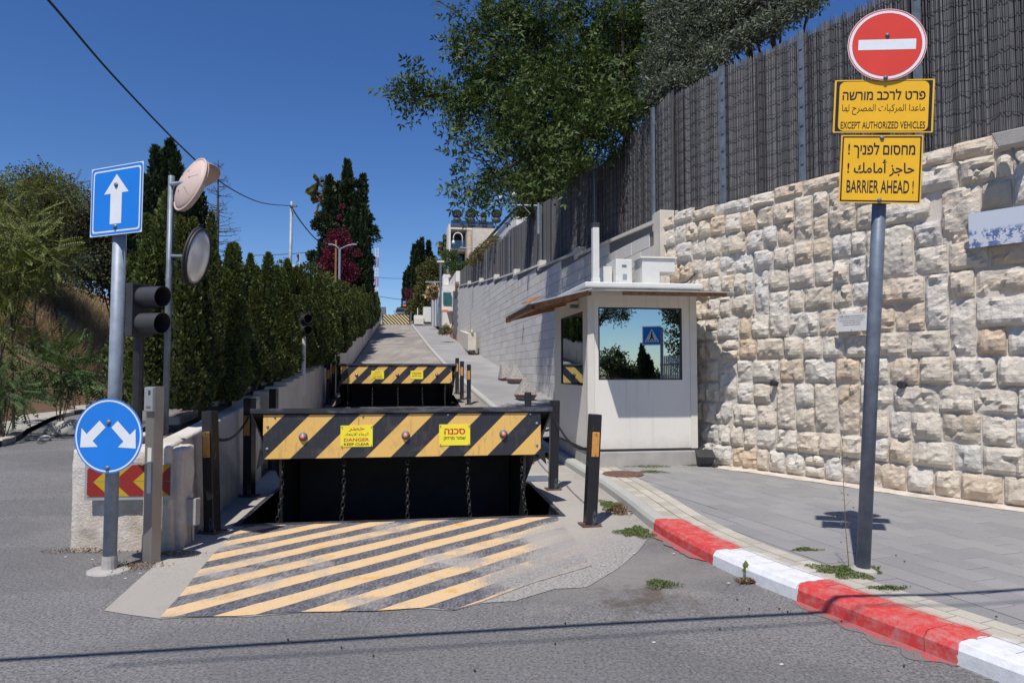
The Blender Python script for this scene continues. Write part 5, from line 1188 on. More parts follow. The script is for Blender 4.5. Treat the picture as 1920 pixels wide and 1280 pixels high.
# ---------------------------------------------------------------- overhead cables
up = thing('utility_pole', 'slim grey utility pole rising behind the hedge and carrying the cable', 'pole', (P(541, 520, 30).x, 30, 1.0)); tp = P(546, 378, 30); bs = P(540, 520, 30); mb = MB(); mb.tube([bs - V((bs.x, 30, 1.0)) - V((0, 0, 4)), tp - V((bs.x, 30, 1.0))], [.10, .07], 10); mb.build('pole', M['galv'], up, True); mb = MB(); mb.hexa(tp - V((bs.x, 30, 1.0)) + V((-.05, -.1, -.25)), (.3, 0, 0), (0, .1, 0), (0, 0, .08)); mb.build('cable_bracket', M['galv_d'], up)
def cable(pts, r, label, seg=14):
    out = []; pts = [V(p) for p in pts]
    for i in range(len(pts) - 1):
        p0 = pts[max(i - 1, 0)]; p1 = pts[i]; p2 = pts[i + 1]; p3 = pts[min(i + 2, len(pts) - 1)]
        for k in range(seg): u = k / seg; out.append(.5 * ((2 * p1) + (p2 - p0) * u + (2 * p0 - 5 * p1 + 4 * p2 - p3) * u * u + (3 * p1 - p0 - 3 * p2 + p3) * u ** 3))
    out.append(pts[-1]); mb = MB(); mb.tube(out, r, 6); return tag(mb.build('overhead_cable', M['rubber'], smooth=True), label, 'cable')
cable([P(-60, -160, 7.0), P(90, 0, 8.5), P(215, 145, 11), P(345, 280, 15), P(425, 349, 20), P(490, 380, 26), P(545, 386, 29.9)], .018, 'thick black cable sagging from the top left corner to the utility pole')
cable([P(545, 386, 30.1), P(566, 418, 36), P(590, 446, 42), P(612, 462, 48)], .035, 'black cable falling from the utility pole into the tall cypress')
cable([P(470, 479, 60), P(545, 476, 60), P(600, 470, 60), P(650, 467, 60)], .03, 'thin distant cable behind the utility pole')
cable([P(690, 518, 120), P(740, 522, 120), P(800, 521, 120)], .04, 'upper thin wire crossing the sky gap beside the mast')
cable([P(690, 552, 120), P(740, 560, 120), P(800, 566, 120)], .05, 'lower thin wire crossing the sky gap beside the mast')
# the cables over the street behind the camera, whose shadows cross the foreground
def shadow_src(px, py, z_, off=0.):
    g = Gp(px, py, off); return g + SUN * ((z_ - g.z) / SUN.z)
cable([shadow_src(-500, 1262, 4.3), shadow_src(0, 1238, 4.2), shadow_src(960, 1180, 4.1), shadow_src(1560, 1148, 4.1), shadow_src(1920, 1106, 4.15, .12), shadow_src(2500, 1050, 4.3, .12)], .027, 'thick cable over the street that throws the dark line across the asphalt')
cable([shadow_src(200, 1250, 7.8), shadow_src(960, 1205, 7.7), shadow_src(1560, 1168, 7.7), shadow_src(1920, 1128, 7.8, .12), shadow_src(2500, 1070, 8, .12)], .012, 'thin cable beside the thick one that throws the faint line across the kerb')

# ---------------------------------------------------------------- far buildings on the road frame
RV = V((cT, sT, 0)); FV = V((-sT, cT, 0))
def fbox(D, x0, y0, x1, y1, depth, out=MB, o=None):
    p = P(x0, y1, D); q = P(x1, y0, D); mb = o or MB(); wd = (q.x - p.x) / cT; loc = p
    mb.hexa(loc, RV * wd, FV * depth, (0, 0, q.z - p.z)); return mb
def bthing(name, label, cat, px, py, D, group=None):
    p = P(px, py, D); return thing(name, label, cat, p, 0, group), p
def part(o, p, name, mat, D, x0, y0, x1, y1, depth, bev=0., sub_=None, kind=None):
    mb = fbox(D, x0, y0, x1, y1, depth); mb.v = [tuple(V(v) - p) for v in mb.v]; ob = mb.build(name, M[mat], sub_ or o, kind=kind)
    if bev: bevel(ob, bev)
    return ob
# apartment building with balconies
o, p = bthing('apartment_building', 'modern stone apartment building with balconies and roof terrace on the hilltop', 'building', 900, 560, 78)
part(o, p, 'main_wall', 'creamstone', 80, 843, 430, 990, 620, 14); 
part(o, p, 'roof_slab', 'greypot', 77.0, 845, 420, 928, 426, 6); part(o, p, 'parapet', 'render_white', 76.9, 845, 426.3, 930, 429, 5); part(o, p, 'end_wall', 'render_white', 77.2, 841, 420, 845, 520, 3)
part(o, p, 'recess_shade', 'blackmatt', 79.8, 846, 430, 876, 455, 1); part(o, p, 'recess_shade', 'blackmatt', 79.7, 846, 470, 876, 500, 1)  # black boxes on the wall, painted for the shade inside balcony recesses
bf = part(o, p, 'balcony_floor', 'render_white', 77.4, 846, 465, 877, 470, 2.2); part(o, p, 'balcony_glass', 'balglass', 77.2, 846, 450, 877, 465, .1)
part(o, p, 'roof_glass', 'balglass', 77.0, 846, 413, 925, 419.5, .04)
part(o, p, 'window', 'balglass', 79.5, 858, 476, 875, 498, .2)
part(o, p, 'stone_wing', 'limestone', 74.5, 886, 427, 932, 520, 6); part(o, p, 'stone_pier', 'creamstone', 76, 876, 432, 886, 520, 3)
part(o, p, 'drain_pipe', 'terracotta', 74.2, 882.5, 440, 884, 500, .1)
for i, (x, r_, kind) in enumerate(((857, 8.2, 0), (882.5, 9, 0), (907, 6, 1), (931, 8.5, 0))):
    q = P(x, 418, 77.5); t_ = thing('potted_shrub', ('leftmost clipped round shrub in a slate pot on the roof terrace', 'second clipped round shrub from the left on the roof terrace', 'loose leafy shrub in a tall pot on the roof terrace', 'rightmost clipped round shrub in a pot on the roof terrace')[i], 'potted plant', q, 0, 'potted shrubs on the roof terrace'); s = 77.5 / F
    mb = MB(); mb.lathe([(r_ * .55 * s, 0), (r_ * .98 * s, 2.5 * s), (r_ * .98 * s, 7 * s), (r_ * .6 * s, 9.5 * s)] if not kind else [(5 * s, 0), (5.5 * s, 9 * s)], 14); mb.build('pot', M['greypot'], t_, True)
    n = 900; v = rng.normal(size=(n, 3)); v /= np.linalg.norm(v, axis=1, keepdims=True); rad = r_ * s * (.85 + .15 * rng.random(n))[:, None]
    cz = (17 if not kind else 14) * s; pos = v * rad * np.array([1, 1, .85 if not kind else 1.0]) * (1 if not kind else rng.random((n, 1))) + np.array([0, 0, cz]); lv, lf = scatter(*LEAF, pos, v + rng.normal(size=(n, 3)) * .6, np.full(n, .16)); link('crown', npmesh('crown', [(lv, lf, 0)], M['cyp' if kind else 'bush']), t_)
    mb = MB(); mb.tube([(0, 0, 8 * s), (0, 0, cz)], .05, 6); mb.build('stem', M['bark'], t_)
o, p = bthing('white_house_wall', 'white rendered upper wall with sloping dark railing behind the reed fence', 'building', 940, 480, 50)
mb = MB(); a = [P(917, 452, 52), P(968, 397, 44), P(968, 460, 44), P(900, 520, 56)]; a = [v - p for v in a]; mb.add(a + [v + V((3, .3, 0)) for v in a], [(3, 2, 1, 0), (4, 5, 6, 7), (0, 1, 5, 4), (1, 2, 6, 5), (2, 3, 7, 6), (3, 0, 4, 7)]); mb.build('gable_wall', M['render_white'], o); mb = MB(); mb.tube([P(915, 448, 52) - p, P(967, 391, 44) - p], .10, 6); mb.build('roof_edge', M['greypot'], o)
# gatehouse
o, p = bthing('gatehouse', 'small white gatehouse with green tinted window and flat canopy beside the grey gate', 'building', 850, 640, 62)
part(o, p, 'canopy', 'render_white', 62, 855, 508, 880, 529, 9, .05); part(o, p, 'fascia', 'render_white', 63.5, 830, 535, 853, 545, 6); part(o, p, 'chimney_block', 'render_white', 64, 831, 514, 841, 534, 1.5)
part(o, p, 'kiosk_wall', 'render_white', 65, 830, 545, 852, 640, 3); w1 = part(o, p, 'window_frame', 'white', 62.4, 828, 545, 849, 574, .3); part(o, p, 'pane', 'greenglass', 62.2, 831, 548, 846, 572, .1, sub_=w1); part(o, p, 'sill', 'render_white', 62, 828, 575, 849, 583, 1.2, .03); part(o, p, 'hazard_strip', 'orange', 61.8, 829, 580.5, 840, 584, .1)
part(o, p, 'back_wall', 'limestone', 66, 852, 529, 880, 640, 2)
o, p = bthing('sliding_gate', 'grey steel gate with pale posts at the end of the dressed stone wall', 'gate', 862, 634, 58)
pA = P(848, 640, 62); mb = MB(); mb.hexa(P(850, 634, 60) - p, FV * -8 + RV * .9, RV * .08, (0, 0, 3.4)); mb.build('gate_leaf', M['darkgate'], o); 
for x in (861.5, 867, 871.5): part(o, p, 'gate_post', 'render_white', 54, x, 531, x + 2.6, 630, .2)
part(o, p, 'lintel', 'render_white', 54, 861, 529, 874, 532, .4); part(o, p, 'amber_beacon', 'amber', 53.8, 864, 526.5, 868, 529, .2); part(o, p, 'lamp_box', 'white', 53, 872, 546, 878, 560, .3, .05)
o, p = bthing('stone_planter_pillar', 'low pale stone pillar with ball top at the foot of the dressed wall', 'pillar', 884, 657, 38); part(o, p, 'shaft', 'limestone', 38, 877.5, 624, 893, 656.5, .7, .02); part(o, p, 'knob', 'limestone', 37.9, 883, 618, 887, 623.8, .3, .04)
mb = MB(); mb.hexa(P(858, 640, 52) - p - V((0, 0, .1)), P(878, 656, 38.6) - P(858, 640, 52), (.25, .1, 0), (0, 0, 1.0)); mb.build('low_wall', M['limestone'], o)
o, p = bthing('white_wall_block', 'bright white wall block at the top of the pavement', 'wall', 800, 600, 80); part(o, p, 'wall_panel', 'white', 80, 794, 575, 808, 603, 2); part(o, p, 'low_wall', 'cream', 79, 776.5, 590.5, 794, 607.5, 1.5)
o, p = bthing('slatted_boundary_wall', 'tall grey slatted wall left of the gatehouse', 'wall', 820, 610, 74)
for i in range(9): mb = MB(); mb.hexa(P(808 + i * 2.4, 612, 80 - i * 1.6) - p, FV * -1.3 + RV * .12, RV * .12, (0, 0, 3.2)); mb.build('slat', M['render_white' if i % 2 else 'galv'], o)
o, p = bthing('distant_flat_building', 'small grey flat-roofed building at the hilltop left of the car', 'building', 715, 590, 120); part(o, p, 'walls', 'galv_d', 120, 707, 575, 723, 605, 8); part(o, p, 'water_tank', 'white', 121, 710, 567, 713.5, 574.8, 1)
mb = MB(); 
# mast
o, p = bthing('lattice_mast', 'tall thin red and white lattice mast far behind the hilltop', 'mast', 705.5, 575, 220)
hh = P(705, 465, 220).z - p.z; wd = .45
for k in range(6):
    mb = MB()
    for sx in (-1, 1): mb.hexa((sx * wd - .12, 0, hh * k / 6), (.24, 0, 0), (0, .24, 0), (0, 0, hh / 6))
    for j in range(3): z_ = hh * (k + j / 3) / 6; mb.hexa((-wd, 0, z_), (2 * wd, 0, hh / 18), (0, .12, 0), (0, 0, .18))
    mb.build('mast_section', M['white' if k % 2 else 'redtape'], o)
# lamps, flag, camera arms
o, p = bthing('street_lamp', 'two-armed grey street lamp in front of the bougainvillea', 'street lamp', 636, 560, 46); tz = P(636, 466, 46).z - p.z; mb = MB(); mb.tube([(0, 0, -3), (0, 0, tz)], .08, 8); mb.build('pole', M['galv'], o)
for sx, L in ((1, 1.0), (-1, .6)): mb = MB(); mb.tube([(0, 0, tz - .05), (sx * L * .5, 0, tz + .2), (sx * L, 0, tz + .3)], .04, 6); a_ = mb.build('arm', M['galv'], o); mb = MB(); mb.box(sx * L - .15, sx * L + .15, -.08, .08, tz + .24, tz + .33); mb.build('lamp_head', M['galv'], a_)
mb = MB(); mb.tube([(-.28, .1, -3), (-.28, .1, tz + .6)], .07, 6); tag(mb.build('thin_pole', M['wood']), 'thin brown pole directly beside the two-armed street lamp', 'pole').location = p
o, p = bthing('flagpole', 'white flagpole with a furled dark blue flag behind the hedge', 'flagpole', 562, 520, 62); mb = MB(); mb.tube([(0, 0, -6), (0, 0, P(562, 474, 62).z - p.z)], .05, 6); mb.build('pole', M['white'], o); mb = MB(); zt = P(562, 476, 62).z - p.z; mb.add([(-.05, 0, zt), (-.35, .05, zt - .1), (-.22, .1, zt - .5), (-.42, 0, zt - .9), (-.25, .03, zt - .75), (-.05, 0, zt - .65)], [(0, 1, 2, 5), (2, 3, 4, 5)]); mb.build('flag', M['navy'], o)
o, p = bthing('gooseneck_lamp', 'white gooseneck lamp with camera on an arm from the reed fence', 'lamp', 867, 465, 40); s = 40 / F; mb = MB(); pts = [(0, 0, 0)] + [(-8.5 * s + 8.5 * s * cos(a), 0, (20 + 9 * sin(a)) * s) for a in np.linspace(0, pi, 9)] + [(-17 * s, 0, 14 * s)]; mb.tube(pts, 1.1 * s, 8); mb.build('gooseneck', M['white'], o, True); mb = MB(); mb.lathe([(3.4 * s, 8 * s), (3.0 * s, 11 * s), (1.3 * s, 15 * s)], 14, (-17 * s, 0, 0)); mb.build('lamp_shade', M['white'], o, True); mb = MB(); mb.tube([(2, 0, 0), (.9, 0, .02), (0, 0, 0)], .03, 6); mb.build('arm', M['galv'], o); mb = MB(); mb.box(-.14, .04, -.1, .1, -.02, .06); mb.build('camera', M['galv'], o)
o, p = bthing('camera_arm', 'steel arm with two white dome cameras at the top of the reed fence', 'security camera', 1010, 385, 23.6); s = 23.6 / F; mb = MB(); mb.tube([(0, 0, -1), (0, 0, 4 * s)], .05, 6); mb.tube([(0, 0, -1 * s), (-52 * s, 0, -.0)], .035, 6); mb.tube([(-30 * s, 0, 0), (-16 * s, 0, -16 * s)], .015, 6); mb.tube([(-64 * s, 0, 8 * s), (-92 * s, 0, 2 * s)], .02, 6); mb.build('arm', M['galv'], o)
for dx, dz, r_ in ((-72, 15, 3.6), (-46, 20, 4.6)): mb = MB(); mb.lathe([(r_ * s, -4 * s), (r_ * s, 0), (r_ * .8 * s, 4 * s), (r_ * .3 * s, 5 * s)], 14, (dx * s, 0, dz * s)); cc = mb.build('dome_camera', M['white'], o, True); mb = MB(); mb.lathe([(r_ * .5 * s, -7 * s), (r_ * .9 * s, -4.2 * s)], 12, (dx * s, 0, dz * s)); mb.build('dome', M['blackmatt'], cc); mb = MB(); mb.tube([(dx * s, 0, (dz - 6) * s), (dx * s, 0, -1 * s)], .02, 6); mb.build('stem', M['galv_d'], cc)
o, p = bthing('lamp_pole', 'grey wooden pole with crossarm in front of the gatehouse trees', 'pole', 826, 560, 58); mb = MB(); mb.tube([(0, 0, -3), (0, 0, P(826, 490, 58).z - p.z)], .09, 8); mb.build('pole', M['galv_d'], o); mb = MB(); zz = P(826, 530, 58).z - p.z; mb.box(-1.3, .1, -.06, .06, zz, zz + .12); mb.build('crossarm', M['galv'], o); mb = MB(); zz = P(826, 492, 58).z - p.z; mb.box(-.3, .3, -.1, .1, zz, zz + .14); mb.build('lamp_head', M['white'], o)
o, p = bthing('bus_stop_sign', 'blue over orange bus stop sign at the hilltop', 'sign', 758, 600, 92); part(o, p, 'pole', 'galv_d', 92, 757.6, 575, 758.6, 606, .08); part(o, p, 'blue_panel', 'signblue', 91.8, 755, 564, 761.2, 569.5, .06); part(o, p, 'orange_panel', 'orange', 91.8, 755, 569.7, 761.2, 574, .06); part(o, p, 'white_stripe', 'white', 91.7, 756, 566, 760, 567.2, .05)
for i, (x, y0_, y1_, lb) in enumerate(((768, 575, 608, 'black post just right of the striped barrier on the hilltop'), (770.5, 585, 609, 'thin grey post beside the black one at the striped barrier'), (783, 577, 602, 'white post in front of the dark trees on the hilltop'))):
    o, p = bthing('barrier_post', lb, 'post', x, y1_, 84); part(o, p, 'shaft', ('black', 'galv_d', 'white')[i], 84, x - .9, y0_, x + .9, y1_, .15)
# car behind the hilltop barrier
cx = P(752, 600, 95); car = thing('parked_car', 'silver car seen over the striped barrier at the hilltop', 'car', (cx.x, cx.y, gr(S(cx.x, cx.y) + 1.0)), R(9)); car.rotation_euler = (R(6), 0, R(9)); 
mb = MB(); prof = [(-.92, .35), (-.95, .75), (-.90, 1.0), (.90, 1.0), (.95, .75), (.92, .35)]; mb.prism(prof, -.0, 4.4); bevel(mb.build('body', M['carpaint'], car), .08, 3)
mb = MB(); a = [(-.86, .9, 1.0), (.86, .9, 1.0), (.66, 1.55, 1.55), (-.66, 1.55, 1.55), (-.88, 3.9, 1.0), (.88, 3.9, 1.0), (.68, 3.3, 1.58), (-.68, 3.3, 1.58)]; mb.add(a, [(0, 1, 2, 3), (5, 4, 7, 6), (3, 2, 6, 7), (4, 0, 3, 7), (1, 5, 6, 2)]); bevel(mb.build('cabin', M['carpaint'], car), .05, 2)
mb = MB(); mb.add([(-.78, .86, 1.04), (.78, .86, 1.04), (.60, 1.46, 1.50), (-.60, 1.46, 1.50)], [(0, 1, 2, 3)]); mb.build('windscreen', M['carglass'], car)
for sx in (-1, 1):
    mb = MB(); mb.lathe([(.02, 0), (.11, .01), (.11, .05)], 12, (sx * .68, -.03, .78), axis='y'); mb.build('headlight', M['white'], car); mb = MB(); mb.box(sx * 1.0 - .08, sx * 1.0 + .08, 1.0, 1.1, 1.02, 1.16); mb.build('wing_mirror', M['carpaint'], car)
    for y_ in (.85, 3.45): mb = MB(); mb.lathe([(.33, -.1), (.33, .1)], 18, (sx * .84, y_, .33), axis='x'); wh = mb.build('wheel', M['blackmatt'], car); mb = MB(); mb.lathe([(.2, -.105), (.2, .105)], 14, (sx * .84, y_, .33), axis='x'); mb.build('rim', M['galv'], wh)
mb = MB(); mb.box(-.5, .5, -.02, .0, .62, .76); mb.build('grille', M['blackmatt'], car); mb = MB(); mb.box(-.6, .6, 1.7, 3.0, 1.60, 1.66); mb.build('roof_rack', M['blackmatt'], car)
# ---------------------------------------------------------------- vegetation
def blob_points(n, c, r, sq=(1, 1, 1), shell=.55):
    v = rng.normal(size=(n, 3)); v /= np.linalg.norm(v, axis=1, keepdims=True); rad = (shell + (1 - shell) * rng.random((n, 1)) ** .7)
    bump_ = 1 + .22 * np.sin(v[:, :1] * 5 + c[0]) * np.cos(v[:, 1:2] * 4 + c[1]) + .15 * np.sin(v[:, 2:3] * 7 + c[2] * 3)
    return np.array(c) + v * rad * bump_ * r * np.array(sq), v
def cypress_mesh(name, h, w, n, leaf, mat, seed, core=True, spread=.5, tips=7):
    r_ = np.random.default_rng(seed); parts = []
    # a bundle of upward columns, each tapering to its own tip
    cols = [(0, 0, h, w * .5)] + [(r_.uniform(-.7, .7) * w, r_.uniform(-.7, .7) * w, h * r_.uniform(.6, .98), w * r_.uniform(.22, .42)) for _ in range(tips)]
    tot = sum(c[2] * c[3] for c in cols); pos = []; dr = []
    for (cx, cy, ch, cw) in cols:
        m = int(n * ch * cw / tot); z = r_.random(m) ** .9; a = r_.uniform(0, 2 * pi, m)
        prof = cw * np.minimum(1, (1 - z) ** .55 * 1.1) * (.35 + .65 * np.minimum(1, z * 6)) * (1 + .24 * np.sin(z * 17 + cx * 9 + a * 2) + .14 * np.sin(a * 5 + z * 29))
        rr = prof * (.62 + .38 * r_.random(m)); pos.append(np.stack([cx + rr * np.cos(a), cy + rr * np.sin(a), z * ch + .05], 1))
        dr.append(np.stack([np.cos(a) * spread, np.sin(a) * spread, np.ones(m) * .8], 1) + r_.normal(size=(m, 3)) * .28)
    pos = np.concatenate(pos); dr = np.concatenate(dr)
    tv = np.array([[-.22, 0, 0], [.22, 0, 0], [.30, .55, .08], [0, 1.1, 0], [-.30, .5, -.05], [0, -.05, -.2], [0, 0, .2], [.05, .8, .18]], float); tf = np.array([[0, 1, 2], [0, 2, 4], [4, 2, 3], [5, 6, 7]])
    parts.append((*scatter(tv, tf, pos, dr, leaf * r_.uniform(.6, 1.3, len(pos)), r_.uniform(0, 6.28, len(pos))), 0))
    if core:
        for (cx, cy, ch, cw) in cols:
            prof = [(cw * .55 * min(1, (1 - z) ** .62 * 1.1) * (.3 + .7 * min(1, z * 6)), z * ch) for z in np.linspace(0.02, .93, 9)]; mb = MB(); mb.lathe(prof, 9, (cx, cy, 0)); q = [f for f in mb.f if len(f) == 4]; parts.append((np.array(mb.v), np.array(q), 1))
    return npmesh(name, parts, [mat, M['core']])
def trunk_mesh(h, r, mat, bare=0): mb = MB(); mb.tube([(0, 0, -.4), (.02, .01, h * .3), (-.02, 0, h * .7)], [r, r * .8, r * .4], 8); return mb.mesh('trunk', mat)
near_c = [cypress_mesh('crown', 3.6, .80, 42000, .055, M['cyp'], 10 + i, tips=15) for i in range(3)]
far_c = [cypress_mesh('crown', 3.5, .85, 9000, .10, M['cyp'], 30 + i, tips=11) for i in range(3)]
trk = trunk_mesh(3.4, .05, M['bark'])
HG = 'cypresses of the hedge along the ramp road'
hedge = [(9.0, -2.75, .73, 'tall cypress at the near end of the hedge, behind the square arrow sign'), (9.9, -2.55, .60, 'cypress with bare stems standing beside the intercom post'), (10.8, -2.75, .58, 'cypress just behind the large traffic light'), (11.7, -2.6, .62, 'narrow cypress between the traffic light and the lower mirror'),
         (12.7, -2.75, .68, 'cypress rising right behind the lower round mirror'), (13.8, -2.6, .58, 'cypress with pointed tips just right of the lower mirror'), (14.9, -2.7, .59, 'lower cypress after the pointed one right of the mirror'), (16.1, -2.6, .62, 'cypress standing over the second stepped wall block of the planter')]
s_ = 17.3
while s_ < 84: hedge.append((s_, -2.55 + random.uniform(-.2, .2) + .4 * min(1, s_ / 70), random.uniform(.62, .74) + .16 * min(1, s_ / 70), None)); s_ += random.uniform(1.15, 1.5) if s_ < 45 else 1.8
crown_b = {}
for i, (s_, t_, k, lb) in enumerate(hedge):
    x, y = XY(s_, t_); z = ltop(s_) - .2; lab = lb or ('dense green cypress in the middle of the hedge near the small traffic light' if s_ < 30 else 'far cypress among the even row at the top end of the hedge')
    o = thing('cypress_tree', lab, 'tree', (x, y, z), random.uniform(0, 6.28), HG)
    if lb: lift = .25
    me = near_c[i % 3] if s_ < 20 else far_c[i % 3]; c = link('crown', me, o); c.location = (0, 0, random.uniform(.18, .32) if s_ < 20 else .05); c.scale = (max(k, .8) * random.uniform(1., 1.15),) * 2 + (k * random.uniform(.96, 1.04) * (1.05 if s_ > 30 else 1),)
    if s_ < 26: link('trunk', trk, o)
# tall dark cypresses left, dead conifer
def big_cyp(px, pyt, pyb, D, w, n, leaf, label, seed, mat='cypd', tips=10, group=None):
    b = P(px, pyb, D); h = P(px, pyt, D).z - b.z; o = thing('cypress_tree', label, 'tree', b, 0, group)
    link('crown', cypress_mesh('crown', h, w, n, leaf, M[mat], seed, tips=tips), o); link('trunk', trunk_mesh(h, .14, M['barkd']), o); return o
big_cyp(312, 268, 600, 22, 1.0, 9000, .17, 'tall dark cypress pointing up behind the upper round mirror', 51, tips=6)
big_cyp(365, 350, 620, 24, 1.15, 9000, .18, 'broad dark cypress right behind the mirror pole', 52)
big_cyp(268, 335, 600, 17, .8, 8000, .13, 'dark cypress directly right of the square arrow sign', 53)
def bare_conifer():
    b = P(405, 520, 24); h = P(405, 300, 24).z - b.z; o = thing('dead_conifer', 'bare dead conifer with thin twigs beside the mirrors', 'tree', b); mb = MB(); mb.tube([(0, 0, 0), (.03, 0, h * .5), (0, 0, h)], [.08, .05, .01], 6); mb.build('trunk', M['bark'], o)
    for i in range(60):
        z = h * random.uniform(.1, .97); a = random.uniform(0, 6.28); L = (1 - z / h) * 1.1 + .15; mb = MB(); d = V((cos(a), sin(a), random.uniform(-.1, .3))); p0 = V((0, 0, z)); mb.tube([p0, p0 + d * L * .5, p0 + d * L + V((0, 0, .08))], [.014, .009, .004], 4)
        for k in range(5): q = p0 + d * L * random.uniform(.3, 1); mb.tube([q, q + V((random.uniform(-.15, .15), random.uniform(-.15, .15), random.uniform(-.12, .15)))], .005, 3)
        mb.build('branch', M['bark'], o)
bare_conifer()
# centre background: big cypress with bougainvillea, palm
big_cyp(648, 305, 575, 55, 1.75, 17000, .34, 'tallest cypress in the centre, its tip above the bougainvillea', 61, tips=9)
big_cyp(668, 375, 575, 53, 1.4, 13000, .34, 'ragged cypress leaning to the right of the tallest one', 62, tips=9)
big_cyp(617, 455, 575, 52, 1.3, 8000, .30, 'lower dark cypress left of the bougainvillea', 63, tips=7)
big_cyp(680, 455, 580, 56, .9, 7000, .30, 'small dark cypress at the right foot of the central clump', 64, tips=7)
o = thing('ragged_branches', 'ragged side branches of an old conifer right of the central cypress', 'tree', P(660, 570, 54))
p0 = P(660, 570, 54); parts = []
for (x, y, r_) in ((690, 440, 1.0), (697, 432, .45), (668, 370, .5), (678, 362, .3), (684, 410, .7), (672, 345, .3), (596, 420, .5), (604, 412, .6), (615, 430, .8), (588, 480, .5), (598, 500, .9), (684, 490, .8), (672, 460, 1.1), (655, 345, .4)):
    pt, v = blob_points(900, P(x, y, 53.5) - p0, r_, (1, 1, .8)); parts.append((*scatter(*LEAF, pt, v + rng.normal(size=v.shape) * .7, rng.uniform(.12, .26, len(pt))), 0))
link('foliage', npmesh('foliage', parts, M['cypd']), o)
mb = MB(); mb.tube([(0, 0, -1), (.2, 0, 5), (.1, 0, 8.5)], [.2, .15, .05], 7)
for (x, y, r_) in ((690, 440, 1.0), (684, 410, .7), (678, 362, .3), (604, 412, .6), (598, 500, .9), (690, 490, .9)): q = P(x, y, 53.5) - p0; mb.tube([(.15, 0, q.z * .7), q], [.07, .03], 5)
mb.build('trunk', M['barkd'], o)
o = thing('bougainvillea', 'magenta bougainvillea climbing the central cypress behind the street lamp', 'climbing plant', P(640, 560, 50)); p0 = P(640, 560, 50); parts = []
for (x, y, r_, n) in ((628, 455, .65, 500), (640, 445, .7, 500), (632, 485, 1.0, 1100), (618, 480, .6, 500), (612, 500, .7, 450), (648, 460, .6, 350), (625, 505, .9, 600), (645, 500, .9, 450), (655, 515, .8, 350), (640, 520, .8, 350), (622, 442, .35, 250), (662, 505, .5, 150), (642, 387, .16, 60), (637, 408, .18, 60), (668, 475, .4, 90)):
    pt, v = blob_points(n, P(x, y, 50.5) - p0, r_, (1, .8, 1), .2); parts.append((*scatter(*LEAF, pt, v + rng.normal(size=v.shape) * .8, rng.uniform(.10, .20, len(pt))), 0))
link('bracts', npmesh('bracts', parts, M['bract']), o); parts = []
for (x, y, r_, n) in ((632, 490, 1.2, 900), (645, 515, 1.1, 900), (640, 540, 1.2, 900), (620, 530, 1., 700)):
    pt, v = blob_points(n, P(x, y, 51.) - p0, r_, (1, .8, 1), .3); parts.append((*scatter(*LEAF, pt, v + rng.normal(size=v.shape) * .8, rng.uniform(.12, .24, len(pt))), 0))
link('leaves', npmesh('leaves', parts, M['cypd']), o)
def palm(px, py, pyb, D, r_, label, hang=1.0, n=44):
    p0 = P(px, pyb, D); c = P(px, py, D) - p0; o = thing('palm_tree', label, 'palm', p0); mb = MB(); mb.tube([(0, 0, 0), (.1, 0, c.z * .5), tuple(c)], [.3, .22, .26], 8); mb.build('trunk', M['bark'], o)
    tv, tf = [], []
    for i in range(13):
        a = R(-80 + 160 * i / 12); L = 1.0 * (1 - .15 * abs(sin(a))); d = V((sin(a), cos(a), 0)); n_ = len(tv); w_ = V((cos(a), -sin(a), 0)) * .045; b = V((0, .75, 0)); tv += [b - w_, b + w_, b + d * L * .6 + V((0, 0, -.25)), b + d * L * .5 * .98 + w_ * 1.2]; tf += [(n_, n_ + 1, n_ + 3), (n_, n_ + 3, n_ + 2)]
    n_ = len(tv); tv += [V((-.02, 0, 0)), V((.02, 0, 0)), V((0, .8, -.02))]; tf += [(n_, n_ + 1, n_ + 2)]
    tv = np.array([tuple(v) for v in tv]); tf = np.array(tf); v = rng.normal(size=(n, 3)); v /= np.linalg.norm(v, axis=1, keepdims=True); v[:, 2] = v[:, 2] * .9 - .15 * hang
    lv, lf = scatter(tv, tf, np.tile(np.array(c), (n, 1)) + v * .1, v, np.full(n, r_) * rng.uniform(.8, 1.15, n)); parts = [(lv, lf, 0)]
    m = 26; v = np.stack([rng.normal(size=m) * .5, rng.normal(size=m) * .5, -np.ones(m)], 1); lv, lf = scatter(tv, tf, np.tile(np.array(c), (m, 1)) + np.stack([v[:, 0] * .3, v[:, 1] * .3, -rng.random(m) * r_ * 1.6], 1), v, np.full(m, r_ * .7)); parts.append((lv, lf, 1))
    link('fronds', npmesh('fronds', parts, [M['palm'], M['dry']]), o)
palm(610, 358, 560, 56, 1.05, 'shaggy fan palm left of the tallest central cypress')
palm(838, 463, 600, 82, 1.0, 'small fan palm in front of the apartment building')
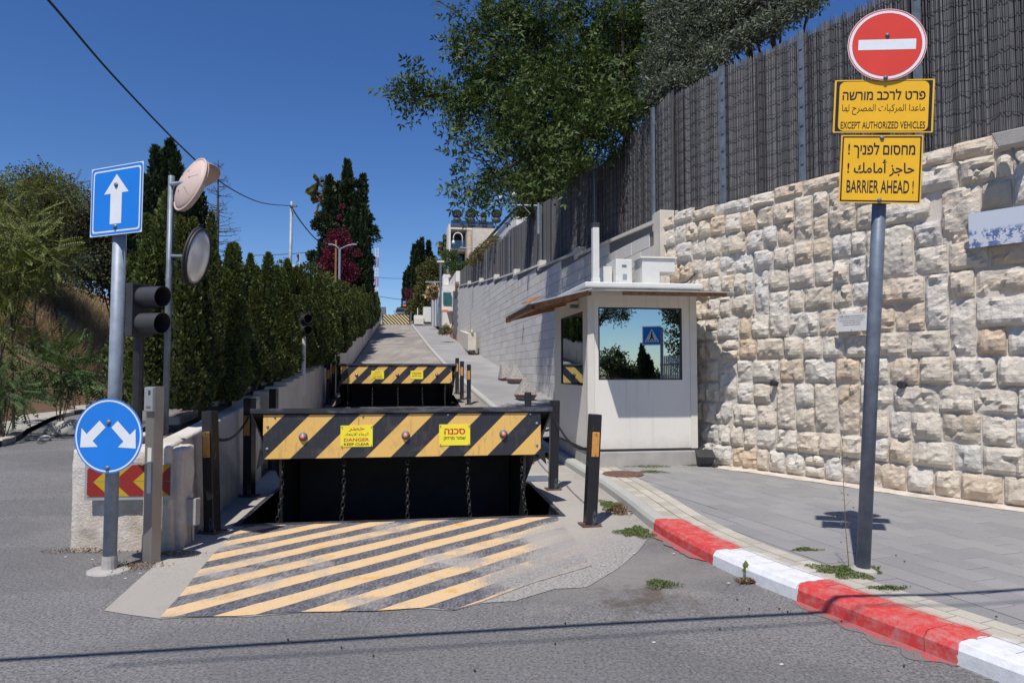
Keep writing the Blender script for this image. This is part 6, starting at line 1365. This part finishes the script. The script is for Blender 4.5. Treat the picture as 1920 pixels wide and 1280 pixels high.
# right-hand distant trees
for i, (px, pyt, w_, lb) in enumerate(((776, 462, 1.35, 'left one of the dark cypresses behind the bus stop sign'), (790, 449, 1.3, 'middle and tallest of the dark cypresses behind the bus stop sign'), (803, 455, 1.3, 'right one of the dark cypresses beside the gatehouse trees'), (765, 508, 1.3, 'lowest dark cypress at the left edge of the hilltop trees'))):
    big_cyp(px, pyt, 602, 95 + i, w_ * 1.0, 7000, .42, lb, 80 + i, tips=6, group='dark cypresses on the hilltop')
def leafy(name, label, cat, base, clumps, mat, size, n_per, trunk=None, clus=0, temp=LEAF, dirup=.0, rnd=.8, shell=.45, sq=(1, 1, .85), core=False):
    o = thing(name, label, cat, base); parts = []
    for (c, r_) in clumps:
        c = V(c) - V(base); n = int(n_per * r_ * r_); pt, v = blob_points(n, c, r_, sq, shell); dr = v + rng.normal(size=v.shape) * rnd; dr[:, 2] += dirup
        if clus:
            kc = max(3, n // 9); ix = rng.integers(0, kc, n); pt = pt[:kc][ix] + rng.normal(size=(n, 3)) * clus * np.array([1, 1, .8])
        parts.append((*scatter(*temp, pt, dr, rng.uniform(.7, 1.3, n) * size), 0))
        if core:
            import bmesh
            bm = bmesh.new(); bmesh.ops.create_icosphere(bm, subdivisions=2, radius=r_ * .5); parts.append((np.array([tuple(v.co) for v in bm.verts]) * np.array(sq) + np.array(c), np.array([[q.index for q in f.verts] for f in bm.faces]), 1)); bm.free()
    link('crown', npmesh('crown', parts, [M[mat], M['core']]), o)
    if trunk:
        mb = MB(); tr, tb = trunk; tp_ = V(tr[-1]) - V(base)
        mb.tube([V(p) - V(base) for p in tr], tb, 8); 
        for (c, r_) in clumps:
            q = V(c) - V(base); k = random.choice(tr[1:]); k = V(k) - V(base); m = k.lerp(q, .5) + V((0, 0, .15 * (q - k).length)); mb.tube([k, m, q], [tb[-1] * .7, tb[-1] * .4, .02], 6)
        mb.build('trunk', M['barkd'], o)
    return o
D = 88; leafy('leafy_tree', 'rounded mid-green tree between dark cypresses and gatehouse', 'tree', P(808, 600, D), [(P(x, y, D - 2), r_) for x, y, r_ in ((800, 510, 1.4), (812, 500, 1.3), (820, 515, 1.3), (808, 530, 1.6), (798, 550, 1.6), (815, 555, 1.8), (806, 575, 1.6), (825, 535, 1.1), (785, 575, 1.5), (775, 585, 1.0))], 'bush', .24, 900)
D = 70; leafy('leafy_tree', 'pale leafy shrubs growing below the apartment balconies', 'tree', P(858, 540, D), [(P(x, y, D), r_) for x, y, r_ in ((842, 485, .8), (848, 500, .9), (858, 502, .9), (868, 505, .9), (876, 497, .6), (838, 475, .5), (850, 477, .6))], 'ail_d', .16, 1300)
leafy('bougainvillea', 'small red bougainvillea spray in the hilltop trees', 'climbing plant', P(766, 570, 90), [(P(764, 545, 90), .5), (P(768, 552, 90), .5), (P(763, 560, 90), .4)], 'bract', .14, 700)
leafy('dry_palm_fronds', 'drooping dry fronds hanging over the slatted wall', 'plant', P(815, 545, 70), [(P(812, 540, 70), .5), (P(818, 548, 70), .6), (P(806, 552, 70), .45)], 'dry', .5, 160, temp=BLADE)
leafy('flowering_shrub', 'round shrub with pink flowers on the pavement by the gatehouse', 'shrub', Gp(835, 629), [(P(835, 619, 49), .42), (P(829, 622, 49), .3), (P(841, 620, 49), .35), (P(836, 613, 49.3), .28)], 'bush', .07, 5000)
leafy('pink_flowers', 'pink blossoms scattered on the shrub by the gatehouse', 'flowers', Gp(835, 629) + V((0, -.1, 0)), [(P(828, 613, 48.6), .06), (P(841, 612, 48.6), .06), (P(838, 627, 48.6), .10), (P(845, 618, 48.6), .06)], 'flower', .06, 4000)
leafy('ivy', 'brownish ivy spilling over the far end of the reed fence', 'climbing plant', P(900, 490, 42), [(P(x, y, D_), r_) for x, y, D_, r_ in ((884, 490, 42.5, .35), (890, 483, 41.5, .4), (897, 476, 40, .4), (904, 470, 38.5, .4), (912, 462, 37, .35), (920, 455, 35.5, .32), (928, 450, 34, .28), (893, 492, 41.5, .3), (903, 482, 39, .3))], 'ivy', .09, 3500)
# low far shrubs behind hedge left
D = 40; leafy('leafy_tree', 'low green treetops showing over the hedge by the utility pole', 'tree', P(530, 560, D), [(P(x, y, D), r_) for x, y, r_ in ((530, 500, .5), (538, 508, .5), (575, 505, .55), (588, 503, .4), (500, 520, .6), (470, 500, .4), (560, 530, .8), (600, 530, .9))], 'cyp', .14, 1300)
o, p = bthing('distant_white_house', 'small white house roof just over the hedge below the flag', 'building', 575, 545, 75); part(o, p, 'wall', 'render_white', 75, 562, 521, 590, 545, 5); part(o, p, 'water_tank', 'blackmatt', 75, 546, 500, 557, 512, 1.5, .2); part(o, p, 'tank_lid', 'white', 74.9, 548, 496, 554, 500, 1.0)

# left bank bushes
def bank_base(px, D): x = (px - 960) / F * D; return V((x, D, terr(x, D) - .1))
BUSH = [('olive green bush at the far left behind the tree of heaven', 28, ((-60, 380, 1.4), (-20, 365, 1.2), (20, 400, 1.5), (60, 430, 1.4), (10, 460, 1.6), (-40, 480, 1.6)), 'bush'),
        ('spreading bush with feathery top left of the square arrow sign', 27, ((75, 350, 1.1), (100, 375, 1.3), (130, 400, 1.4), (95, 430, 1.5), (150, 440, 1.4), (120, 480, 1.5), (60, 480, 1.3)), 'bush'),
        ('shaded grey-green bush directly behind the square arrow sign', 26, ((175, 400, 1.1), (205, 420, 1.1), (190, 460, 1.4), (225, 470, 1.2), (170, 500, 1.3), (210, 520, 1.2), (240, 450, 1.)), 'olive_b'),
        ('low shrub at the far left edge above the dry grass', 24, ((0, 530, .7), (-30, 540, 1.)), 'bush')]
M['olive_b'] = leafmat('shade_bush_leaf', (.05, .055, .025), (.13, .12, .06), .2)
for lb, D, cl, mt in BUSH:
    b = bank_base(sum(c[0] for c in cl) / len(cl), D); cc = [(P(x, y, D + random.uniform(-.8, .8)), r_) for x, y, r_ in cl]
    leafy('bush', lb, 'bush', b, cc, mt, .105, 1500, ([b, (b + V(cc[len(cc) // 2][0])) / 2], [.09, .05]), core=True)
cp = compound(7, .16, .045, .35)
# feathery sprays over the bushes
leafy('feathery_shoots', 'tall feathery shoots rising against the sky at the top of the left bushes', 'plant', bank_base(60, 24.5), [(P(x, y, 24), r_) for x, y, r_ in ((85, 332, .35), (110, 345, .3), (55, 345, .4), (138, 345, .2), (95, 322, .15), (20, 345, .4), (70, 365, .5), (120, 372, .4))], 'ail', .42, 240, ([bank_base(60, 24.5), P(75, 390, 24.3)], [.05, .03]), temp=cp, sq=(1, 1, .7), dirup=-.1)
def heaven(label, D, base, cl, size, n, mat):
    b = bank_base(base, D); b.z = min(b.z, P(0, 800, D).z + 5); cc = [(P(x, y, D + random.uniform(-.4, .4)), r_) for x, y, r_ in cl]
    leafy('tree_of_heaven', label, 'tree', b, cc, mat, size, n, ([b, (b + V(cc[0][0])) / 2], [.035, .02]), temp=compound(11, .15, .036, .32), shell=.1, dirup=-.25, rnd=.5, sq=(1, 1, .9))
heaven('bright yellow-green tree of heaven at the left edge with feathered leaves', 17, 30, ((20, 450, .8), (60, 470, .7), (95, 480, .5), (10, 510, .7), (50, 520, .4), (-20, 480, .8), (-10, 560, .6), (90, 500, .35)), .62, 130, 'ail')
heaven('slender sapling with feathered leaves at the left edge below the bright tree', 15.5, 10, ((-15, 610, .45), (15, 600, .3), (10, 640, .3), (-5, 660, .35)), .45, 150, 'ail')
heaven('dark green sapling spreading over the bank right of the left edge', 16.5, 115, ((115, 680, .45), (90, 690, .4), (145, 690, .4), (120, 705, .4), (155, 700, .3)), .62, 210, 'ail_d')
heaven('low dark sapling at the lower left edge of the bank', 15, 20, ((0, 700, .38), (25, 725, .38), (50, 735, .3), (10, 745, .35), (-30, 720, .5)), .5, 210, 'ail_d')
# dry grass and litter on the bank
pts = []; 
while len(pts) < 42000:
    x = random.uniform(-24, -8.5); y = random.uniform(13, 34); 
    if x / y < -.85 or x / y > -.52: continue
    d = ldist(x, y)
    if d < 1.6 or noise.noise(V((x * .5, y * .5, 9))) < -.22 + max(0, 2.8 - d) * .35: continue
    pts.append((x, y, bankz(x, y, d)))
pts = np.array(pts); dr = np.stack([rng.normal(size=len(pts)) * .5, rng.normal(size=len(pts)) * .5, np.ones(len(pts))], 1); bl_v, bl_f = scatter(BLADE[0] * np.array([.022, 1, 1]), BLADE[1], pts, dr, rng.uniform(.3, 1.1, len(pts)))
tag(link('dry_grass', npmesh('dry_grass', [(bl_v, bl_f, 0)], M['dry'])), 'brown dry grass covering the left bank under the bushes', 'grass', kind='stuff')
lt = [(42, 772, .16), (95, 762, .06), (160, 670, .12), (175, 680, .10), (183, 695, .12), (150, 760, .05), (70, 765, .05), (185, 715, .1), (172, 705, .08)]
for i, (px, py, r_) in enumerate(lt):
    D = 17.5 if i in (0, 1, 5, 6) else 20; 
    d = ray(px, py); k = 8
    while k < 40 and (V((0, 0, CAMZ)) + d * k).z > terr((d * k).x, (d * k).y): k += .05
    q = V((0, 0, CAMZ)) + d * k
    if i == 0: rock('crumpled_bag', 'crumpled white plastic bag lying at the foot of the dirt bank', q, r_, M['white'], 11, (1.3, .7, .5), 'litter')
    else: rock('pale_stone', 'small pale stone lying among the dirt of the left bank', q + V((0, 0, .02)), r_, M['limestone'], i, (1, 1, .7), 'stone')['group'] = 'pale stones on the left bank'

# big broad-leaved tree over the fence
TB = V((3.9, 17.4, 3.9)); cl = [(P(x, y, D), r_) for x, y, D, r_ in ((1000, 195, 18.8, 1.0), (1050, 225, 19, 1.0), (970, 150, 18.8, .8), (1085, 150, 19, 1.1), (1025, 285, 19, .7), (965, 235, 18.8, .7), (1065, 295, 19.4, .7), (1030, 120, 18.6, .9), (1105, 215, 18.4, .9), (1140, 120, 18.6, 1.0), (990, 290, 18.6, .45), (1200, 150, 15.5, .7), (1215, 200, 14.6, .42), (1180, 225, 15, .45), (1225, 100, 15.5, .6), (1140, 260, 15.6, .45), (1100, 290, 15.6, .4), (950, 330, 16, .4), (1000, 330, 17, .45), (1170, 30, 15.5, .7))]
for x, y, D, r_ in ((752, 185, 14.6, .30), (772, 165, 14.6, .33), (800, 178, 14.8, .45), (835, 185, 15, .5), (775, 205, 14.6, .25), (870, 205, 15.2, .6), (905, 190, 15.4, .65), (865, 60, 15.2, .45), (880, 100, 15.3, .55), (885, 145, 15.3, .45), (910, 40, 15.5, .65), (930, 85, 15.5, .75), (905, 130, 15.4, .5), (950, 20, 15.8, .7), (985, 60, 16, .8), (960, 130, 15.6, .65), (990, 10, 16, .8), (1030, 50, 16.2, .95), (1085, 20, 16.4, .95), (1130, 60, 16.5, .9), (1040, 120, 15.8, .95), (1000, 170, 15.4, .8), (955, 195, 15, .6), (940, 235, 14.8, .5), (985, 230, 15, .75), (1050, 190, 15.2, .95), (1100, 130, 15.8, .9), (1160, 110, 16, .8), (1120, 190, 15.2, .85), (1175, 170, 15.5, .6), (1190, 60, 16, .7), (1230, 30, 16, .7), (1190, 10, 16.5, .7), (1240, 90, 16, .6), (945, 275, 14.6, .42), (985, 285, 14.8, .6), (1040, 255, 15, .8), (1095, 240, 15, .7), (1020, 310, 14.9, .6), (1065, 300, 15, .55), (905, 265, 14.4, .3), (1150, 235, 15.2, .5),
                    (882, 285, 14.2, .22), (870, 292, 14.2, .18), (905, 325, 14.3, .25), (935, 325, 14.4, .32), (965, 335, 14.4, .30), (995, 340, 14.5, .28), (880, 350, 14.2, .28), (865, 368, 14.1, .22), (900, 365, 14.2, .28), (925, 350, 14.2, .25), (885, 385, 14.1, .2), (905, 392, 14.1, .12), (960, 385, 14.1, .13), (968, 372, 14.2, .16), (820, 2, 15, .16), (845, 225, 14.8, .3), (835, 160, 15, .25), (970, 375, 14.0, .16), (860, 240, 14.8, .16)):
    cl.append((P(x, y, D), r_ * (.86 if r_ > .5 else .95)))
cpe = compound(3, .46, .075, .45)
o = leafy('broad_leaved_tree', 'large dark broad-leaved tree leaning over the reed fence above the road', 'tree', TB, cl, 'pecan', .31, 330, None, clus=.09, temp=cpe, shell=.25, dirup=-.35, rnd=.6)
mb = MB(); tw = MB(); mb.tube([TB, TB + V((-.2, -.3, 2.2)), P(1150, 190, 16.6)], [.22, .19, .16], 10); forks = []
for (path_, rr) in (([P(1150, 190, 16.6), P(1110, 185, 16.2), P(1060, 195, 15.8), P(1000, 190, 15.5), P(900, 195, 15.2), P(810, 180, 14.9)], [.13, .10, .08, .05, .03, .012]), ([P(1150, 190, 16.6), P(1130, 130, 16.3), P(1100, 60, 16.3), P(1050, 0, 16.3)], [.12, .09, .06, .03]), ([P(1110, 185, 16.2), P(1040, 130, 16), P(960, 80, 15.7), P(890, 60, 15.4)], [.08, .06, .035, .015]),
        ([P(1130, 240, 15.8), P(1060, 260, 15.2), P(990, 290, 14.9), P(930, 330, 14.4), P(880, 365, 14.2)], [.08, .06, .04, .02, .01]), ([P(1150, 190, 16.6), P(1190, 100, 16.4), P(1215, 0, 16.4)], [.12, .09, .05]), ([P(1180, 140, 16.6), P(1235, 60, 16.2), P(1250, -10, 16.)], [.09, .06, .04])):
    mb.tube(path_, rr, 7); forks += path_
for (c, r_) in cl:
    f = min(forks, key=lambda q: (q - c).length); m = f.lerp(c, .5) + V((0, 0, .12)); mb.tube([f, m, c], [.022, .014, .006], 4)
    for k in range(3): e = c + V((random.gauss(0, 1), random.gauss(0, 1), random.gauss(0, .6))) * r_ * .7; mb.tube([c, e], [.008, .004], 3)
mb.v = [tuple(V(v) - TB) for v in mb.v]; mb.build('trunk', M['barkd'], o)
# slim stems and silvery olive at the fence
b = V((6.6, 15.5, 4.0)); cl2 = [(P(x, y, D), r_) for x, y, D, r_ in ((1235, 120, 13.9, .45), (1260, 80, 14.0, .55), (1290, 50, 14.0, .6), (1250, 160, 13.6, .40), (1290, 110, 13.8, .55), (1330, 60, 13.8, .6), (1330, 20, 14, .6), (1380, 40, 13.6, .55), (1400, 10, 13.6, .6), (1440, 20, 13.2, .5), (1370, 5, 14, .6), (1225, 170, 13.8, .3), (1270, 150, 13.4, .32), (1340, 100, 13.2, .35), (1310, 150, 13.2, .25), (1480, 5, 12.8, .45), (1290, 10, 14.2, .6), (1390, 75, 13, .3), (1430, 55, 12.7, .3), (1520, -5, 12.2, .35), (1460, -20, 13, .6), (1250, 20, 14.3, .5), (1300, 150, 13.2, .3), (1345, 112, 13, .32), (1400, 72, 12.8, .32), (1450, 42, 12.4, .32), (1500, 12, 12, .32), (1242, 190, 13.7, .32), (1320, 60, 14.6, .6), (1380, 30, 14.4, .6), (1440, 0, 14, .6), (1280, 110, 14.6, .5))]
leafy('olive_tree', 'silvery grey-green olive tree spilling over the top of the reed fence', 'tree', b, cl2, 'olive', .10, 5200, ([b, b + V((-.6, -.6, 1.8)), P(1330, 60, 14.2)], [.16, .12, .07]), temp=(LEAF[0] * np.array([.55, 1, 1]), LEAF[1]), core=False, shell=.15)
for i, x in enumerate((1165, 1215, 1258)):
    q = P(x, 0, 15.5); tag((lambda o_: (setattr(o_, 'location', (q.x, q.y, 4.2)), o_)[1])(MB().tube([(0, 0, 0), (.05, 0, 3), (.0, 0, 7.5)], [.05, .04, .03], 6).build('bare_stem', M['barkd'])), ('left', 'middle', 'right')[i] + ' one of three thin bare stems rising through the foliage behind the fence', 'stem', 'thin stems behind the reed fence')
# conifer behind fence seen between fence and tree (px 975..1060, 320..400)
leafy('conifer_hedge', 'green conifer hedge peeping over the fence under the broad tree', 'tree', P(1010, 460, 25), [(P(x, y, 25), r_) for x, y, r_ in ((985, 360, .6), (1010, 345, .8), (1040, 340, .8), (1065, 330, .7), (990, 385, .6), (1020, 375, .8), (985, 335, .4), (1050, 365, .7), (978, 400, .35), (1090, 320, .7))], 'cyp', .13, 2600, temp=(LEAF[0] * np.array([.5, 1, 1]), LEAF[1]), dirup=1.2, core=True)
# weeds
def weed(px, py, rx, ry, n, label, off=.125, mat='weed', h=.03, size=.012):
    c = Gp(px, py, off); n = int(n * 2.2); p = np.zeros((n, 3)); a = rng.uniform(0, 2 * pi, n); r_ = rng.random(n) ** .6; k = 1 + .3 * np.sin(a * 3 + px) + .2 * np.sin(a * 7 + py); p[:, 0] = np.cos(a) * r_ * rx * k; p[:, 1] = np.sin(a) * r_ * ry * k; p[:, 2] = rng.random(n) * h * (1 - r_ * .7)
    dr = rng.normal(size=(n, 3)); dr[:, 2] = np.abs(dr[:, 2]) * .7 + .15; n = n; o = link('weed_patch', npmesh('weed_patch', [(*scatter(LEAF[0] * np.array([1.3, 1, 1]), LEAF[1], p, dr, size * rng.uniform(.6, 1.4, n)), 0)], M[mat])); o.location = c; return tag(o, label, 'weeds', kind='stuff')
weed(1205, 873, .45, .22, 1500, 'low green weeds growing at the manhole cover before the booth'); weed(1222, 885, .22, .12, 500, 'weeds creeping over the rim of the manhole cover'); weed(1308, 873, .26, .05, 300, 'thin tuft of weeds in a paving joint right of the booth plinth')
weed(1192, 998, .17, .22, 1800, 'green weed mat on the road at the start of the red kerb', .012); weed(1145, 948, .14, .3, 1300, 'weeds along the unpainted kerb beside the leaning bollard', .012)
weed(1160, 962, .13, .10, 260, 'withered reddish weed at the foot of the kerb', .02, 'redweed', .13, .022)
weed(1590, 1072, .24, .17, 2000, 'green and brown weed mat around the foot of the no entry post'); weed(1510, 1032, .12, .03, 260, 'small weed tuft between the pale border pavers'); weed(1665, 1104, .13, .03, 260, 'thin weed line beside the foot of the no entry post')
weed(1240, 1096, .13, .10, 500, 'sparse green weeds on the dusty asphalt patch', .012); weed(1403, 1090, .10, .05, 260, 'dry leaf litter at the foot of the white kerb', .012, 'redweed', .02, .02)
weed(245, 1062, .3, .14, 170, 'dry weeds and litter between the sign pole and intercom post', .01, 'redweed', .03, .014); weed(330, 1040, .22, .07, 160, 'dry weeds along the end of the planter wall', .01, 'redweed', .05, .015); weed(160, 1035, .4, .04, 150, 'dry weeds at the foot of the white front wall', .01, 'redweed', .05, .014)
for (px, py, n) in ((640, 690, 5),): pass
sp = thing('sprouting_plant', 'small bright green sprout growing at the foot of the white kerb', 'plant', Gp(1398, 1085, .01)); v = np.array([[.3, 0, 1], [-.4, .1, 1], [0, .3, 1.], [.5, -.3, .6], [-.5, -.3, .5], [.1, 0, 1.3]]); pos = np.array([[.0, 0, .05], [0, 0, .06], [0, 0, .07], [0, 0, .04], [0, 0, .04], [0, 0, .09]]); link('leaves', npmesh('leaves', [(*scatter(LEAF[0] * np.array([1.5, 1, 1]), LEAF[1], pos, v, np.full(6, .06)), 0)], M['ail']), sp); mb = MB(); mb.tube([(0, 0, 0), (0, 0, .1)], .004, 5); mb.build('stem', M['weed'], sp)
tw = thing('thin_weed_stalk', 'tall thin dry stalk growing beside the no entry post', 'plant', Gp(1592, 1065, .125)); mb = MB(); mb.tube([(0, 0, 0), (-.02, 0, .3), (-.03, 0, .65), (-.035, 0, .95)], [.004, .003, .0025, .001], 5); 
for k in range(9): z = .15 + k * .085; mb.tube([(-.02, 0, z), (-.02 + .05 * (-1) ** k, 0, z + .05)], .0015, 3)
mb.build('stalk', M['redweed'], tw); pos = np.stack([rng.uniform(-.08, .05, 26), rng.normal(size=26) * .02, rng.uniform(.1, .95, 26)], 1); link('leaves', npmesh('leaves', [(*scatter(*LEAF, pos, rng.normal(size=(26, 3)), np.full(26, .022)), 0)], M['weed']), tw)
# debris specks on road and pavement
mb = MB()
for px, py, off in ((1680, 1042, .13), (1696, 1053, .13), (1868, 1158, .13), (1461, 1143, .0), (1477, 1149, .0), (1578, 1166, 0), (1405, 1142, 0), (1382, 1124, 0), (1695, 1250, 0), (1041, 1207, 0), (1350, 1180, 0), (1060, 1170, 0), (700, 1230, 0), (640, 1215, 0), (540, 1200, 0), (890, 1260, 0)):
    c = Gp(px, py, off + .006); mb.lathe([(.003, -.006), (.008, 0), (.004, .006)], 6, tuple(c + V((0, 0, .005))))
tag(mb.build('fallen_berries', M['barkd']), 'dark fallen berries scattered over asphalt and pavement', 'berries', kind='stuff')
mb = MB()
for px, py, off in ((1187, 1038, .01), (1262, 1038, .01), (1365, 1095, 0.01), (1224, 1207, .0), (1464, 1247, 0), (1130, 1060, .01), (260, 1075, 0), (232, 1085, 0), (170, 1050, 0), (120, 1045, 0)):
    c = Gp(px, py, off + .004); mb.hexa(c, (.02, .008, 0), (-.004, .012, 0), (0, 0, .004))
tag(mb.build('paper_scraps', M['white']), 'tiny white paper scraps on the road beside the kerb', 'litter', kind='stuff')
M['grit'] = plain('grit', (.17, .16, .15), .9, .3, 30)
# gravel grit along kerbs and around the pit
n = 5200; mb = []; pos = []
for _ in range(n):
    k = random.random()
    if k < .35: u = random.uniform(1, 12); q = kpt(u, -abs(random.gauss(0, .09)) - .01); pos.append((q.x, q.y, G(q.x, q.y) + .006))
    elif k < .65: q = Gp(random.gauss(230, 90), random.gauss(1062, 18)); pos.append((q.x, q.y, .003))
    else: x, y = random.uniform(-5, 3), random.uniform(3.2, 5.6); pos.append((x, y, .002))
pos = np.array(pos); tv = np.array([[-.5, -.5, 0], [.5, -.4, 0], [0, .6, 0], [0, 0, .7]], float); tf = np.array([[0, 1, 3], [1, 2, 3], [2, 0, 3]]); lv, lf = scatter(tv, tf, pos, np.tile([[0., 1, 0.]], (len(pos), 1)) + rng.normal(size=(len(pos), 3)) * .2, rng.uniform(.003, .010, len(pos)), np.zeros(len(pos)))
tag(link('loose_grit', npmesh('loose_grit', [(lv, lf, 0)], M['grit'])), 'loose grit and pebbles on the asphalt', 'grit', kind='stuff')

# ---------------------------------------------------------------- what the booth window mirrors, behind the camera
wn = V((sin(R(8.5)), -cos(R(8.5)), 0)); w0 = V((C0.x, C0.y, 0))
def RF(px, py, dist):
    d = ray(px, py).normalized(); o = V((0, 0, CAMZ)); t_ = (w0 - o).dot(wn) / d.dot(wn); h = o + d * t_; r_ = d - 2 * d.dot(wn) * wn; return h + r_ * dist
q = RF(1223, 629, 10.2); cs = thing('crossing_sign', 'blue pedestrian crossing sign on a pole beside the street behind the camera', 'road sign', (q.x, q.y, 0)); cs.rotation_euler = (0, 0, atan2(w0.x - q.x, -(w0.y - q.y)) + 0.12 )
mb = MB(); mb.tube([(-.30, .04, 0), (-.30, .04, q.z + .25)], .05, 12); mb.build('pole', M['galv_d'], cs)
mb = MB(); mb.box(-.30, .30, 0, .004, q.z - .30, q.z + .30); sp_ = mb.build('sign_plate', M['signwhite'], cs)
mb = MB(); mb.flat([(-.27, q.z - .27), (.27, q.z - .27), (.27, q.z + .27), (-.27, q.z + .27)], -.002); mb.build('blue_field', M['signblue'], sp_)
mb = MB(); mb.flat([(-.23, q.z - .20), (.23, q.z - .20), (0, q.z + .22)], -.004); mb.build('white_triangle', M['signwhite'], sp_)
mb = MB(); mb.flat(circ(.032, 12, .0, q.z + .10), -.006); mb.flat([(-.03, q.z + .06), (.03, q.z + .06), (.035, q.z - .04), (.09, q.z - .16), (.06, q.z - .16), (0, q.z - .07), (-.06, q.z - .16), (-.09, q.z - .16), (-.035, q.z - .04)], -.006)
for k in range(5): mb.flat([(-.17 + k * .075, q.z - .19), (-.14 + k * .075, q.z - .19), (-.125 + k * .07, q.z - .13), (-.145 + k * .07, q.z - .13)], -.006)
mb.build('black_walker', M['signblack'], sp_)
b = RF(1272, 700, 17); b.z = 0; leafy('street_tree', 'leafy tree behind the camera mirrored in the right side of the booth window', 'tree', b, [(RF(x, y, 17), r_) for x, y, r_ in ((1262, 590, .5), (1278, 575, .8), (1285, 610, .8), (1275, 640, .6), (1290, 650, .8), (1258, 570, .4), (1295, 570, 1.), (1284, 680, .6))], 'bush', .12, 1100, ([b, RF(1285, 640, 17)], [.14, .09]))
b = RF(1205, 720, 24); b.z = 0; o = thing('cypress_tree', 'dark cypress behind the camera mirrored low in the booth window', 'tree', b); hh_ = RF(1205, 648, 24).z; link('crown', cypress_mesh('crown', hh_, .62, 5000, .14, M['cypd'], 91, tips=4), o); link('trunk', trunk_mesh(2.5, .08, M['barkd']), o)
b = RF(1150, 720, 26); b.z = 0; leafy('bush', 'low bushes behind the camera mirrored at the bottom of the booth window', 'bush', b, [(RF(x, y, 26), r_) for x, y, r_ in ((1155, 690, .9), (1170, 698, .8), (1185, 702, .8), (1140, 680, 1.), (1230, 705, .6), (1160, 665, .5))], 'bush', .14, 900, core=True)
b = RF(1160, 600, 13); leafy('hanging_branch', 'branch of leaves behind the camera mirrored at the top left of the booth window', 'tree', V((b.x, b.y, 0)), [(RF(x, y, 13), r_) for x, y, r_ in ((1140, 572, .4), (1155, 578, .45), (1170, 572, .35), (1160, 590, .3), (1148, 585, .3))], 'pecan', .24, 420, ([V((b.x - 1.2, b.y, 0)), V((b.x - 1.0, b.y, 3)), RF(1150, 560, 13)], [.1, .08, .04]), temp=cpe)
f0, f1 = RF(1241, 700, 14.5), RF(1275, 700, 12.5); f0.z = f1.z = 0; sf = thing('slat_fence', 'dark slatted fence behind the camera mirrored at the lower right of the booth window', 'fence', f0); d = f1 - f0
for k in range(11): mb = MB(); mb.hexa(d * (k / 10), d.normalized() * .07, (-d.normalized().y * .03, d.normalized().x * .03, 0), (0, 0, 2.25)); mb.build('slat', M['galv_d'], sf)
for z_ in (.4, 1.9): mb = MB(); mb.hexa(V((0, 0, z_)) + V((-d.normalized().y, d.normalized().x, 0)) * .035, d, (-d.normalized().y * .03, d.normalized().x * .03, 0), (0, 0, .06)); mb.build('rail', M['blackmatt'], sf)
